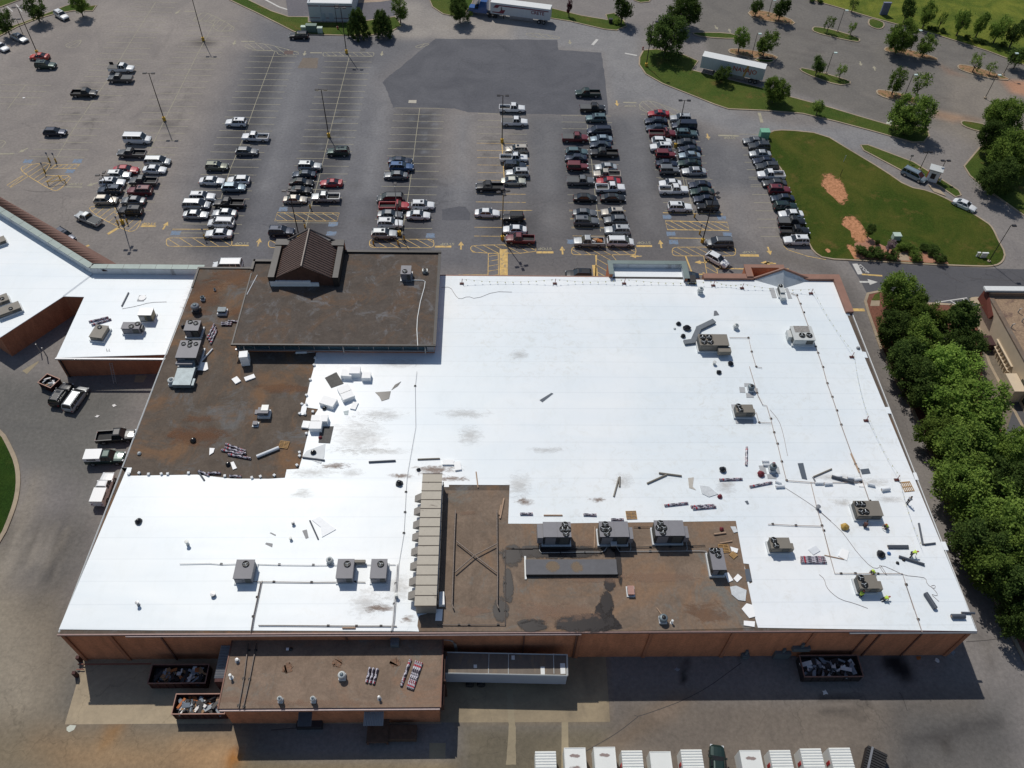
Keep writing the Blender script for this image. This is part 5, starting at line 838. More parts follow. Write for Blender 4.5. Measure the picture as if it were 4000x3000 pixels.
for a,mt,r in ((('12',402,745,592,770,'dark tube across the torn membrane corner below the foam stacks'),DRO,.13),(('12',975,785,1205,773,'dark tube alone in the middle of the smudged roof'),DRO,.14),(('12',1397,762,1588,755,'pale grey tube near the dirt behind the beige duct'),UT,.12),(('12',465,1290,538,1452,'dark tube leaning toward the crumpled white sheet'),DRO,.1),(('sw',1300,825,1620,695,'big silver tube on brown roofing beside the small pallet'),WRO,.24),(('sw',455,1035,545,1165,'dark tube crossing onto the white membrane edge'),DRO,.12),
  (('wk',145,180,400,250,'long dark blue roll among the scattered grey rolls'),DRO,.22),(('wk',788,982,1025,982,'upper dark roll of the pair beside the gas pipes'),DRO,.15),(('wk',795,1000,1028,1000,'lower dark roll of the pair beside the gas pipes'),DRO,.15),(('wk',1148,720,1195,965,'dark roll pointing along the right roof edge'),DRO,.13),(('wk',1210,965,1338,950,'short dark roll meeting the edge roll at a corner'),DRO,.13),(('wk',920,1102,1210,1195,'dark roll beside the bending worker'),DRO,.18),(('wk',1225,1525,1340,1700,'wide dark roll slanting toward the front right corner'),DRO,.3),
  (('33',1487,430,1595,430,'short fat dark roll at the front right corner'),DRO,.3),(('33',1568,402,1675,405,'thin dark roll hanging over the right edge at the front corner'),DRO,.15),(('22',1130,0,1131,1,'x'),DRO,.1),(('rr',1408,745,1485,745,'upper small white roll left of the shiny exhaust'),WRO,.2),(('rr',1420,785,1500,785,'lower small white roll left of the shiny exhaust'),WRO,.2),(('rr',1565,1035,1662,1030,'white roll below the torn packaging heap'),WRO,.22),(('rr',1560,975,1625,995,'white roll against the torn packaging heap'),WRO,.18),(('rr',2015,995,2110,995,'white roll at the foot of the tan plank'),WRO,.2),
  (('wk',60,268,150,262,'white roll left of the long dark blue roll'),WRO,.22),(('wk',170,190,260,180,'white roll tucked behind the long dark blue roll'),WRO,.2),(('wk',325,195,412,205,'left white roll near the dark square mat'),WRO,.24),(('wk',400,220,485,212,'right white roll near the dark square mat'),WRO,.24),(('wk',720,335,812,320,'white roll alone right of the plastic litter'),WRO,.26),(('wk',560,268,640,285,'white roll beside the plastic litter'),WRO,.22),(('11',345,1498,440,1495,'white folded sheet roll at the raised wall foot'),WRO,.2),(('st',1315,540,1388,395,'dark roll behind the cooling box on the shop roof'),GRO,.12),
  (('rr',1992,925,2030,995,'short grey tube meeting the tan pipe'),GRO,.1),(('32',120*0+395,912,550,845,'long grey-tan tube leaning beside the pipe'),UT,.12),(('32',718,712,790,875,'brown tube along the gas pipe'),CARD,.12),(('22',275,1245,435,1245,'long wooden pole between two short wrapped rolls'),CARD,.1),(('22',1270,880,1465,905,'upper brown tube of the tilted T'),UT,.14),(('22',1168,970,1335,895,'lower brown tube of the tilted T'),UT,.14),(('22',880,1082,925,918,'long leaning brown tube of the narrow V'),UT,.12),(('22',930,998,932,912,'short brown tube of the narrow V'),UT,.12),
  (('du',1070,375,1030,575,'long wooden tube beside the steel rail'),CARD,.12),(('du',1042,440,1022,540,'short wooden tube beside the steel rail'),CARD,.11),(('du',790,110,810,268,'pale timber lying over the membrane corner'),CARD,.08),(('ba',638,180,632,372,'yellow timber between the left and middle big units'),CARD,.07),(('ba',1720,250,1830,235,'cardboard tube among the litter right of the big units'),CARD,.13),(('ba',1198,918,1250,985,'wooden stick leaning on the bright exhaust'),CARD,.08),(('ba',1775,332,1885,312,'cardboard tube above the pallets'),CARD,.1),
  (('wk',62,1088,282,1135,'pale timber crossing the tan pipe'),CARD,.07),(('13',700,525,805,525,'short brown tube on the front eave'),CARD,.12),(('ca',780,740,900,515,'thin white pole leaning beside the raised block'),WRO,.06),(('nw',495,970,665,785,'bent white tube beside the torn foam panel'),WRO,.12)):
    if a[5]=='x': continue
    roll(*a,mt,r,zs if a[0]=='st' else (10.2 if a[5].startswith('thin white pole') else Z),name='loose_tube' if mt in (CARD,UT) else 'membrane_roll',group=G2)
# foam board stacks
def stack(k,x,y,w,dp,h,rot,label,n=3,z=Z,mat=ISO):
    c=q(k,x,y,z); t=thing('foam_board_stack',label,'board stack',c,R(rot),'stacks of white foam board')
    for i in range(n):
        mb=MB(); j=rnd.uniform(-.04,.04); mb.box(-w/2+j,w/2+j,-dp/2,dp/2,h*i/n+.01,h*(i+1)/n-.015); obj('board_bundle',mb,mat,t,world=False)
for a in (('nw',1150,985,1.25,1.25,2.0,8,'tall white foam board stack at the corner of the raised block',4),('nw',1010,1245,1.2,.9,.2,-50,'small flat foam board lying left of its pair on brown roofing',1),('nw',1205,1205,1.5,.8,.2,28,'small flat foam board lying right of its pair on brown roofing',1),
  ('12',860,30,1.6,1.3,1.1,0,'high white stack beside the raised wall, middle of the back group',3),('12',790,45,1.6,1.3,.9,-4,'white stack left of the high stack in the back group',3),('12',958,65,1.3,1.2,.9,0,'white stack right of the back group, standing apart',2),('12',765,175,1.8,1.3,.7,28,'wrapped stack with weights behind the leaning boards',3),('12',795,235,1.8,1.2,.8,28,'stack of leaning film-wrapped boards in the middle group',5),('12',630,285,2.2,1.5,.8,-20,'broad stack with three weights and a black bag at its foot',4),
  ('12',852,305,.8,1.3,.25,-14,'flat white board beside the middle group',1),('12',530,435,1.4,1.0,.9,0,'film wrapped stack behind the twin stacks at the roofing edge',3),('12',598,440,1.0,1.2,1.0,0,'narrow tall stack with a weight, right of twin stacks',3),('12',525,500,1.7,1.3,1.0,0,'squat stack with one weight nearest the red bucket',3),('12',435,470,1.0,1.2,.35,-5,'low white stack standing alone on the brown roofing',1),('12',1662,795,1.6,.8,.3,0,'left of two flat boards above the beige duct',1),('12',1745,825,.9,1.4,.3,10,'right of two flat boards above the beige duct',1),
  ('13',1500,300,.8,1.7,.6,4,'white carton stack beside the near end of the beige duct',2),('13',1485,420,.8,1.5,.06,-2,'flat white sheet below the near end of the beige duct',1)): stack(*a)
c0=q('11',150,905,10.22)
for i in range(6):
    c=q('11',165+i*69,925,10.22); t=thing('foam_board_stack',['leftmost','second','third','fourth','fifth','lowest and rightmost'][i]+' white pallet stack in the row along the gable wall','board stack',(c.x,c.y+.5,10.22),0,'stacks of white foam board'); h=1.1 if i<5 else .7
    for j in range(3): mb=MB(); mb.box(-.68,.68,-.55,.55,h*j/3+.01,h*(j+1)/3-.02); obj('board_bundle',mb,ISO,t,world=False)
def bag(k,x,y,r,label,mat=BAG,z=Z,name='rubbish_bag',h=.7,cat='bag'):
    c=q(k,x,y,z); t=MB(); n=10; rr_=random.Random(int(x*7+y)); prof=[(.7,0),(1.0,.25),(.95,.5),(.6,.8),(.15,1.0)]
    b=0
    for pr,pz in prof: t.v+=[(r*pr*(1+rr_.uniform(-.18,.18))*math.cos(2*math.pi*i/n),r*pr*(1+rr_.uniform(-.18,.18))*math.sin(2*math.pi*i/n),r*pz*h*2) for i in range(n)]
    for i in range(4):
        for j in range(n): t.f.append((i*n+j,i*n+(j+1)%n,(i+1)*n+(j+1)%n,(i+1)*n+j)); t.mi.append(0)
    t.f.append(tuple(4*n+j for j in range(n))); t.mi.append(0)
    return solo(name,t,mat,label,cat,'bags and buckets on the roof',c)
RED=M('red_bag',alb(120,40,48),.4,var=.3); YB=M('yellow_black',alb(186,150,72),.5,var=.5,scale=5)
for a in (('21',1438,1255,.4,'black bag nearest the back of the rubbish beside the dogleg duct'),('21',1510,1295,.6,'biggest black bag in the rubbish beside the dogleg duct'),('21',1477,1362,.4,'black bag in front of the rubbish by the dogleg duct'),('21',1887,1600,.45,'black bag open at the top below the dogleg unit'),('22',1785,15,.4,'black bag lying flat above the exhaust with four mats'),('02',1202,1305,.45,'black bag alone on the front white roof'),('sw',390,600,.42,'black bag with a white stick on brown roofing'),('sw',890,940,.35,'black bag beside the bright white board'),('12',495,708,.4,'black bag on the torn membrane corner'),('12',592,328,.32,'black bag at the foot of the broad foam stack'),
  ('12',1238,975,.5,'black torn bag left of the beige duct top'),('12',1405,855,.28,'little black bag in the dirt behind the beige duct'),('nw',330,1330,.33,'black bag below the shiny duct'),('nw',240,470,.32,'black ball-like bag at the left brown roof edge'),('rr',950,850,.5,'black bucket beside the crossed wrapped roll'),('wk',700,1085,.55,'large black bag left of the blue can'),('an',1208,655,.22,'little black bag on the dock roof beside a white tile'),('11',1558,880,.3,'small dark heap at the raised roof right edge')): bag(*a[:5],z=5.62 if a[0]=='an' else Z)
for a in (('rr',918,1155,.35,'dark red bag beside the clear film'),('rr',1388,900,.5,'big dark red bag left of the exhaust mats'),('rr',1540,780,.3,'red cap behind the shiny exhaust'),('12',557,578,.28,'red bucket at the foot of the squat foam stack'),('ba',1787,205,.3,'bright red bag in the litter right of the big units')): bag(*a[:5],mat=RED)
bag('wk',285,770,.55,'yellow and black generator left of the square four-fan unit',YB,name='generator',cat='generator'); bag('wk',798,1070,.25,'small blue can near the large black bag',M('blue_can',alb(70,120,180),.4),name='paint_can',cat='can')
for a in (('21',1405,1295,.2,'small grey bucket left of the black rubbish bags',UL),('12',690,665,.01,'x',UL),('wk',900,1180,.22,'left of two small dark weights near the dark roll',BLK),('wk',970,1145,.22,'right of two small dark weights near the dark roll',BLK),('31',778,770+695,.3,'grey crumpled bag at the right edge near a stanchion',METG),('wk',2040-1500,0,.01,'x',BLK),('02',1205,715,.28,'white bucket left of the brown roofing litter',UL)):
    if a[4]!='x': bag(*a[:5],mat=a[5])
# ballast tiles along the membrane edge
WTS=M('white_block',alb(232,234,234),.7)
for i,(k,x,y) in enumerate((('12',470,78),('12',437,213),('12',398,290),('12',438,290),('12',378,372),('12',425,375),('12',492,355),('12',475,465),('12',437,543),('12',377,707),('12',378,737),('12',355,817),('12',160,905),('12',40,915),('02',1115,893),('02',1205,885),('02',1287,895),('02',1397,893),('02',1452,893),('02',1632,885),('02',1945,910),('11',513,1550),('11',503,1612),('02',2178,925))):
    c=q(k,x,y,Z); mb=MB(); a=rnd.random()*3; mb.box(-.16,.16,-.16,.16,.04,.3,0,a,c); o=solo('ballast_block',mb,WTS,'white ballast block on the loose edge of the white membrane','block','ballast blocks along the membrane edge')
def plate(k,pts,label,mat,z=Z,h=.03,name='membrane_offcut',cat='sheet',dz=.05):
    mb=MB(); mb.prism(Q(k,pts,z),z+dz,z+dz+h); return solo(name,mb,mat,label,cat,'sheets and offcuts on the roof')
GMAT=M('grey_walk_mat',alb(176,178,180),.7,var=.05); DMAT=M('dark_mat',alb(84,94,106),.6,var=.08)
for a in (('22',[(238,252),(262,270),(357,195),(340,190)],'dark wedge-shaped offcut alone in the open white field',DMAT),('22',[(1892,290),(1925,290),(1925,328),(1900,328)],'grey mat left of the grey-mat unit',GMAT),('22',[(1925,415),(2085,420),(2085,457),(1935,455)],'long grey mat in front of the two-fan unit',GMAT),('22',[(1962,138),(2010,140),(2015,188),(1968,185)],'left grey mat of four round the exhaust',GMAT),('22',[(2070,148),(2122,150),(2128,193),(2078,190)],'right grey mat of four round the exhaust',GMAT),('22',[(2020,190),(2085,192),(2088,230),(2025,230)],'front grey mat of four round the exhaust',GMAT),('22',[(2005,105),(2062,107),(2062,128),(2008,135)],'back grey mat of four round the exhaust',GMAT),
  ('rr',[(1365,795),(1440,795),(1460,890),(1395,885)],'left grey mat beside the shiny exhaust and rolls',GMAT),('rr',[(1530,808),(1595,810),(1615,890),(1548,888)],'right grey mat beside the shiny exhaust and rolls',GMAT),('rr',[(1460,895),(1560,895),(1572,950),(1470,945)],'front grey mat beside the shiny exhaust',GMAT),('32',[(255,798),(303,795),(338,940),(292,930)],'long dark mat with a round white cut at one end',DMAT),('32',[(795,850),(868,842),(885,885),(812,893)],'dark square mat beside the gas pipe',DMAT),('gb',[(680,780),(765,775),(815,950),(735,950)],'grey mat left of the small pale unit',GMAT),('gb',[(960,780),(1005,780),(1080,960),(1010,960)],'grey mat right of the small pale unit',GMAT),
  ('st',[(1505,428),(1575,428),(1552,488),(1480,488)],'grey square mat with a round white hole on the shop roof',GMAT),('12',[(595,60),(695,10),(758,110),(650,148)],'dark pallet mat covered with small white blocks',M('dark_tarp',alb(78,76,74),.7,var=.3)),('12',[(1030,185),(1165,175),(1150,240),(1085,260),(1065,220)],'torn black sheet with yellow insulation in the middle of the roof',BAG),('12',[(1170,165),(1200,120),(1255,90),(1225,130)],'black blown strip above the torn sheet',BAG),('12',[(555,480),(672,478),(640,625),(540,620)],'dark mat under the silver rolls',M('dark_tarp',alb(78,76,74),.7,var=.3)),('12',[(600,630),(440,690),(400,740),(560,800),(590,740)],'loose bluish membrane flap at the roofing corner',PAR),
  ('sw',[(925,915),(970,900),(1018,995),(960,1018)],'bright white board with a tail on brown roofing',ISO),('sw',[(625,705),(698,710),(680,770),(620,810)],'crumpled white sheet on brown roofing left of the four rolls',ISO),('sw',[(1960,70),(2035,75),(2000,230),(1925,230)],'grey-white sheet held by blocks at the roofing edge',WRO),('nw',[(460,985),(590,985),(605,1080),(560,1105),(450,1095)],'torn white foam panel with a black hole beside the tall unit',ISO),('nw',[(1870,820),(2040,805),(2140,835),(2040,845),(1855,855)],'white torn flap at the foot of the raised wall',WRO),
  ('ba',[(1970,930),(2015,880),(2070,895),(2095,1000),(2040,1015)],'folded white sheet at the edge of tan roofing',ISO),('ba',[(1990,1038),(2092,1045),(2088,1095),(1990,1080)],'small white sheet at the front eave by tan roofing',ISO),('ba',[(1815,605),(1850,600),(1895,670),(1850,690)],'triangular white sheet beside the three-fan unit',ISO),('ba',[(1895,655),(1935,612),(1975,645),(1930,690)],'square white sheet right of the triangular one',ISO),('ba',[(1868,365),(1940,385),(1930,422),(1880,408)],'white board on top of the pallet litter',ISO),('ba',[(2000,570),(2040,565),(2065,680),(2015,680)],'dark mat at the tan roofing right edge',DMAT),
  ('32',[(605,1600),(640,1535),(700,1560),(680,1640)],'clean white patch sheet near the tan timber',ISO),('32',[(345,1545),(410,1510),(450,1555),(390,1590)],'grey-white bag lying above the four stacked rolls',WRO),('32',[(775,975),(825,975),(835,1003),(785,1000)],'small white board among the scattered rolls',ISO),('12',[(120,1400),(130,1395),(172,1415),(168,1425)],'upper of two small grey offcuts on the front white roof',GRO),('12',[(80,1495),(90,1483),(145,1492),(140,1523)],'lower of two small grey offcuts on the front white roof',GRO),('12',[(400,1380),(440,1370),(455,1440),(430,1450)],'grey folded offcut left of the leaning dark tube',GRO),
  ('12',[(485,1290),(550,1260),(625,1320),(692,1370),(640,1400),(570,1438),(560,1350)],'crumpled white membrane sheet on the front white roof',WRO),('an',[(1158,640),(1188,640),(1185,668),(1155,668)],'bright white tile on the dock roof',ISO),('21',[(1745,1140),(1765,1138),(1790,1175),(1742,1182)],'small grey offcuts above the dogleg duct',GRO),('22',[(2010,1125),(2035,1120),(2048,1150),(2030,1153)],'small dark offcut near the creased membrane',DMAT),('12',[(755,350),(800,340),(795,380),(765,378)],'small silver sheet below the middle foam group',GALV),
  ('22',[(1885,1345),(1930,1345),(1950,1390),(1915,1400)],'heap of clear film at the corner of tan roofing',FILM),('22',[(1520,925),(1570,920),(1560,1000),(1590,1030),(1530,1010)],'brownish crumpled film left of the larger film',M('brown_film',alb(196,190,180),.3)),('22',[(1620,990),(1700,1000),(1780,1065),(1700,1090),(1640,1060)],'large crumpled clear film on the white roof',FILM),('ba',[(1865,730),(1920,720),(2015,760),(2005,860),(1940,850),(1880,800)],'big heap of clear plastic on the tan roofing right edge',FILM)):
    plate(a[0],ragged([Vector((x,y,0)) for x,y in a[1]],4,3,5) and a[1],a[2],a[3],z=zs if a[0]=='st' else (5.62 if a[0]=='an' else Z),h=.03 if a[3] not in (ISO,FILM,WRO) else .07)
c=q('st',1538,455,zs); mb=MB(); mb.lathe([(.62,0),(.6,.02),(0,.02)],(c.x,c.y,zs+.09),16); solo('round_cutout',mb,ISO,'round white disc lying on the grey square mat','disc')
def pallet(k,x,y,rot,label,s=1.0):
    c=q(k,x,y,Z); t=thing('pallet',label,'pallet',c,R(rot),'wooden pallets')
    for i in range(6): mb=MB(); mb.box(-.6*s,.6*s,-.52*s+i*.2*s-.05,-.52*s+i*.2*s+.06,.1,.13); obj('board',mb,WOOD,t,world=False)
    for i in range(3): mb=MB(); mb.box(-.6*s+i*.56*s,-.54*s+i*.58*s,-.55*s,.55*s,0,.1); obj('bearer',mb,WOOD,t,world=False)
for a in (('22',1030,1245,2,'wooden pallet behind the middle and right big units',1.15),('sw',1695,655,-8,'wooden pallet beside the silver tube on brown roofing',1.1),('32',1200,1000,96,'wooden pallet near the right edge stanchion',1.3),('ba',1810,380,4,'pallet under litter beside the three-fan unit',1.1),('ba',1895,440,40,'small tipped pallet end in the litter',.7)): pallet(*a)
# flag line stanchions
RST=M('stanchion_red',alb(150,62,50),.6); RSB=M('stanchion_base',alb(84,44,42),.7); YFL=M('yellow_flag',alb(222,210,120),.6)
ST=[('11',1778,905,'first flag stanchion nearest the raised brown block'),('21',370,905,'flag stanchion halfway between the raised block and the canopy'),('21',968,905,'flag stanchion just left of centre in front of the canopy'),('21',1738,922,'flag stanchion beside the round white exhaust'),('21',1986,945,'flag stanchion left of the small pale unit'),('31',370,990,'flag stanchion right of the small pale unit'),('31',722,1540,'flag stanchion near the grey crumpled bag on the right edge'),('32',845,430,'flag stanchion midway down the right edge'),('32',1110,942,'flag stanchion beside the right edge pallet')]
tops=[]
for i,(k,x,y,lab) in enumerate(ST):
    c=q(k,x,y,Z); t=thing('flag_stanchion',lab,'stanchion',c,0,'warning line stanchions'); mb=MB(); mb.box(-.34,.34,-.2,.2,0,.16,0,0,c); obj('base',mb,RSB,t); mb=MB(); mb.tube([c+Vector((0,0,.1)),c+Vector((.1,.1,1.05))],.05,6); obj('post',mb,RST,t); tops.append(c+Vector((.1,.1,1.0)))
tops.append(q('wk',1190,985,Z+.9))
for i,(a,b) in enumerate(zip(tops[:-1],tops[1:])):
    if i==8: pass
    L_=(b-a).length; n=max(6,int(L_/1.2)); P=[]
    for j in range(n+1): s_=j/n; p=a.lerp(b,s_); p.z-=.62*4*s_*(1-s_); P.append(p)
    t=thing('flag_line','warning flag line between '+['the first two stanchions by the raised block','second and third stanchions','the canopy stanchion and the round exhaust','the stanchions beside the round exhaust','the stanchions behind the small pale unit','the pale unit and the crumpled bag','the crumpled bag and middle right edge','middle right edge and the pallet','the pallet and the bending worker'][i],'flag line',(a.x,a.y,Z),0,'warning flag lines')
    mb=MB(); mb.tube(P,.018,3,caps=False); obj('line',mb,WHM,t); mb=MB()
    for j in range(n):
        p=P[j].lerp(P[j+1],.5); d_=(P[j+1]-P[j]).normalized()*.13; mb.add([p-d_,p+d_,p+Vector((.05,.0,-.34))],[(0,1,2)]); mb.add([p-d_+Vector((0,.004,0)),p+d_+Vector((0,.004,0)),p+Vector((.05,.004,-.34))],[(2,1,0)])
    o=obj('flag',mb,YFL,t); o['kind']='stuff' if 0 else 'part'; del o['kind']
# cables
CAB=M('cable',alb(150,140,138),.6)
for k,pts,lab in (('wk',[(0,580),(250,800),(340,920),(440,1060),(600,1230),(690,1240),(700,1190),(760,1280),(790,1335),(700,1240),(720,1200),(860,1260),(980,1320),(1140,1335),(1230,1350),(1240,1420),(1330,1480),(1340,1430),(1280,1440),(1360,1520),(1360,1560),(1280,1530),(1380,1620)],'long tangled grey cable running past the workers to the front corner'),
  ('wk',[(0,1310),(60,1360),(80,1450),(150,1530),(250,1600),(400,1640),(560,1700)],'thin cable looping over the open white roof near the front right'),('rr',[(1660,1040),(1880,1180),(2040,1290),(2200,1430)],'cable from the white roll toward the pipe junction'),('rr',[(1500,150),(1600,270),(1650,420),(1700,680)],'thin cable curving right of the gas pipe'),('st',[(1320,570),(1480,540),(1620,500),(1800,495)],'thin cable on the shop roof behind the cooling box'),('11',[(1600,935),(1680,930),(1720,1000),(1760,1040),(1830,1010),(1900,1035),(2060,970),(2212,975)],'thin dark cable winding near the first stanchion')):
    P=smoothpoly(Q(k,pts,zs+.04 if k=='st' else Z+.06),1,False); mb=MB(); mb.tube(P,.03,4); solo('cable',mb,CAB,lab,'cable','loose cables')
# ladder on the shop wall
t=thing('ladder','tall aluminium ladder leaning on the front brick wall of the shops','ladder',q('st',1238,1375,0)); a0=q('st',1228,1378,0); b0=q('st',1148,1000,4.9)
for s_ in (0,.42): mb=MB(); mb.tube([a0+Vector((s_,0,0)),b0+Vector((s_,0,0))],.035,5); obj('rail',mb,PIPEL,t)
mb=MB()
for i in range(1,19): p=a0.lerp(b0,i/19); mb.tube([p,p+Vector((.42,0,0))],.025,4)
obj('rung',mb,PIPEL,t)
# wall boxes, front eave things
for lab,x0,x1,z0,z1 in (('grey meter cabinets on the front brick wall right of the trailer',36.6,38.6,.2,1.7),('grey wall duct elbow above the meter cabinets',38.4,40.6,2.5,3.3),('small electrical box cluster left of the grey meter cabinets',32.5,33.4,.3,1.2)):
    mb=MB(); mb.box(x0,x1,40.5,41.0,z0,z1); mb.box((x0+x1)/2-.15,(x0+x1)/2+.15,40.7,41.0,z1,z1+.9); solo('wall_cabinet',mb,M('cabinet_grey',alb(104,114,118),.5,.2),lab,'wall cabinet','cabinets on the front wall')
for i in range(2):
    mb=MB(); mb.box(.9+i*1.9,2.3+i*1.9,40.55,41.0,.4,1.4); solo('wall_condenser',mb,UD,['left','right'][i]+' dark condenser box on the wall behind the parked trailer','condenser','condensers behind the trailer')
mb=MB()
for i in range(3): mb.tube([(-5.2,41.2-.1*i,5.6+.0*i),(-4.3+i*.1,40.9,5.5),(-3.9+i*.12,40.8,4.6),(-3.8+i*.12,40.8,2.4)],.05,6)
solo('bundled_conduits',mb,PIPEL,'three silver conduits bending down the wall right of the dock roof','conduit')
mb=MB(); c=q('an2',400,555,5.62); mb.box(c.x-.5,c.x+.5,c.y-.9,c.y+.9,5.62,6.3); solo('duct_outlet',mb,GALV,'shiny silver box duct outlet at the top of the dock roof','duct')
for i,(x,y) in enumerate(((1170,860),(1712,800),(390,800))):
    k='an' if i<2 else 'an2'; c=q(k,x,y,5.64); P=ragged(smoothpoly([c+Vector((.62*math.cos(j*1.05),.62*math.sin(j*1.05),0)) for j in range(6)],1),3,.22,i); mb=MB(); mb.prism(P,5.62,5.66); solo('leaf_litter',mb,M('dry_leaves',alb(128,98,78),.9,var=.4,scale=5,dirt=(alb(120,104,90),2.5,.5)),['leaf pile beside the left stones on the dock roof','leaf pile above the open round exhaust on the dock roof','leaf pile above the single long roll on the dock roof'][i],'leaf pile','leaf piles on the dock roof')
# =================== VEHICLES ===================
CG=M('car_glass',(.02,.025,.03),.06,.0,var=.05,coat=.5); TY=M('tyre_rubber',(.02,.02,.02),.8); RIM=M('wheel_rim',(.45,.46,.47),.3,.8); HL=M('headlight_glass',(.75,.78,.8),.1,.2); TL=M('tail_light_red',(.35,.03,.03),.2); BP=M('black_trim',(.025,.025,.027),.55); CHR=M('chrome_trim',(.6,.6,.62),.15,.9); BEDL=M('bed_liner',(.03,.03,.03),.8,var=.3)
PC={'white':(.74,.76,.77),'silver':(.42,.44,.45),'champagne':(.42,.39,.34),'grey':(.15,.16,.17),'dark grey':(.055,.06,.065),'black':(.012,.013,.015),'navy':(.012,.02,.042),'dark blue':(.015,.028,.05),'blue':(.04,.09,.2),'pale blue':(.24,.31,.36),'red':(.38,.025,.035),'dark red':(.14,.015,.022),'dark green':(.012,.035,.03),'bright red':(.5,.05,.03),'sage':(.13,.14,.11),'teal':(.10,.16,.17),'cream':(.55,.56,.48),'tan':(.36,.31,.23)}
PM={}
for n,c in PC.items():
    pale=sum(c)>1.6; m,nt,b=newmat('paint_'+n.replace(' ','_')); b.inputs['Base Color'].default_value=(*c,1); b.inputs['Metallic'].default_value=.0 if pale or 'red' in n else .35; b.inputs['Roughness'].default_value=.38; b.inputs['Coat Weight'].default_value=.8 if pale else .5; b.inputs['Coat Roughness'].default_value=.08; PM[n]=m
def ring(x,w,zb,zt,cr=.04):
    pts=[(0,zb),(w*.85,zb),(w*.97,zb+.08),(w,zb+(zt-zb)*.5),(w*.97,zt-.1),(w*.88,zt-.01),(w*.5,zt+cr*.8),(0,zt+cr)]
    return [(x,y,z) for y,z in pts]+[(x,-y,z) for y,z in pts[-2:0:-1]]
def lower(mb,st):
    rs=[ring(*s) for s in st]; n=len(rs[0]); b=len(mb.v)
    for r in rs: mb.v+=r
    for i in range(len(rs)-1):
        for k in range(n): mb.f.append((b+i*n+k,b+(i+1)*n+k,b+(i+1)*n+(k+1)%n,b+i*n+(k+1)%n)); mb.mi.append(0)
    mb.f.append(tuple(b+k for k in range(n))); mb.f.append(tuple(b+(len(rs)-1)*n+k for k in reversed(range(n)))); mb.mi+=[0,0]
def wheel(t,x,y,r,w=.22):
    mb=MB(); a=Vector((x,y-w/2*(1 if y<0 else -1)*-1,r)); s=1 if y>0 else -1
    mb=MB(); mb.tube([(x,y-s*w,r),(x,y,r)],r,14); wo=obj('wheel',mb,TY,t,world=False)
    mb=MB(); mb.tube([(x,y-s*.02,r),(x,y+s*.012,r)],r*.6,10); o=obj('rim',mb,RIM,wo,world=False); return wo
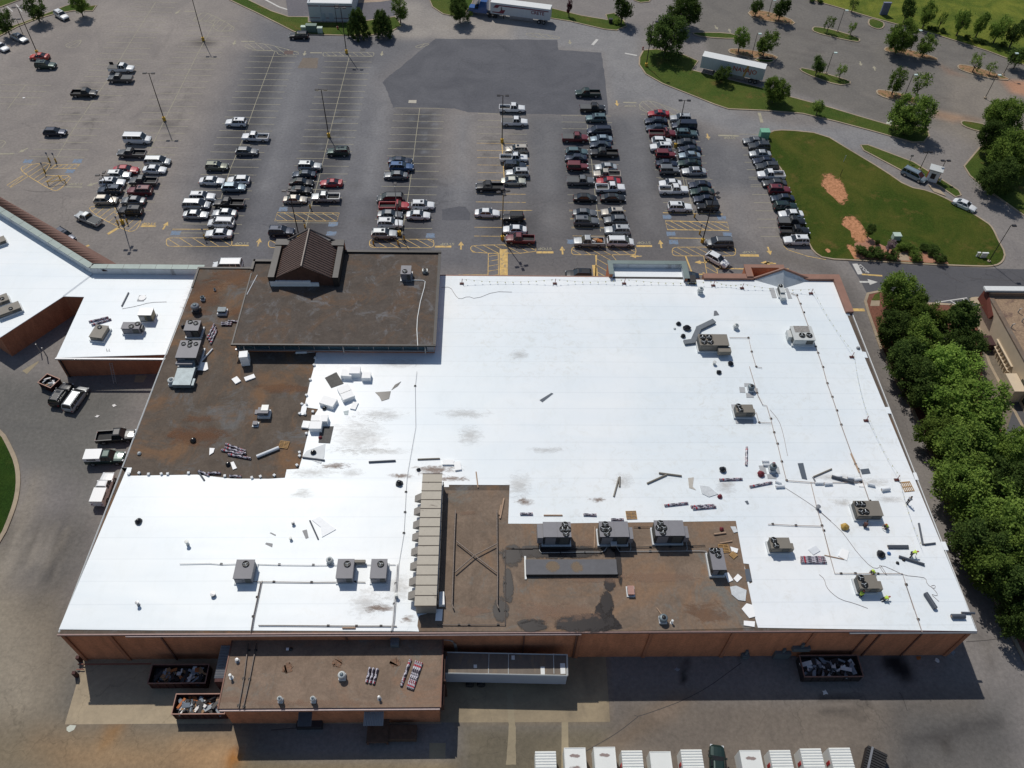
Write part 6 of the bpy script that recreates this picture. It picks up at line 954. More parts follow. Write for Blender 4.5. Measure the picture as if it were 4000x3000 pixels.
def carproto(kind,name,label):
    sp=dict(
     sedan=dict(L=4.8,W=1.82,H=1.44,belt=.92,st=[(-2.4,.62,.35,.74),(-2.3,.8,.25,.88),(-1.7,.9,.2,.96),(-.8,.91,.19,.93),(.8,.91,.19,.90),(1.5,.9,.2,.86),(2.1,.84,.22,.76),(2.33,.72,.28,.66),(2.4,.55,.35,.58)],gh=(-1.75,-.95,.35,1.05),tw=.60),
     coupe=dict(L=4.6,W=1.8,H=1.34,belt=.88,st=[(-2.3,.6,.35,.76),(-2.2,.8,.25,.9),(-1.6,.9,.2,.92),(-.6,.9,.19,.88),(.6,.9,.19,.86),(1.4,.9,.2,.82),(2.0,.82,.22,.72),(2.22,.7,.28,.62),(2.3,.5,.35,.55)],gh=(-1.7,-.7,.2,1.0),tw=.56),
     suv=dict(L=4.7,W=1.88,H=1.70,belt=1.08,st=[(-2.35,.7,.45,.95),(-2.3,.86,.3,1.06),(-1.6,.93,.27,1.09),(.7,.93,.27,1.08),(1.5,.92,.28,1.02),(2.1,.86,.3,.94),(2.3,.74,.35,.82),(2.35,.6,.45,.72)],gh=(-2.25,-2.0,.25,.95),tw=.68),
     crossover=dict(L=4.5,W=1.84,H=1.58,belt=1.0,st=[(-2.25,.66,.42,.9),(-2.2,.84,.3,1.0),(-1.5,.91,.25,1.03),(.7,.91,.25,1.0),(1.45,.9,.26,.93),(2.0,.84,.28,.84),(2.2,.7,.33,.73),(2.25,.55,.42,.64)],gh=(-2.12,-1.6,.2,.98),tw=.62),
     minivan=dict(L=5.1,W=1.95,H=1.72,belt=1.02,st=[(-2.55,.74,.4,.95),(-2.5,.9,.3,1.02),(-1.6,.97,.25,1.05),(1.0,.97,.25,1.02),(1.8,.94,.26,.92),(2.3,.86,.28,.8),(2.5,.72,.33,.68),(2.55,.55,.4,.6)],gh=(-2.45,-2.2,.75,1.65),tw=.72),
     van=dict(L=5.5,W=2.0,H=2.1,belt=1.3,st=[(-2.75,.9,.4,1.2),(-2.7,.98,.35,1.3),(1.2,1.0,.3,1.3),(1.9,.98,.3,1.15),(2.5,.9,.32,1.02),(2.75,.75,.4,.85)],gh=(-2.7,-2.6,1.1,1.75),tw=.84),
     jeep=dict(L=4.3,W=1.8,H=1.82,belt=1.12,st=[(-2.1,.82,.5,1.05),(-2.05,.86,.42,1.12),(.6,.86,.42,1.12),(.75,.8,.42,1.1),(1.95,.74,.45,1.05),(2.1,.7,.5,.95)],gh=(-2.0,-1.95,.45,.65),tw=.76))[kind] if kind not in ('pickup','coverpickup','oldpickup','camper','flatbed') else None
    t=thing(name,label,kind); 
    if sp:
        mb=MB(); lower(mb,sp['st']); x0,x1,x2,x3=sp['gh']; bz=sp['belt']-.02; H=sp['H']; W=sp['W']/2*.9; T=sp['tw']; 
        # roof shell and pillars
        rf=[(x1,-T,H-.05),(x2,-T,H-.05),(x2,T,H-.05),(x1,T,H-.05)]; ct=[(x1+.12,-T*.7,H),(x2-.12,-T*.7,H),(x2-.12,T*.7,H),(x1+.12,T*.7,H)]
        mb.add(rf+ct,[(0,1,5,4),(1,2,6,5),(2,3,7,6),(3,0,4,7),(4,5,6,7),(3,2,1,0)])
        for s in (-1,1):
            mb.tube([(x3,s*W,bz),(x2,s*T,H-.06)],.05,4); mb.tube([(x0,s*W*.96,bz),(x1,s*T,H-.06)],.09 if kind in('suv','minivan','van') else .06,4); mb.tube([(x2,s*T,H-.05),(x1,s*T,H-.05)],.045,4); xm=(x1+x2)/2; mb.tube([(xm,s*W,bz),(xm,s*T,H-.06)],.05,4)
            if kind in('suv','minivan','van'): xm=x1+(x2-x1)*.22; mb.tube([(xm,s*W,bz),(xm,s*T,H-.06)],.07,4)
        bo=obj('body',mb,PM['white'],t,world=False)
        e=.0
        for nm,f in (('windshield',[(x3,-W+e,bz),(x3,W-e,bz),(x2,T,H-.07),(x2,-T,H-.07)]),('rear_window',[(x0,W*.96,bz),(x0,-W*.96,bz),(x1,-T,H-.07),(x1,T,H-.07)])): mb=MB(); mb.add(f,[(0,1,2,3)]); obj(nm,mb,CG,t,world=False)
        for s in (-1,1): mb=MB(); f=[(x0+.02,s*W*.955,bz),(x3-.02,s*W*.99,bz),(x2,s*T*.99,H-.07),(x1,s*T*.99,H-.07)]; mb.add(f,[(0,1,2,3) if s<0 else (3,2,1,0)]); obj('side_window',mb,CG,t,world=False)
        L=sp['L']/2; hz=sp['st'][-2][3]; wy=sp['W']/2
        if kind in('suv','minivan'):
            for s in (-1,1): mb=MB(); mb.tube([(x1+.15,s*T*.86,H+.03),(x2-.3,s*T*.86,H+.03)],.025,4); obj('roof_rail',mb,BP if kind=='minivan' else CHR,t,world=False)
        if kind in('suv',):
            mb=MB(); mb.box(x2-.75,x2-.25,-.35,.35,H,H+.012); obj('sunroof',mb,CG,t,world=False)
        if kind=='jeep': mb=MB(); mb.tube([(-2.12,0,.95),(-2.32,0,.95)],.36,12); obj('spare_wheel',mb,TY,t,world=False)
        if kind=='coupe': mb=MB(); mb.box(-2.2,-2.0,-.7,.7,1.02,1.06); mb.box(-2.15,-2.05,-.6,-.55,.88,1.03); mb.box(-2.15,-2.05,.55,.6,.88,1.03); obj('rear_spoiler',mb,PM['white'],t,world=False)
        lz=hz-.08; wr=.33 if kind in('sedan','coupe','crossover') else .37; wb=L*.58
    else:
        L=2.85; W=.96; wr=.4; wb=1.75; lz=.92; H=1.86; old=kind=='oldpickup'; cb=-.35 if not old else .35
        mb=MB(); lower(mb,[(-2.85,.9,.55,1.0,0),(-2.8,.95,.45,1.08,-.3 if 0 else 0),(cb-.02,.97,.42,1.1,0)][0:0]+[(cb,.95,.4,1.12),(1.2,.96,.4,1.14),(1.9,.95,.42,1.1),(2.55,.9,.42,1.04),(2.8,.8,.48,.95),(2.86,.66,.55,.85)])
        for s in (-1,1): mb.box(-2.82,cb,*(sorted((s*.82,s*.95))),.45,1.12)
        mb.box(-2.84,-2.74,-.9,.9,.5,1.1); mb.box(-2.8,cb,-.85,.85,.42,.62); mb.box(cb-.06,cb,-.85,.85,.5,1.12)
        x0,x1,x2,x3=cb,cb+.18,.85,1.45; T=.68; bz=1.1; Wc=.88
        mb.add([(x1,-T,H-.05),(x2,-T,H-.05),(x2,T,H-.05),(x1,T,H-.05),(x1+.1,-T*.7,H),(x2-.12,-T*.7,H),(x2-.12,T*.7,H),(x1+.1,T*.7,H)],[(0,1,5,4),(1,2,6,5),(2,3,7,6),(3,0,4,7),(4,5,6,7),(3,2,1,0)])
        for s in (-1,1):
            mb.tube([(x3,s*Wc,bz),(x2,s*T,H-.06)],.05,4); mb.tube([(x0,s*Wc,bz),(x1,s*T,H-.06)],.08,4); mb.tube([(x2,s*T,H-.05),(x1,s*T,H-.05)],.045,4); xm=(x1+x2)/2; mb.tube([(xm,s*Wc,bz),(xm,s*T,H-.06)],.05,4)
        bo=obj('body',mb,PM['white'],t,world=False)
        for nm,f in (('windshield',[(x3,-Wc,bz),(x3,Wc,bz),(x2,T,H-.07),(x2,-T,H-.07)]),('rear_window',[(x0,Wc,bz),(x0,-Wc,bz),(x1,-T,H-.07),(x1,T,H-.07)])): mb=MB(); mb.add(f,[(0,1,2,3)]); obj(nm,mb,CG,t,world=False)
        for s in (-1,1): mb=MB(); mb.add([(x0+.03,s*Wc*.99,bz),(x3-.02,s*Wc*.99,bz),(x2,s*T*.99,H-.07),(x1,s*T*.99,H-.07)],[(0,1,2,3) if s<0 else (3,2,1,0)]); obj('side_window',mb,CG,t,world=False)
        if kind=='coverpickup': mb=MB(); mb.box(-2.78,cb-.02,-.88,.88,1.12,1.17); obj('bed_cover',mb,M('bed_cover_vinyl',(.09,.095,.1),.7),t,world=False)
        elif kind=='camper': mb=MB(); mb.box(-2.78,cb-.02,-.9,.9,1.12,1.8); obj('camper_shell',mb,PM['white'],t,world=False); mb=MB(); mb.box(-2.3,-1.0,-.92,.92,1.35,1.62); obj('shell_window',mb,CG,t,world=False)
        elif kind=='flatbed': mb=MB(); mb.box(-2.9,cb-.02,-1.0,1.0,1.12,1.2); mb.box(cb-.1,cb-.02,-.95,.95,1.2,1.9); mb.box(-2.9,-2.0,.95,1.0,1.2,1.7); obj('flat_bed',mb,BP,t,world=False)
        else: mb=MB(); mb.box(-2.72,cb-.08,-.8,.8,.63,.66); obj('bed_liner',mb,BEDL,t,world=False)
        wy=.96
    mb=MB(); mb.box(L-.08,L+.03,-.62,.62,lz-.42,lz-.12); obj('front_bumper',mb,BP if sp else CHR,t,world=False)
    mb=MB(); mb.box(-L-.03,-L+.08,-.66,.66,lz-.42,lz-.16); obj('rear_bumper',mb,BP if sp else CHR,t,world=False)
    for s in (-1,1):
        mb=MB(); mb.box(L-.28,L-.02,s*wy*.72-.13,s*wy*.72+.13,lz-.04,lz+.09); obj('headlight',mb,HL,t,world=False)
        mb=MB(); mb.box(-L-.015,-L+.15,s*wy*.76-.11,s*wy*.76+.11,lz-.02,lz+.16); obj('tail_light',mb,TL,t,world=False)
        mb=MB(); xx=(sp['gh'][3] if sp else 1.4)-.25; mb.box(xx-.08,xx+.08,s*(wy+.0)-.0,s*(wy+.0)+s*.16,(sp['belt'] if sp else 1.12),(sp['belt'] if sp else 1.12)+.15) if s>0 else mb.box(xx-.08,xx+.08,-wy-.16,-wy,(sp['belt'] if sp else 1.12),(sp['belt'] if sp else 1.12)+.15); obj('mirror',mb,PM['white'],t,world=False)
        for x in (-wb,wb): wheel(t,x,s*(wy+.01),wr)
    for n in KIDS[t.name]:
        if n.name.split('.')[0] in('body','mirror','rear_spoiler','camper_shell'): n.material_slots[0].link='OBJECT'; n.material_slots[0].material=PM['white']
    return t
KIND={'sedan':('sedan','sedan'),'coupe':('coupe','coupe'),'suv':('suv','SUV'),'xo':('crossover','crossover'),'mv':('minivan','minivan'),'van':('van','van'),'jeep':('jeep','boxy off-roader'),'pu':('pickup','pickup'),'cpu':('coverpickup','pickup with bed cover'),'opu':('oldpickup','short cab pickup'),'camper':('camper','pickup with camper shell'),'fpu':('flatbed','flatbed pickup')}
NM={'sedan':'sedan_car','coupe':'coupe_car','suv':'suv_car','xo':'crossover_car','mv':'minivan','van':'passenger_van','jeep':'off_road_car','pu':'pickup_truck','cpu':'pickup_truck','opu':'pickup_truck','camper':'pickup_truck','fpu':'flatbed_truck'}
PROTO={}
R_='R';L_='L'
CARS=[ # sheet,x,y,dir,kind,colour,row (0 = loose)
('00',530,130,(460,90,600,172),'suv','white',0,'white SUV under the shade tree by the top left verge'),('00',165,322,(105,300,222,352),'sedan','silver',0,'silver sedan half in tree shade at the top left'),('00',5,400,(-60,372,60,430),'sedan','white',0,'white sedan cut off by the left photo edge'),
('00',338,485,L_,'coupe','bright red',0,'orange red coupe at the foot of the far left lamp post'),('00',395,562,R_,'suv','dark green',0,'dark green SUV touching the orange red coupe'),('00',1050,592,R_,'fpu','white',0,'white cab flatbed pickup with black bed and rack'),('00',1040,680,L_,'cpu','dark grey',0,'dark grey covered pickup beside the white flatbed'),('00',728,805,R_,'pu','black',0,'black pickup alone on the pale left of the lot'),('00',475,1140,R_,'xo','navy',0,'navy crossover alone at far left above the bay with poles'),
('00',1190,1205,R_,'van','white',1,'white and tan passenger van'),('00',1140,1325,L_,'pu','dark grey',1),('00',1085,1465,R_,'sedan','red',1),('00',1030,1512,R_,'suv','silver',1),('00',973,1577,R_,'suv','white',1),('01',950,95,L_,'suv','dark blue',1),('01',915,180,R_,'xo','champagne',1),
('00',1360,1392,R_,'mv','silver',1),('00',1335,1462,R_,'sedan','white',1),('00',1240,1568,L_,'pu','dark grey',1),('01',1208,102,L_,'suv','dark red',1),('01',1150,182,L_,'sedan','grey',1),('01',1128,275,L_,'suv','black',1),
('01',765,342,(885,385,648,292),'cpu','silver',0,'silver pickup with dark bed cover driving diagonally by the hatched island'),('01',565,488,(478,432,655,540),'suv','navy',0,'navy SUV passing close to the red brown mansard roof'),
('00',2040,1058,L_,'suv','white',2,'white SUV with dark windows at the top of its row'),('00',2208,1185,L_,'pu','white',2),('00',2133,1308,R_,'xo','grey',2),('00',1875,1437,R_,'suv','sage',2),('00',1830,1560,R_,'sedan','white',2,'white sedan with dark roof glass'),('00',2060,1555,L_,'xo','white',2),('00',2020,1618,R_,'xo','pale blue',2),
('01',1750,152,R_,'suv','white',2),('01',1697,218,R_,'mv','silver',2),('01',1980,208,L_,'pu','black',2),('01',1690,302,R_,'sedan','silver',2),('01',1938,292,L_,'sedan','silver',2),('01',1910,375,L_,'mv','white',2,'white minivan with red tail marks'),('01',1890,468,L_,'sedan','white',2),('01',1968,752,L_,'van','white',0,'white van roof showing just behind the back edge of brown roofing'),
('10',370,308,L_,'suv','black',0,'black SUV passing the green utility boxes at the top'),('10',710,1312,L_,'suv','dark green',3),('10',465,1437,R_,'suv','silver',3),('10',415,1503,L_,'sedan','dark blue',3),('10',392,1573,R_,'sedan','black',3),('11',380,92,R_,'sedan','black',3),('10',650,1577,L_,'coupe','red',3),('11',338,172,R_,'sedan','champagne',3),('11',603,158,L_,'pu','silver',3),('11',222,452,R_,'suv','navy',3,'navy SUV alone just behind the brown gable'),
('10',1247,1387,R_,'sedan','navy',4),('10',1258,1443,R_,'suv','blue',4),('10',1208,1513,L_,'sedan','grey',4),('11',1160,165,L_,'mv','dark grey',4),('11',1193,232,R_,'opu','red',4),('11',1158,303,R_,'sedan','grey',4),('11',1160,383,R_,'suv','white',4,'white SUV with a black roof'),('11',1110,472,R_,'suv','silver',4),('11',1443,225,R_,'suv','white',4),('11',1402,308,R_,'sedan','white',4),
('20',0,937,R_,'pu','white',5),('20',22,1055,R_,'cpu','white',5),('20',40,1292,L_,'suv','champagne',5),('20',14,1367,R_,'pu','white',5),('20',27,1432,R_,'suv','dark blue',5),('20',45,1495,L_,'suv','silver',5),('20',12,1562,R_,'sedan','cream',5),('11',2020,68,L_,'pu','black',5),('11',1998,288,R_,'sedan','white',5),('21',8,335,L_,'jeep','black',5),('21',22,432,L_,'sedan','white',5),('21',72,518,L_,'pu','dark red',5),
('20',655,805,L_,'pu','dark green',6),('20',695,935,R_,'cpu','black',6),('20',725,1022,L_,'suv','teal',6),('20',755,1128,L_,'mv','navy',6),('20',545,1193,R_,'cpu','dark red',6),('20',772,1198,L_,'sedan','pale blue',6),('20',560,1312,R_,'xo','teal',6),('20',765,1252,L_,'sedan','dark blue',6),('20',553,1362,L_,'sedan','navy',6),('20',797,1322,L_,'pu','black',6),('20',567,1440,R_,'jeep','dark red',6),('20',812,1442,L_,'sedan','silver',6),('20',820,1508,L_,'pu','champagne',6),('20',592,1563,R_,'cpu','grey',6),('20',833,1562,L_,'sedan','red',6),('20',848,1625,R_,'pu','white',6),
('21',632,158,R_,'sedan','black',6),('21',873,158,R_,'sedan','black',6),('21',628,288,R_,'sedan','grey',6),('21',868,288,L_,'suv','champagne',6),('21',642,362,R_,'suv','grey',6),('21',895,352,L_,'xo','grey',6),('21',908,443,L_,'suv','silver',6),('21',665,542,L_,'pu','silver',6,'silver pickup loaded with brown scrap'),('21',937,538,R_,'mv','white',6,'white minivan with side lettering'),('21',575,825,L_,'suv','black',0,'black SUV half hidden behind the white roof edge left of the canopy'),('21',1505,838,L_,'sedan','dark blue',0,'dark blue sedan mostly hidden behind the right side of the canopy'),
('20',1267,978,L_,'coupe','red',7),('20',1455,1023,L_,'suv','silver',7),('20',1247,1042,L_,'sedan','navy',7),('20',1487,1093,L_,'van','navy',7),('20',1250,1103,L_,'sedan','dark blue',7),('20',1505,1152,R_,'suv','teal',7),('20',1300,1153,R_,'opu','dark red',7),('20',1293,1218,R_,'xo','white',7),('20',1497,1228,L_,'sedan','dark grey',7),('20',1285,1273,L_,'suv','white',7),('20',1535,1288,L_,'sedan','navy',7),('20',1327,1338,R_,'jeep','dark red',7),('20',1535,1343,L_,'sedan','pale blue',7),('20',1338,1412,R_,'sedan','navy',7),('20',1535,1408,L_,'sedan','dark green',7),('20',1360,1472,R_,'jeep','grey',7),('20',1573,1478,L_,'sedan','silver',7),('20',1368,1583,L_,'sedan','white',7),('20',1395,1640,R_,'pu','white',7),('20',1625,1598,L_,'sedan','navy',7),
('21',1645,108,L_,'sedan','dark green',7),('21',1668,170,L_,'sedan','navy',7),('21',1690,243,L_,'jeep','black',7),('21',1450,242,R_,'suv','white',7),('21',1795,545,L_,'mv','grey',7),('21',1775,695,(1682,640,1868,742),'xo','white',0,'white crossover turning across the yellow hatched walkway'),
('20',2095,1215,L_,'sedan','grey',8),('20',2135,1265,L_,'suv','dark grey',8),('20',2145,1327,L_,'sedan','silver',8),('20',2180,1388,L_,'sedan','navy',8),('20',2205,1440,L_,'suv','dark grey',8),('30',25,1512,L_,'pu','white',8),('30',58,1580,L_,'sedan','dark grey',8),('31',98,92,R_,'suv','dark red',8),('31',128,163,L_,'sedan','dark blue',8),('31',150,235,R_,'suv','dark green',8),('31',200,298,L_,'sedan','white',8),('31',202,368,R_,'cpu','black',8),('31',228,450,R_,'pu','black',8),('31',243,527,L_,'suv','white',8),
('30',1265,1512,(1165,1465,1375,1565),'mv','pale blue',0,'pale blue minivan stopped at the small cash machine kiosk'),('31',1700,220,(1605,178,1800,262),'sedan','white',0,'white sedan on the curved lane at the lawn edge'),
('02',530,200,(478,290,598,112),'suv','black',0,'black SUV beside the silver green minivan behind the shops'),('02',655,235,(590,330,735,128),'mv','silver',0,'silver green minivan with roof rails behind the shops'),('02',1005,560,(838,568,1172,545),'pu','black',0,'black pickup with open cluttered bed against the store side'),('02',915,750,(735,755,1095,745),'camper','dark green',0,'dark green pickup with white camper shell'),('02',895,1020,(858,1140,950,890),'camper','white',0,'white pickup with white cap parked along the roof edge'),
('23',1665,1640,(1668,1730,1664,1570),'sedan','dark green',0,'dark green sedan parked between white storage containers')]
ORD=['','first','second','third','fourth','fifth','sixth','seventh','eighth']
cars=[]
for e in CARS:
    k,x,y,dr,kd,col,row=e[:7]; c=q(k,x,y,.72); 
    if isinstance(dr,tuple): a=q(k,dr[0],dr[1],.72); b=q(k,dr[2],dr[3],.72); an=math.atan2(b.y-a.y,b.x-a.x)
    else: an=(0 if dr=='R' else math.pi)+R(rnd.uniform(-1.6,1.6))
    d0=e[7] if len(e)>7 else None
    cars.append(dict(p=c,an=an,kd=kd,col=col,row=row,desc=d0,short=(col+' '+KIND[kd][1].replace(' with bed cover','').replace(' with camper shell',''))))
for c in cars:
    if c['row']==0: c['label']=c['desc']; continue
    near=[(o['p'].y-c['p'].y,o) for o in cars if o is not c and abs(o['p'].x-c['p'].x)<2.9 and .5<abs(o['p'].y-c['p'].y)<9.5 and o['row']]
    upc=min([n for n in near if n[0]>0],default=None,key=lambda n:n[0]); dn=max([n for n in near if n[0]<0],default=None,key=lambda n:n[0])
    base=c['desc'] or (c['col']+' '+KIND[c['kd']][1])
    if upc and dn and upc[1]['short']==dn[1]['short']: s=f"between two {dn[1]['short']}s"
    elif upc and dn: s=f"between a {dn[1]['short']} and a {upc[1]['short']}"
    elif upc: s=f"next below a {upc[1]['short']}"
    elif dn: s=f"next above a {dn[1]['short']}"
    else: s='with empty bays around'
    c['label']=f"{base} {s}, {ORD[c['row']]} parking row"
    if len(c['label'].split())>16: c['label']=f"{c['col']} {KIND[c['kd']][1].split(' with')[0]} {s}, row {c['row']}"
from collections import Counter
for _ in range(3):
    cc=Counter(c['label'] for c in cars)
    for c in cars:
        if cc[c['label']]>1:
            mates=[o for o in cars if o['label']==c['label'] or o.get('was')==c['label']]; mates.sort(key=lambda o:(-o['p'].y,o['p'].x)); c['was']=c['label']
    for l in [l for l,n in cc.items() if n>1]:
        ms=sorted([c for c in cars if c['label']==l],key=lambda o:(-round(o['p'].y),o['p'].x)); w2=['farther','nearer'] if len(ms)==2 and abs(ms[0]['p'].y-ms[1]['p'].y)>1 else (['left','right'] if len(ms)==2 else ['farthest','middle','nearest','fourth'])
        for i,mm in enumerate(ms): mm['label']=w2[i]+' '+l
for c in cars:
    kd=c['kd']
    if kd not in PROTO: t=carproto(KIND[kd][0],NM[kd],c['label']); PROTO[kd]=t
    else: t=copytree(PROTO[kd])
    t.location=(c['p'].x,c['p'].y,0); t.rotation_euler=(0,0,c['an']); t['label']=c['label']; t['category']={'sedan':'car','coupe':'car','xo':'car','suv':'car','jeep':'car','mv':'minivan','van':'van'}.get(kd,'pickup truck'); t['group']='vehicles parked around the store'; t.scale=(rnd.uniform(.95,1.05),rnd.uniform(.98,1.03),rnd.uniform(.96,1.04))
    for ch in t.children if False else [o for o in bpy.data.objects if o.parent==t and o.material_slots[0].link=='OBJECT']:
        ch.material_slots[0].material=PM['white' if ch.name.startswith('camper') else c['col']]
CP=PROTO
# special marks
def cart(t): return t
car=[o for o in bpy.data.objects if o.get('label','').startswith('orange red coupe')][0]
textmb('TOW',.42,WP,'side_lettering',(0,0,0),(R(90),0,0)); o=bpy.data.objects['side_lettering']; o.parent=car; o.rotation_euler=(R(90),0,R(180)); o.location=(0,.93,.55)
o.rotation_euler=(R(90),0,R(180))
# semi trailers
def trailer(name,label,kA,kB,h=4.1,wdt=2.6,lz=1.2,roofm=WHM,sidem=None,group='box trailers'):
    a=kA; b=kB; an=math.atan2(b.y-a.y,b.x-a.x); L=(b-a).length; t=thing(name,label,'trailer',(a.x,a.y,0),0,group); n=Vector((-math.sin(an),math.cos(an),0)); u=Vector((math.cos(an),math.sin(an),0))
    P=[a,b,b+n*wdt,a+n*wdt]; mb=MB(); mb.prism(P,lz,h-.05); obj('box_body',mb,sidem or M('trailer_side',alb(196,204,210),.5,.1,var=.05,sc=(1,1,.2)),t)
    mb=MB(); mb.prism(P,h-.05,h); obj('roof',mb,roofm,t)
    for s in (.82,.9): 
        for v in (.15,wdt-.15): c=a+u*(L*s)+n*v; mb=MB(); mb.tube([c-n*.14+Vector((0,0,.5)),c+n*.14+Vector((0,0,.5))],.5,12); w_=obj('wheel',mb,TY,t); mb=MB(); mb.tube([c-n*.16+Vector((0,0,.5)),c+n*.16+Vector((0,0,.5))],.27,10); o=bpy.data.objects.new('rim',mesh(mb,'rim',RIM,off=t.location)); S.collection.objects.link(o); o.parent=w_
    mb=MB(); c=a+u*(L*.22); mb.box(-.1,.1,-.1,.1,0,lz,0,an,c+n*.5); mb.box(-.1,.1,-.1,.1,0,lz,0,an,c+n*(wdt-.5)); obj('landing_leg',mb,DKM,t)
    mb=MB(); mb.box(L*.33,L*.72,-.01,.05,.45,lz,0,an,(a.x,a.y,0)); obj('side_skirt',mb,METG,t)
    return t,a,u,n,an,L
def onside(t,a,u,n,an,poly,mat,nm,off=.02):
    mb=MB(); v=[a+u*x-n*off+Vector((0,0,z)) for x,z in poly]; mb.add(v,[tuple(range(len(v)))]); obj(nm,mb,mat,t)
def sidetext(t,a,u,n,an,s,size,x,z,mat,nm,shear=0):
    o=textmb(s,size,mat,nm,(0,0,0),(R(90),0,an)); o.parent=t; o.location=a+u*x-n*.04+Vector((0,0,z))-Vector(t.location); o.rotation_euler=(R(90),0,an); return o
kb=q('20',325,180,1.2); ka=q('10',2025,115,1.2); ka.z=kb.z=0
t,a,u,n,an,L=trailer('semi_trailer','white box trailer with maroon stripes behind the blue tractor at top centre',ka,kb)
MRN=M('maroon_stripe',alb(118,48,66),.5)
onside(t,a,u,n,an,[(.5,1.55),(2.4,1.5),(3.4,2.4),(2.9,2.4),(2.2,1.8),(.5,1.8)],MRN,'stripe'); onside(t,a,u,n,an,[(2.0,1.5),(3.4,1.5),(3.9,2.45),(2.8,2.45)],MRN,'stripe',.03); onside(t,a,u,n,an,[(.7,2.8),(1.9,2.8),(2.5,3.6),(1.4,3.6)],MRN,'stripe'); onside(t,a,u,n,an,[(1.4,3.62),(2.4,3.35),(L-.4,3.35),(L-.4,3.6)],MRN,'stripe',.025)
sidetext(t,a,u,n,an,'CRETE',1.2,L-3.2,2.75,MRN,'side_lettering')
o=sidetext(t,a,u,n,an,'4623',.4,2.9,2.75,BP,'side_number'); o.rotation_euler=(R(90),R(-90),an)
t2=thing('tractor_truck','blue sleeper cab tractor pulling the white box trailer','truck',(a.x,a.y,0)); BL=M('tractor_blue',alb(34,84,150),.3,.2,coat=.6)
def tb(x0,x1,z0,z1,nm,mt,w0=.1,w1=2.5,slope=0):
    v=[a+u*x+n*y+Vector((0,0,z)) for x,z in ((x0,z0),(x1,z0),(x1,z1),(x0+slope,z1)) for y in (w0,w1)]; mb=MB(); mb.add(v,[(0,2,3,1),(2,4,5,3),(4,6,7,5),(6,0,1,7),(0,6,4,2),(1,3,5,7)]); return obj(nm,mb,mt,t2)
tb(-3.6,-1.0,.9,3.9,'sleeper_cab',BL,slope=.9); tb(-4.4,-3.4,.9,2.6,'cab',BL,slope=.3); tb(-6.0,-4.3,.7,1.9,'hood',BL,.3,2.3,slope=.25); tb(-4.15,-3.35,2.6,3.1,'windshield',CG,.2,2.4,slope=.5); tb(-4.1,-3.3,1.9,2.5,'side_window',CG,.06,.1); tb(-6.15,-5.9,.5,.9,'front_bumper',CHR,.2,2.4); tb(-1.0,3.0,.7,1.0,'frame',BP,.7,1.9)
for x in (-5.2,-.2,1.2):
    for v in (.2,2.4): c=a+u*x+n*v; mb=MB(); mb.tube([c-n*.16+Vector((0,0,.5)),c+n*.16+Vector((0,0,.5))],.5,12); obj('wheel',mb,TY,t2)
ka=q('20',1622,590,1.0); kb=q('20',2160,705,1.0); ka.z=kb.z=0; ka2=ka
t,a,u,n,an,L=trailer('semi_trailer','long white box trailer with red lettering parked beyond the shrub on the verge',ka,kb)
GOLD=M('old_gold_stripe',alb(186,152,88),.6); RDL=M('orange_red_letter',alb(176,70,44),.5)
onside(t,a,u,n,an,[(L*.685,1.25),(L*.715,1.25),(L*.755,4.0),(L*.72,4.0)],GOLD,'stripe'); sidetext(t,a,u,n,an,'NAVAJO',1.5,L*.70,2.75,RDL,'side_lettering')
# trailer at the dock (roof seen from above)
t=thing('dock_trailer','long grey roofed trailer backed against the dock annex','trailer',(2,38,0),0,'box trailers')
mb=MB(); mb.add([(-5,37.5,1.2),(9.8,37.1,1.2),(9.9,39.7,1.2),(-4.8,40.1,1.2),(-5,37.5,4.0),(9.8,37.1,4.0),(9.9,39.7,4.0),(-4.8,40.1,4.0)],[(3,2,1,0),(0,1,5,4),(1,2,6,5),(2,3,7,6),(3,0,4,7),(4,5,6,7)]); obj('box_body',mb,M('trailer_grey_side',alb(170,180,196),.5,.1,var=.06,scale=.5),t)
mb=MB(); mb.add([(-4.95,37.6,4.03),(9.7,37.2,4.03),(9.8,39.6,4.03),(-4.75,40,4.03)],[(0,1,2,3)]); obj('roof',mb,M('weathered_trailer_roof',alb(118,108,98),.8,var=.12,scale=.6,sc=(3,1,1),dirt=(alb(140,122,100),.3,.55)),t)
mb=MB(); mb.box(-5,9.85,37.0,37.12,3.98,4.12) if 0 else mb.tube([(-5,37.5,4.04),(9.85,37.1,4.04)],.08,4); mb.tube([(-4.8,40.1,4.04),(9.95,39.7,4.04)],.06,4); mb.tube([(9.82,37.1,4.04),(9.92,39.7,4.04)],.1,4)
for x in (.3,2.7,8.2): mb.tube([(x,37.35,4.06),(x+.05,39.85,4.06)],.05,4)
obj('roof_trim',mb,UL,t)
mb=MB(); mb.box(9.0,9.6,37.3,38.6,4.04,4.1); mb.box(6.6,7.1,37.25,38.2,4.04,4.09); mb.box(-1.5,-1.1,38.1,38.5,4.04,4.1); mb.box(3.1,3.5,39.1,39.6,4.04,4.1); obj('roof_patch',mb,WHM,t)
for x in (-2,-.6): mb=MB(); mb.tube([(x,37.2,.5),(x,37.6,.5)],.5,12); obj('wheel',mb,TY,t)
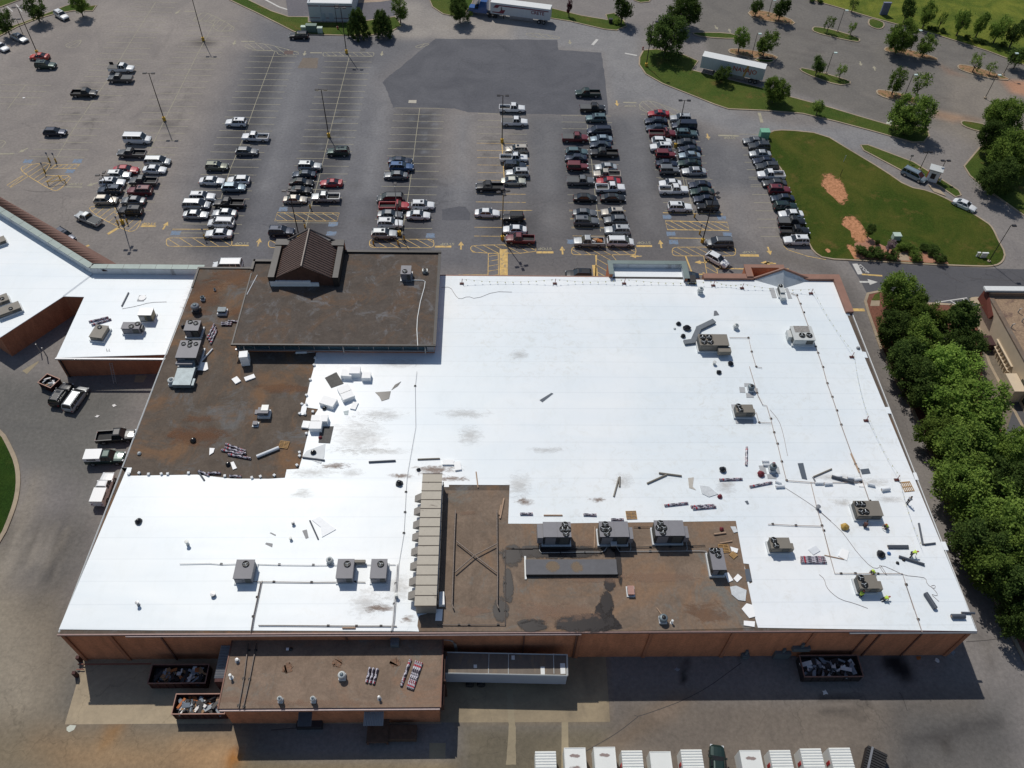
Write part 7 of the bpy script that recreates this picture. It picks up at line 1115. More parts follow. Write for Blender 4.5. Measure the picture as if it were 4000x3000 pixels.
# storage containers at the bottom
WC=M('container_white',alb(232,234,230),.5,.05,var=.03,scale=.7)
RUSTY=stainm('container_rust',alb(120,70,60),.8,.55)
xs=[(5.7,8.1,28.9,1,'leftmost'),(9.05,11.55,29.25,0,'second from the left with two rusty dents'),(12.5,15.0,29.3,0,'third from the left with one long rusty dent'),(15.7,18.1,28.9,1,'fourth from the left with ribbed top'),(18.95,21.4,28.75,0,'fifth from the left with clean flat top'),(22.6,25.05,28.95,1,'sixth from the left beside the dark green car'),(29.45,31.9,28.8,0,'next right of the dark green car with a rusty hole'),(32.95,35.4,28.8,1,'third from the right end of the row'),(36.6,39.05,28.95,1,'second from the right end of the row'),(40.0,42.5,29,1,'rightmost beside the black rubbish skip')]
for x0,x1,y1,rib,lab in xs:
    t=thing('storage_container','white storage container, '+lab,'container',((x0+x1)/2,y1-3,0),0,'white storage containers along the bottom'); mb=MB(); mb.box(x0,x1,y1-6.1,y1,.05,2.5); obj('container_body',mb,WC,t)
    mb=MB()
    if rib:
        for i in range(20): yy=y1-6.1+i*.305; mb.add([(x0,yy,2.5),(x1,yy,2.5),(x1,yy+.1,2.58),(x0,yy+.1,2.58),(x1,yy+.2,2.58),(x0,yy+.2,2.58),(x1,yy+.305,2.5),(x0,yy+.305,2.5)],[(0,1,2,3),(3,2,4,5),(5,4,6,7)])
    else: mb.box(x0+.08,x1-.08,y1-6,y1-.08,2.5,2.54); mb.box(x0,x1,y1-.08,y1,2.5,2.58); mb.box(x0,x0+.08,y1-6.1,y1-.08,2.5,2.58); mb.box(x1-.08,x1,y1-6.1,y1-.08,2.5,2.58)
    obj('roof_sheet',mb,WC,t)
    if not rib and 'clean' not in lab:
        for j in range(2 if 'two' in lab else 1): mb=MB(); mb.flat([((x0+x1)/2+.8*math.cos(i*.45),y1-.9-j*1.3+.28*math.sin(i*.45),2.55) for i in range(14)]); obj('rust_patch',mb,RUSTY,t)
    if rib and x0>14: mb=MB(); mb.box(x0-.06,x0,y1-1.6,y1-1.2,.8,1.9); obj('door_handle',mb,M('red_handle',alb(176,50,50)),t)
# skips and dumpsters with scrap
SK=M('skip_maroon',alb(70,36,34),.7,.2,var=.3); SKB=M('skip_black',alb(50,46,48),.7,.2,var=.3)
SCR=[M('scrap_white',alb(226,224,222),.6),M('scrap_wood',alb(176,104,54),.8,var=.3),M('scrap_dark',alb(48,46,48),.6,var=.4),M('scrap_card',alb(170,136,102),.8),M('scrap_grey',alb(140,150,160),.5)]
def skip(x0,x1,y0,y1,h,label,mat,fill,seed,rot=0,nm='skip'):
    c=Vector(((x0+x1)/2,(y0+y1)/2,0)); w=(x1-x0)/2; dd=(y1-y0)/2; t=thing(nm,label,'skip',c,R(rot),'open rubbish skips'); mb=MB()
    mb.box(-w,w,-dd,dd,.15,.3); mb.box(-w,w,-dd,-dd+.08,.3,h); mb.box(-w,w,dd-.08,dd,.3,h); mb.box(-w,-w+.08,-dd+.08,dd-.08,.3,h); mb.box(w-.08,w,-dd+.08,dd-.08,.3,h)
    for i in range(8): xx=-w+.2+i*(2*w-.4)/7; mb.box(xx-.05,xx+.05,-dd-.07,-dd,.3,h-.05)
    obj('skip_body',mb,mat,t,world=False)
    mb=MB(); mb.box(-w-.05,w+.05,-dd-.06,-dd+.06,h,h+.09); mb.box(-w-.05,w+.05,dd-.06,dd+.06,h,h+.09); mb.box(-w-.05,-w+.06,-dd+.06,dd-.06,h,h+.09); mb.box(w-.06,w+.05,-dd+.06,dd-.06,h,h+.09); obj('rim',mb,M('skip_rim',alb(150,116,104),.6,.3,var=.2),t,world=False)
    r3=random.Random(seed); mb=MB(); n=fill
    for i in range(n):
        px=r3.uniform(-w*.85,w*.8); py=r3.uniform(-dd*.7,dd*.7); s=r3.uniform(.15,.55); l=r3.uniform(.3,1.5); mi=r3.choice((0,1,2,2,3,4,2) if mat is SK else (2,2,2,0,4)); mb.box(-l/2,l/2,-s/2,s/2,0,.1,mi,r3.uniform(0,3),(c.x+px,c.y+py,h*.5+r3.uniform(0,h*.35)),tilt=(r3.uniform(-.5,.5),'X' if i%2 else 'Y'))
    mb.box(-w+.1,w-.1,-dd+.1,dd-.1,.3,h*.5,2,0,c)
    o=solo('scrap_heap',mb,SCR,'mixed roofing scrap heaped inside the '+label.split(' skip')[0]+' skip','scrap'); o['kind']='stuff'
skip(-40.9,-34.0,37.3,39.6,1.8,'shaded maroon skip behind the annex',SK,60,3); skip(-37.1,-30.9,33.6,35.95,1.9,'sunlit maroon skip full of bright scrap at the annex corner',SK,80,9); skip(39.5,46.9,37.6,40.3,1.8,'long black skip in the wall shadow on the right',SKB,90,5)
c=q('02',430,95,1.0); skip(c.x-1.3,c.x+1.3,c.y-1.0,c.y+1.0,1.3,'small brown skip beside the black SUV behind shops',SK,8,8,rot=-25)
c=q('33',870,1590,1.2); t=thing('bin_with_lid','black ribbed lidded bin with a grey bar at the bottom right','bin',(c.x,c.y,0),R(-28)); mb=MB(); mb.box(-1.1,1.1,-1.6,1.2,.1,1.3); obj('bin_body',mb,SKB,t,world=False); mb=MB()
for i in range(9): mb.box(-1.15,1.15,-1.6+i*.31,-1.6+i*.31+.2,1.3,1.4)
obj('lid',mb,BLK,t,world=False); mb=MB(); mb.box(-.75,-.5,-1.6,1.2,1.4,1.46); obj('bar',mb,METG,t,world=False)
t=thing('compactor','corrugated steel topped compactor between the annex and the shaded skip','compactor',(-31.5,39.5,0)); mb=MB(); mb.box(-32.2,-30.9,36.6,41.3,.2,4.1); obj('compactor_body',mb,SK,t); mb=MB()
for i in range(24): yy=37.0+i*.19; mb.add([(-32.3,yy,4.1),(-30.75,yy,4.1),(-30.75,yy+.09,4.2),(-32.3,yy+.09,4.2),(-30.75,yy+.19,4.1),(-32.3,yy+.19,4.1)],[(0,1,2,3),(3,2,4,5)])
obj('corrugated_roof',mb,METG,t)
for i,(x,y) in enumerate(((655,790),(625,915),(615,705),(585,830))):
    c=q('03',x,y); mb=MB(); mb.box(c.x-.2,c.x+.2,c.y-.2,c.y+.2,0,1.2); 
    if i<2: solo('gate_post',mb,SK,['upper','lower'][i]+' red brown gate post at the yard corner','post','gate posts at the yard corner')
mb=MB(); a=q('03',630,815,.4); mb.box(a.x,a.x+9,a.y-.1,a.y,.3,.45); mb.box(a.x,a.x+.9,a.y-.7,a.y-.6,.2,.3); solo('gate_rail',mb,M('gate_red',alb(140,84,70),.7),'red brown gate rail lying across the concrete pad','rail')
# =================== LAMP POSTS, TREES, PEOPLE, SMALL THINGS ===================
PD=M('lamp_post_dark',alb(44,38,36),.5,.3); PB=M('yellow_post_base',alb(206,166,60),.8,var=.2); LH=M('lamp_head_dark',alb(52,50,52),.4,.4); LW=M('lamp_head_pale',alb(206,226,220),.4)
def lamp(c,h,heads,label,base=.85,r=.11,mat=PD,hm=LH,hw=.5,arm=1.0,ang=0,group='tall lamp posts in the car park'):
    t=thing('street_lamp',label,'lamp post',(c.x,c.y,0),R(ang),group)
    mb=MB(); mb.lathe([(.34,0),(.34,base),(.28,base+.04),(0,base+.05)],(0,0,0),12); obj('base',mb,PB if base>.5 else KERB,t,world=False)
    mb=MB(); mb.tube([(0,0,base),(0,0,h)],r,8,r2=r*.7); obj('pole',mb,mat,t,world=False)
    for i in range(heads):
        a=2*math.pi*i/heads if heads!=2 else math.pi*i; dx,dy=math.cos(a),math.sin(a); mb=MB(); mb.tube([(0,0,h-.1),(dx*arm*.6,dy*arm*.6,h)],.05,5); ar=obj('arm',mb,mat,t,world=False)
        mb=MB(); mb.box(arm*.5,arm*.5+.75,-hw/2,hw/2,h-.12,h+.06,0,a,(0,0,0)); obj('lamp_head',mb,hm,t,world=False)
    return t
for (kx,ky,kz),hd,lab,ang in ((('00',1422,1042),2,'two headed lamp post with tyre rings round its base',0),(('00',1758,352),2,'two headed lamp post whose top leaves the frame, left of the white box building',0),(('01',1062,385),4,'four headed lamp post on the hatched island left of centre',0),(('10',630,1182),2,'two headed lamp post behind the lone dark green SUV',0),(('10',783,460),2,'two headed lamp post on the narrow hatched island before the box building',0),(('20',-86,1230),2,'two headed lamp post beside the pair of white pickups',0),(('21',-84,520),4,'four headed lamp post in line with the solid yellow walkway',15),(('20',1410,1270),2,'two headed lamp post among the seventh row cars',0),(('21',1643,545),4,'four headed lamp post beside the blue marked bays',40),(('00',325,465),2,'two headed lamp post rising from the orange red coupe',0),(('20',1158,575),1,'lamp post against the dark tree at the lane bend',0)):
    lamp(q(kx,ky,kz),11.1,hd,lab,ang=ang)
c=q('11',285,100,11.1); lamp(c,11.1,4,'four headed lamp post rising from behind the brown gable'); c=q('11',1240,480); lamp(c,11.1,1,'slim pale lamp post among the fourth row cars',mat=METG,r=.08,ang=90)
for top,b,lab,hd in ((('31',2110,405),('31',1905,715),'single headed lamp post at the rounded lawn corner',1),(('30',1370,1305),('30',1308,1470),'left of two twin headed lamps by the cash machine kiosk',2),(('30',1545,1390),('30',1458,1545),'right of two twin headed lamps by the cash machine kiosk',2),(('30',665,90),('30',597,277),'pale headed lamp on the small island with two saplings, top middle',1),(('30',562,455),('30',500,640),'pale headed lamp on the grassy island with a round tree',1),(('30',1255,645),('30',1178,828),'pale headed lamp on the orange mulch island between slanted trees',1),(('30',1972,645),('30',1875,850),'pale headed lamp standing on bare paving at the right',1),(('30',2130,460),('30',2030,650),'pale headed lamp at the end of the far right island',1),(('20',2120,290),('20',2070,485),'pale headed lamp behind the long white trailer',1),(('30',30,0),('30',0,140),'pale headed lamp cut by the top edge near the mulch island',1),(('30',1298,262),('30',1225,440),'pale headed lamp hidden in the weeping trees',1),(('10',680,45),('10',705,240),'slim lamp right against the white box building',1),(('00',165,158),('00',205,310),'thin lamp at the top left beside the verge trees',2),(('bk',195,740),('bk',100,930),'lamp head showing above the dark right hand trees',2)):
    b0,h=up(top,b); lamp(b0,max(3,min(9.5,h)),hd,lab,base=.3,r=.08,hm=LW if 'pale' in lab else LH,arm=.5 if hd==1 else .5,group='shorter lamp posts')
# leaf materials and tree prototypes
def leafm(n,c,c2):
    m,nt,b=newmat(n); at_=nt.nodes.new('ShaderNodeVertexColor'); at_.layer_name='leaf'; oi=nt.nodes.new('ShaderNodeObjectInfo')
    base=mixc(nt,c,c2,at_.outputs[0]); hs=nt.nodes.new('ShaderNodeHueSaturation'); nt.links.new(base,hs.inputs['Color']); mr=node(nt,'ShaderNodeMapRange'); mr.inputs[3].default_value=.72; mr.inputs[4].default_value=1.28; nt.links.new(oi.outputs['Random'],mr.inputs[0]); nt.links.new(mr.outputs[0],hs.inputs['Value'])
    nt.nodes.remove(b); df=nt.nodes.new('ShaderNodeBsdfDiffuse'); tr=nt.nodes.new('ShaderNodeBsdfTranslucent'); ms=nt.nodes.new('ShaderNodeMixShader'); ms.inputs[0].default_value=.38; out=nt.nodes['Material Output']
    nt.links.new(hs.outputs[0],df.inputs[0]); nt.links.new(hs.outputs[0],tr.inputs[0]); nt.links.new(df.outputs[0],ms.inputs[1]); nt.links.new(tr.outputs[0],ms.inputs[2]); nt.links.new(ms.outputs[0],out.inputs[0]); return m
LD=leafm('dark_leaves',(.045,.08,.022),(.13,.19,.05)); LM=leafm('green_leaves',(.08,.14,.03),(.24,.33,.07)); LL=leafm('light_leaves',(.13,.24,.04),(.36,.50,.11)); LP=leafm('pink_blossom',(.3,.22,.22),(.55,.42,.44)); LRED=leafm('red_leaves',(.06,.02,.03),(.14,.04,.05)); BARK=M('bark',(.09,.07,.055),.9,var=.3,scale=5)
def crownmesh(name,mat,seed,lobes,nclump,nleaf,leaf,gap=.75,cr=.16,flat=.8):
    """crown in unit size: radius about 1, base at z=0, top about z=1.6"""
    g=np.random.default_rng(seed); C=[]
    while len(C)<nclump:
        l=lobes[g.integers(len(lobes))]; v=g.normal(size=3); v/=np.linalg.norm(v); rr=g.uniform(gap,1.0)*(1 if g.random()>.15 else g.uniform(1.0,1.12)); p=np.array(l[:3])+v*rr*np.array([l[3],l[3],l[4]]); 
        if p[2]>.05: C.append(p)
    C=np.array(C); n=nclump*nleaf; ci=np.repeat(np.arange(nclump),nleaf); P=C[ci]+g.normal(size=(n,3))*cr*np.array([1,1,flat]); 
    U=g.normal(size=(n,3)); U[:,2]*=.45; U/=np.linalg.norm(U,axis=1,keepdims=True); N=g.normal(size=(n,3)); N[:,2]=np.abs(N[:,2])+.6; V=np.cross(N,U); V/=np.linalg.norm(V,axis=1,keepdims=True); s=leaf*g.uniform(.6,1.3,size=(n,1)); 
    Q4=np.stack([P-U*s,P-V*s*.55,P+U*s,P+V*s*.55],1).reshape(-1,3).astype(np.float32)
    me=bpy.data.meshes.new(name); me.vertices.add(4*n); me.vertices.foreach_set('co',Q4.ravel()); me.loops.add(4*n); me.loops.foreach_set('vertex_index',np.arange(4*n,dtype=np.int32)); me.polygons.add(n); me.polygons.foreach_set('loop_start',np.arange(0,4*n,4,dtype=np.int32)); me.update()
    tone=np.clip(g.uniform(0,1,nclump)[ci]*.6+g.uniform(0,1,n)*.4,0,1); ca=me.color_attributes.new('leaf','FLOAT_COLOR','POINT'); col=np.repeat(np.stack([tone]*3+[np.ones(n)],1),4,0).astype(np.float32); ca.data.foreach_set('color',col.ravel()); me.materials.append(mat); return me
def lob(seed,n,sp=.5,r=.5,h=.6): 
    g=random.Random(seed); return [(0,0,.75,.72,.7)]+[(sp*math.cos(a),sp*math.sin(a),g.uniform(.45,1.05),r*g.uniform(.8,1.15),h*g.uniform(.8,1.1)) for a in [2*math.pi*i/n+g.uniform(-.4,.4) for i in range(n)]]
CM={}
for i in range(4): CM['big%d'%i]=[crownmesh('crown_leaves',m_,i+1,lob(i,5+i%2,.5,.5,.55),190,70,.046,.8,.085) for m_ in (LD,LM,LL)]
for i in range(3): CM['mid%d'%i]=[crownmesh('crown_leaves',m_,20+i,lob(30+i,4,.42,.48,.55),60,48,.075,.7,.12) for m_ in (LD,LM,LL)]
for i in range(2): CM['thin%d'%i]=[crownmesh('crown_leaves',m_,50+i,lob(60+i,4,.55,.35,.5),26,30,.085,.5,.13) for m_ in (LD,LM,LL)]
CM['cone']=[crownmesh('crown_leaves',m_,77,[(0,0,z,1.15*(1-(z/1.75)**2*.85),.25) for z in (.1,.3,.5,.7,.9,1.1,1.3,1.5)],190,50,.06,.85,.08) for m_ in (LD,LM,LL)]
CM['pink']=[crownmesh('crown_leaves',m_,80,lob(81,4,.42,.48,.5),50,40,.08,.75,.11) for m_ in (LP,LRED,LP)]
def tree(x,y,r,h,kind,tone,label,group,th=None,name=None,cat='tree',zb=.1,lean=(0,0)):
    """r crown radius, h total height, th trunk height under the crown"""
    th=h*(.1 if kind[:3]=='big' else .04 if kind=='cone' else .2) if th is None else th; t=thing(name or ('shade_tree' if kind[:3]=='big' else 'young_tree' if kind[:4]=='thin' else 'conifer_tree' if kind=='cone' else 'small_tree'),label,cat,(x,y,zb),0,group)
    me=CM[kind][tone]; o=bpy.data.objects.new('crown',me); S.collection.objects.link(o); o.parent=t; o.location=(lean[0],lean[1],th*.85); o.scale=(r,r,(h-th*.85)/1.6); o.rotation_euler=(0,0,rnd.uniform(0,6.28))
    mb=MB(); tr=max(.08,h*.022); top=Vector((lean[0]*.8,lean[1]*.8,th+(h-th)*.45)); mb.tube([(0,0,0),(lean[0]*.4,lean[1]*.4,th),top],[tr*1.3,tr,tr*.5],7)
    for i in range(5):
        a=i*1.26+rnd.uniform(-.3,.3); l=r*rnd.uniform(.5,.8); s=Vector((lean[0]*.5,lean[1]*.5,th*rnd.uniform(.85,1.2))); mb.tube([s,s+Vector((l*.5*math.cos(a),l*.5*math.sin(a),(h-th)*.2)),s+Vector((l*math.cos(a),l*math.sin(a),(h-th)*.42))],[tr*.6,tr*.4,tr*.15],5)
    obj('trunk',mb,BARK,t,world=False); return t
def tc(k,x,y,rp,h,kind,tone,label,group,**kw):  # from crown centre and radius measured on the sheet
    zc=h*.58; c=q(k,x,y,zc); e=q(k,x+rp,y,zc); return tree(c.x,c.y,abs(e.x-c.x)*(.86 if kind!='cone' else 1.0),h,kind,tone,label,group,**kw)
GT='trees along the right side of the store'
for i,a in enumerate((('31',1150,985,205,8.5,'big0',1,'rounded tree at the top of the right strip, nearest the crossing'),('31',1345,1165,185,8.5,'big1',1,'second tree from the top, tip catching sun beside the striped crossing'),('31',1655,1255,180,9,'cone',0,'dark conifer shaped tree closest to the tan building trellis'),('31',1120,1275,190,7.5,'big2',0,'shaded tree at the kerb under the first rounded tree'),('31',1330,1400,230,9,'big3',1,'broad tree in the middle behind the small lamp head'),('31',1700,1440,200,8.5,'big0',0,'dark tree leaning on the tan building porch'),('31',1210,1560,200,8,'big1',0,'dark tree low by the kerb opposite the corner stanchion'),('31',1560,1610,260,9.5,'big2',2,'bright yellow green tree topping the lower group'),
  ('32',1380,110,230,8,'big3',0,'dark tree at the kerb just above the brightest tree'),('32',1720,300,360,9.5,'big0',2,'largest bright green tree overhanging the driveway'),('32',1480,520,220,7,'big2',1,'tree filling the gap below the brightest tree at the kerb'),('32',1720,720,330,9.5,'big1',1,'wide tree below the brightest tree, middle of the strip'),('32',2080,650,230,9.5,'big3',1,'tree behind the wide tree near the parked red lights'),('32',1700,980,280,9,'big2',1,'tree reaching furthest left over the driveway in mid strip'),('32',2060,960,260,10,'big0',0,'dark tree at the right photo edge mid strip'),('32',1960,1200,330,10,'big3',1,'green tree right of the cables of the workers'),('32',1860,1450,280,9.5,'big1',0,'dim tree beside the lowest white flap'),('32',2140,1520,250,10.5,'big2',1,'tree at the right edge above the bottom corner'),
  ('33',1850,40,260,9,'big0',1,'last tall tree before the front right corner of the store'),('33',2060,180,260,10,'big1',0,'dark tree at the right edge level with the store corner'),('33',2110,420,200,9,'big3',0,'lowest tree at the right edge in deep shade'))): tc(*a,GT)
GU='trees round the upper lots'
for a in (('20',1350,290,200,9.5,'big1',0,'huge dark tree at the bend of the lane'),('20',1490,60,160,9,'big2',0,'dark tree at the top edge behind the huge one'),('20',1815,635,90,4,'mid0',0,'round shrub tree in front of the long white trailer'),('20',960,70,110,7,'mid1',0,'dark tree at the right end of the strip behind the blue tractor'),('30',75,770,130,6,'big0',1,'tree right of the long white trailer on the verge'),('30',440,920,65,4,'mid2',1,'small slanted tree alone on the verge'),('30',1260,960,190,9,'big3',1,'big leafy tree at the end of the curved verge'),('30',1330,710,100,6,'thin0',1,'open branched tree above the big leafy one on the mulch island'),
  ('30',1120,690,90,6.5,'mid0',1,'slanted tree at the left of the orange mulch island'),('30',440,560,80,4.8,'mid1',0,'round dark tree on the grassy island'),('30',640,600,60,4.2,'thin1',1,'thin sapling on the grassy island with a round tree'),('30',535,195,55,4.5,'thin0',1,'left thin sapling on the small top island'),('30',735,230,48,3.8,'thin1',1,'right thin sapling on the small top island'),('30',1160,310,140,8,'big0',1,'big weeping tree on the central upper island'),('30',1375,385,95,5.5,'mid2',1,'smaller weeping tree right of the big one'),('30',1810,530,75,5,'thin0',1,'bare thin sapling on the right island'),('30',1940,580,55,3.4,'thin1',1,'short sapling right of the bare one'),
  ('30',120,70,95,6,'mid1',0,'small dark tree on the top left mulch island of that lot'),('30',-10,360,110,6.5,'mid0',1,'tree right of the pale headed lamp behind the trailer'),('20',1985,320,85,6.5,'mid2',2,'bright small tree on the mulch island behind the trailer'),('20',2120,50,70,5,'mid0',0,'small tree on a mulch island at the top edge'),('30',1220,70,85,7,'mid1',0,'dark tree on the meadow edge left of its taller neighbour'),('30',1390,110,80,7,'mid2',1,'taller tree on the meadow edge'),('30',1690,170,90,7.5,'mid0',1,'meadow edge tree in the middle of the row'),('30',1850,200,70,6.5,'mid1',1,'narrow tree next along the meadow edge'),('30',2010,240,90,7,'mid2',1,'wide tree near the right end of the meadow row'),('30',2160,260,90,8,'mid0',0,'rightmost dark tree of the meadow row'),('30',1510,160,40,5,'thin0',1,'tiny thin tree in the meadow row'),('30',750,20,50,4.5,'thin1',0,'small tree cut by the top edge on the meadow'),('30',2180,480,110,6,'mid1',0,'dark tree at the right edge beside the lamp'),
  ('30',2060,990,190,9,'big2',1,'leafy tree at the top of the group on the right edge'),('30',1960,1180,150,8,'big0',0,'dark tree on the kerb side of the right edge group'),('30',2130,1300,220,9.5,'big1',1,'largest tree of the group at the right edge'),('30',2020,1500,180,8.5,'big3',0,'lowest dark tree of the group at the right edge'),
  ('00',30,180,95,6.5,'mid0',0,'dark tree at the far left top edge'),('00',290,60,120,6.5,'mid2',0,'round dark tree between the white marks and the white SUV'),('00',680,40,100,5.5,'mid1',1,'yellowish tree right of the white SUV'),('10',1240,75,90,6.5,'mid0',1,'loose green tree right of the two conifers'),('10',1760,70,110,6.5,'big1',0,'dark tree in front of the blue tractor nose')): tc(*a,GU)
tc('10',875,190,85,6.5,'cone',0,'wide dark conifer beside the white box building',GU); tc('10',1085,195,82,6,'cone',0,'second dark conifer right of the skip gap',GU); tc('20',497,55,38,4.5,'pink',1,'small red leaved tree on the strip behind the trailer',GU)
tc('31',885,445,55,3.2,'mid1',0,'little dark umbrella shaped tree on the lawn soil',None,th=1.3); tc('31',1062,575,58,3.2,'pink',0,'pink flowering tree in the lawn bed',None,th=1)
GS='shrubs on the lawn and verges'
def shrub(k,x,y,rx,h,tone,lab,ry=None):
    c=q(k,x,y,h*.4); e=q(k,x+rx,y,h*.4); r=abs(e.x-c.x); t=tree(c.x,c.y,r,h,'mid%d'%(int(x)%3),tone,lab,GS,th=.1,name='shrub',cat='shrub'); return t
for a in (('31',810,620,62,1.8,0,'left end shrub of the long clipped hedge on the lawn'),('31',890,640,70,1.9,0,'middle shrub of the long clipped hedge on the lawn'),('31',960,650,60,1.7,0,'right end shrub of the long clipped hedge on the lawn'),('31',1070,665,62,1.8,0,'round shrub under the pink tree'),('31',1165,590,60,1.5,1,'left shrub of the curved light green hedge'),('31',1245,610,62,1.6,1,'middle shrub of the curved light green hedge'),('31',1278,675,60,1.6,1,'lowest shrub of the curved light green hedge'),('31',1345,595,45,1.3,0,'upper shrub of the dark right hand hedge'),('31',1425,630,62,1.7,0,'middle shrub of the dark right hand hedge'),('31',1490,690,62,1.7,0,'lowest shrub of the dark right hand hedge'),('31',945,550,25,1.4,0,'little round shrub beside the umbrella tree'),
  ('30',1400,245,30,1,0,'leftmost dark bush under the meadow trees'),('30',1450,255,30,1,0,'second dark bush under the meadow trees'),('30',1510,270,32,1,0,'third dark bush under the meadow trees'),('30',1720,330,34,1.1,0,'fourth dark bush under the meadow trees'),('30',1790,350,34,1.1,0,'fifth dark bush under the meadow trees'),('30',1850,365,34,1.1,0,'sixth dark bush under the meadow trees'),('30',380,5,30,1,0,'bush at the top edge of the lot kerb'),('30',450,15,30,1,0,'second bush at the top edge of the lot kerb'),('30',2030,390,36,1.1,0,'last dark bush under the meadow trees'),('20',900,195,36,1,1,'low bush under the dark strip tree'),('10',1130,160,30,1.4,0,'low bush right of the conifers') ): shrub(*a)
# kiosk with cash machine
c=q('30',1420,1560); t=thing('cash_machine_kiosk','small white and red cash machine kiosk on the narrow island','kiosk',(c.x-.3,c.y,0),R(-28)); mb=MB(); mb.box(-1.1,1.1,-.7,.7,.1,3.0); obj('kiosk_body',mb,WHM,t,world=False)
mb=MB(); mb.box(-1.35,1.35,-1.3,.95,3.0,3.18); obj('kiosk_roof',mb,UL,t,world=False); mb=MB(); mb.box(1.1,1.16,-.7,.7,.1,3.0); mb.box(-1.16,-1.1,-.7,.7,.1,3.0); obj('red_side',mb,M('kiosk_red',alb(170,56,44)),t,world=False)
mb=MB(); mb.box(-.5,.4,-.78,-.7,.9,2.1); obj('screen',mb,DKM,t,world=False); mb=MB(); mb.box(-.85,.6,-.73,-.7,2.6,2.75); obj('lettering_band',mb,GLS,t,world=False)
overlay('kiosk_pad',Q('30',[(1380,1600),(1480,1640),(1540,1700),(1430,1660)]),KERB,.15)
for i in range(3): c=q('30',1435+i*22,1560+i*7); mb=MB(); mb.lathe([(.14,0),(.14,1.0),(.08,1.1),(0,1.12)],(c.x,c.y,0),8); solo('bollard',mb,WHM,['left','middle','right'][i]+' white bollard by the kiosk','bollard','white kiosk bollards')
b0,h=up(('30',1240,1362),('30',1218,1408)); mb=MB(); mb.tube([b0,b0+Vector((0,0,1.7))],.06,5); mb.box(-.3,.3,-.05,.05,1.6,2.0,0,0,b0); solo('lane_sign',mb,METG,'small sign post on the narrow island left of the kiosk','sign')
# signs, boxes, bollards
def signp(k,x,y,h,lab,mat=METG,pm=PB,name='sign_post',g='sign posts',plate=.3,b=.0):
    c=q(k,x,y); t=thing(name,lab,'sign',c,0,g); mb=MB(); mb.tube([c,c+Vector((0,0,h))],.05,6); obj('pole',mb,mat,t); mb=MB(); mb.lathe([(.16,0),(.16,.8),(.1,.86),(0,.87)],c,8); obj('base',mb,pm,t)
    if plate: mb=MB(); mb.box(c.x-plate/2,c.x+plate/2,c.y-.03,c.y+.03,h-.5,h); obj('sign_plate',mb,BLU if plate<.4 else DKM,t)
for i,a in enumerate((('00',430,1395,2.2,'left bay sign of the pair above the far left hatched island'),('00',485,1400,2.2,'right bay sign of the pair above the far left hatched island'),('00',390,1490,2.4,'leaning bay sign left of the far left hatched walkway'),('01',1020,385,1.8,'sign left of the hatched island lamp base'),('01',1100,375,1.8,'sign right of the hatched island lamp base'),('01',1770,510,2.4,'bay sign in front of the white sedan, second row'),('11',1015,560,1.2,'leftmost sign on the hatched oval below the silver SUV'),('11',1228,560,1.6,'second sign on the hatched oval near the fourth row'),('11',1280,520,1.4,'right sign on the hatched oval near the fourth row'),('21',1575,330,1.6,'bay sign above the big yellow hatched rectangle'),('21',1620,475,2.4,'bay sign below the big yellow hatched rectangle'),('11',470,250,1.8,'bay sign behind the brown gable, third row'),('11',425,420,1.8,'second bay sign behind the brown gable, third row'))): signp(*a)
t=thing('cart_frame','yellow steel frame on the far left hatched island','cart frame',q('00',490,1600)); c=q('00',490,1600)
mb=MB(); 
for a,b in (((-1.6,0),(1.6,.6)),((-1.6,0),(0,2)),((1.6,.6),(0,2))): mb.tube([c+Vector((*a,.8)),c+Vector((*b,.8))],.06,5)
obj('rail',mb,PB,t)
for a in ((-1.6,0),(1.6,.6),(0,2)): mb=MB(); mb.tube([c+Vector((*a,0)),c+Vector((*a,.9))],.08,6); obj('post',mb,PB,t)
def cab(k,x,y,w,dp,h,mat,lab,name='utility_box',rot=0,g='utility boxes on the grass'):
    c=q(k,x,y); mb=MB(); mb.box(-w/2,w/2,-dp/2,dp/2,0,h); mb.box(-w/2-.06,w/2+.06,-dp/2-.06,dp/2+.06,h,h+.08); mb.box(-w*.02,w*.02,-dp/2-.03,-dp/2,.1,h-.1); return solo(name,mb,mat,lab,'utility box',g,(c.x,c.y,.1),rot=(0,0,R(rot)))
GB_=M('box_green',alb(96,120,108),.6); 
for a in (('10',485,275,2.6,1.2,1.7,GB_,'large green utility cabinet beside the black SUV at the top'),('10',415,262,1.2,.9,.9,M('box_pale',alb(186,204,190)),'pale green box left of the large cabinet'),('10',557,285,1.2,.9,1.3,M('box_pale',alb(186,204,190)),'pale green box right of the large cabinet'),('31',1098,520,1.4,1.1,1.1,M('box_pale',alb(186,204,190)),'pale green utility box alone on the lawn'),('20',2170,1190,1.9,1.5,1.7,M('bin_green',alb(120,180,150),.5),'bright green donation bin behind the grey sedan'),('31',1855,680,1.1,.2,1.1,WHM,'right white sign board on the lawn corner'),('31',1805,670,.5,.2,.9,WHM,'left small white sign on the lawn corner'),('20',850,200,.9,.7,1,DKM,'dark box on the strip under the top tree'),('30',995,130,2.0,.5,3.2,M('board_grey',alb(120,124,150)),'grey notice board with white panel on the grass tongue'),('00',0,0,0,0,0,GB_,'')):
    if a[3]: cab(*a)
for i,(k,x,y,lab) in enumerate((('10',707,255,'red fire hydrant before the white box building'),('20',1130,432,'red fire hydrant beside the huge dark tree'))):
    c=q(k,x,y); mb=MB(); mb.lathe([(.2,0),(.2,.1),(.13,.12),(.13,.6),(.16,.62),(.1,.75),(0,.78)],(c.x,c.y,.1),8); mb.box(c.x-.22,c.x+.22,c.y-.06,c.y+.06,.5,.62); solo('fire_hydrant',mb,M('hydrant_red',alb(160,60,50)),lab,'hydrant','fire hydrants')
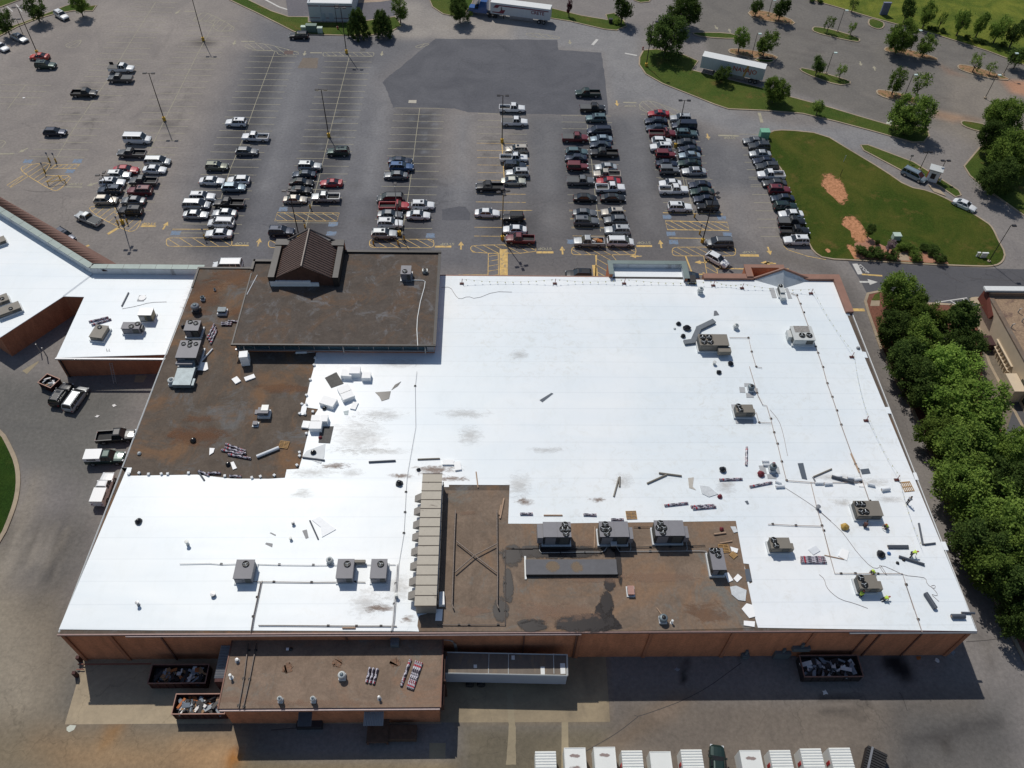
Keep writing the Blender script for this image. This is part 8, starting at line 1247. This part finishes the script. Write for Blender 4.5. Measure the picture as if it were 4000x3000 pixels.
for k,x,y,lab in (('30',650,1375,'white marker post leaning on the lawn'),('30',620,1500,'dark leaning marker post on the lawn')): c=q(k,x,y+25); mb=MB(); mb.tube([c,c+Vector((.1,.1,1.6))],.06,5); solo('marker_post',mb,WHM if 'white' in lab else DKM,lab,'post')
for i,(x,y) in enumerate(((560,1200),(825,1330),(655,2040-700))):
    pass
for i,(k,x,y,x2,y2) in enumerate((('st',395,980,445,1050),('st',455,1020,510,1090))): a=q(k,x2,y2); mb=MB(); mb.tube([a,a+Vector((0,0,2.2))],.09,6); solo('pipe_bollard',mb,METG,['left','right'][i]+' tall pale bollard in the gap between shop wings','bollard','bollards behind the shops')
# scrap load on the silver pickup and cargo
for lab0,items,nm in (('silver pickup loaded',((-1.9,.1,1.0,.1,SCR[1]),(-1.3,-.2,1.3,.6,SCR[3]),(-.9,.2,.8,1.2,SCR[0])),'scrap_board'),):
    cr=[o for o in bpy.data.objects if o.get('label','').startswith(lab0)]
    if cr:
        cr=cr[0]; M3=Matrix.Rotation(cr.rotation_euler.z,3,'Z')
        for i,(x,y,s,a,mt) in enumerate(items): p=cr.location+M3@Vector((x,y,.9)); mb=MB(); mb.box(-s/2,s/2,-.35,.35,0,.35,0,a,tilt=(.3,'Y')); solo(nm,mb,mt,['brown board','tan carton','white panel'][i]+' in the bed of the loaded silver pickup','scrap','scrap in the pickup bed',p)
for i,(k,x,y,c_,lb) in enumerate((('23',1335,860,'scrap_grey','blue and white litter on the shaded yard'),('33',460,1045,'scrap_white','white strip lying on the yard below the long black skip'),('33',1370,790,'scrap_white','white sheet of litter near the right wall foot'),('33',1497,725,'scrap_grey','crumpled pale litter at the right wall corner'),('33',1220,765,'scrap_wood','yellow stick leaning at the right wall foot'),('02',838,390,'scrap_white','white paper scrap on the yard right of the minivan'),('02',988,298,'scrap_white','small white scrap in the yard near the roof edge'),('00',210,845,'scrap_white','white scrap on the left of the car park'))):
    c=q(k,x,y,.02); mb=MB(); mb.prism(ragged([c+Vector((.35*math.cos(j*1.57+i),.3*math.sin(j*1.57+i),0)) for j in range(4)],2,.1,i),.02,.07); solo('waste_sheet',mb,MC[c_],lb,'litter','litter on the ground')
# =================== WORKERS ===================
SKN=M('skin',(.35,.2,.13),.6,var=.03); HIV=M('hi_vis_yellow',(.55,.75,.08),.7); NAVYC=M('dark_trousers',(.03,.035,.05),.8); GRYC=M('grey_shirt',(.45,.47,.5),.8); BRNC=M('brown_shirt',(.12,.05,.04),.8); CAPM=M('red_cap',(.45,.08,.05),.6); HAIR=M('dark_hair',(.02,.015,.012),.7)
def skin(name,V,E,Rd,mat,parent,sub=1):
    me=bpy.data.meshes.new(name); me.from_pydata(V,E,[]); me.update(); o=bpy.data.objects.new(name,me); S.collection.objects.link(o)
    m1=o.modifiers.new('skin','SKIN'); me.skin_vertices[0] if len(me.skin_vertices) else None
    for i,r in enumerate(Rd): me.skin_vertices[0].data[i].radius=(r,r)
    me.skin_vertices[0].data[0].use_root=True
    if sub: o.modifiers.new('sub','SUBSURF').levels=sub; o.modifiers['sub'].render_levels=sub
    bpy.context.view_layer.update(); ev=o.evaluated_get(bpy.context.evaluated_depsgraph_get()); nm=bpy.data.meshes.new_from_object(ev); nm.name=name; bpy.data.objects.remove(o)
    nm.materials.clear()
    for mm in (mat if isinstance(mat,list) else [mat]): nm.materials.append(mm)
    nm.polygons.foreach_set('use_smooth',[True]*len(nm.polygons)); o=bpy.data.objects.new(name,nm); S.collection.objects.link(o); o.parent=parent; return o
POSE={ # joints: pelvis, chest, neck, head, shoulders, elbows, hands, hips, knees, feet (x forward)
'stand':dict(pel=(0,0,.95),che=(0,0,1.3),nek=(0,0,1.5),hed=(.03,0,1.65),sh=.19,el=((.05,.26,1.18),(.05,-.26,1.18)),ha=((.25,.2,1.05),(.25,-.2,1.05)),kn=((.05,.1,.5),(-.02,-.1,.5)),ft=((0,.12,.07),(-.1,-.12,.07))),
'crouch':dict(pel=(-.15,0,.35),che=(.05,0,.66),nek=(.17,0,.82),hed=(.27,0,.95),sh=.19,el=((.3,.25,.6),(.3,-.25,.6)),ha=((.5,.15,.35),(.5,-.15,.35)),kn=((.28,.2,.5),(.25,-.2,.42)),ft=((.05,.18,.07),(0,-.2,.07))),
'bend':dict(pel=(-.25,0,.85),che=(.1,0,1.0),nek=(.27,0,1.0),hed=(.42,0,.96),sh=.19,el=((.25,.22,.75),(.25,-.22,.75)),ha=((.4,.15,.45),(.4,-.15,.45)),kn=((-.1,.15,.48),(-.25,-.15,.45)),ft=((-.05,.2,.07),(-.4,-.2,.07))),
'kneel':dict(pel=(-.2,0,.42),che=(.1,0,.55),nek=(.26,0,.56),hed=(.4,0,.56),sh=.19,el=((.25,.22,.32),(.25,-.22,.32)),ha=((.4,.2,.08),(.4,-.2,.08)),kn=((-.02,.15,.1),(-.05,-.15,.1)),ft=((-.45,.15,.08),(-.5,-.15,.08)))}
def worker(k,x,y,pose,rot,vest,label,trou=NAVYC,head=CAPM,z=Z):
    c=q(k,x,y,z); t=thing('person',label,'person',c,R(rot),'workers on the roof'); p=POSE[pose]; V=[p['pel'],p['che'],p['nek'],p['hed']]; E=[(0,1),(1,2),(2,3)]; Rd=[.14,.15,.06,.1]
    fw=Vector(p['hed'])-Vector(p['nek']); V.append(tuple(Vector(p['hed'])+fw.normalized()*.1)); E.append((3,4)); Rd.append(.08)
    nose=Vector(p['hed'])+Vector((.09,0,.02)); V.append(tuple(nose)); E.append((3,5)); Rd.append(.035)
    for s in (0,1):
        sg=1 if s==0 else -1; sh=Vector(p['che'])+Vector((.03,sg*p['sh'],.12)); V.append(tuple(sh)); a=len(V)-1; E.append((1,a)); Rd.append(.07); V.append(p['el'][s]); E.append((a,a+1)); Rd.append(.048); V.append(p['ha'][s]); E.append((a+1,a+2)); Rd.append(.035)
        h=Vector(p['ha'][s]); dr=(h-Vector(p['el'][s])).normalized(); palm=h+dr*.07; V.append(tuple(palm)); E.append((a+2,a+3)); Rd.append(.032); pa=a+3; sd=Vector((0,1,0)) if abs(dr.y)<.8 else Vector((1,0,0))
        for f in range(4): V.append(tuple(palm+dr*(.07+.012*(f in(1,2)))+sd*(f-1.5)*.026+Vector((0,0,-.02)))); E.append((pa,len(V)-1)); Rd.append(.009)
        V.append(tuple(h+dr*.06-sd*.06*sg)); E.append((a+2,len(V)-1)); Rd.append(.011)
        hp=Vector(p['pel'])+Vector((0,sg*.09,-.04)); V.append(tuple(hp)); a=len(V)-1; E.append((0,a)); Rd.append(.1); V.append(p['kn'][s]); E.append((a,a+1)); Rd.append(.065); V.append(p['ft'][s]); E.append((a+1,a+2)); Rd.append(.045); V.append((p['ft'][s][0]+.18,p['ft'][s][1],.04)); E.append((a+2,a+3)); Rd.append(.04)
    skin('body',V,E,Rd,SKN,t)
    V=[p['pel'],p['che'],tuple(Vector(p['nek'])-(Vector(p['nek'])-Vector(p['che']))*.35)]; E=[(0,1),(1,2)]; Rd=[.165,.19,.12]
    for s in (0,1): sg=1 if s==0 else -1; sh=Vector(p['che'])+Vector((.03,sg*p['sh'],.12)); V.append(tuple(sh)); E.append((1,len(V)-1)); Rd.append(.085); V.append(tuple(sh.lerp(Vector(p['el'][s]),.7))); E.append((len(V)-2,len(V)-1)); Rd.append(.065)
    skin('shirt',V,E,Rd,vest,t)
    V=[p['pel']]; E=[]; Rd=[.16]
    for s in (0,1): sg=1 if s==0 else -1; hp=Vector(p['pel'])+Vector((0,sg*.09,-.04)); V+= [tuple(hp),p['kn'][s],tuple(Vector(p['ft'][s])+Vector((0,0,.05)))]; n=len(V); E+=[(0,n-3),(n-3,n-2),(n-2,n-1)]; Rd+=[.12,.085,.065]
    skin('trousers',V,E,Rd,trou,t)
    mb=MB(); hd=Vector(p['hed']); mb.lathe([(.12,.02),(.125,.05),(.11,.1),(.06,.14),(0,.15)],tuple(hd),12); mb.box(hd.x+.08,hd.x+.19,-.07,.07,hd.z+.03,hd.z+.05); o=obj('cap',mb,head,t,world=False,smooth=True)
    for s in (-1,1): mb=MB(); ft=p['ft'][0 if s<0 else 1]; mb.box(ft[0]-.08,ft[0]+.22,ft[1]-.055,ft[1]+.055,.0,.1); obj('shoe',mb,BLK,t,world=False)
for a in (('wk',765,775,'crouch',190,HIV,'person in yellow vest crouching at the corner of the square four-fan unit'),('wk',520,760,'crouch',60,BRNC,'person in dark clothes stooping under the near side of the square unit',NAVYC,HAIR),('wk',1065,1095,'bend',10,HIV,'person in yellow vest bending to a red stanchion'),('wk',612,1300,'crouch',200,HIV,'person in bright vest behind the two-fan unit near the corner',NAVYC,HIV),('wk',470,1555,'crouch',40,HIV,'person in yellow vest crouching left in front of the two-fan unit'),('wk',755,1600,'kneel',15,HIV,'person in yellow vest kneeling right in front of the two-fan unit'),('wk',1008,495,'stand',30,GRYC,'person in grey shirt standing near the right roof edge',NAVYC,HAIR),('nw',1700,800,'crouch',120,HIV,'person in yellow vest crouching against the raised wall',NAVYC,HAIR)): worker(*a)
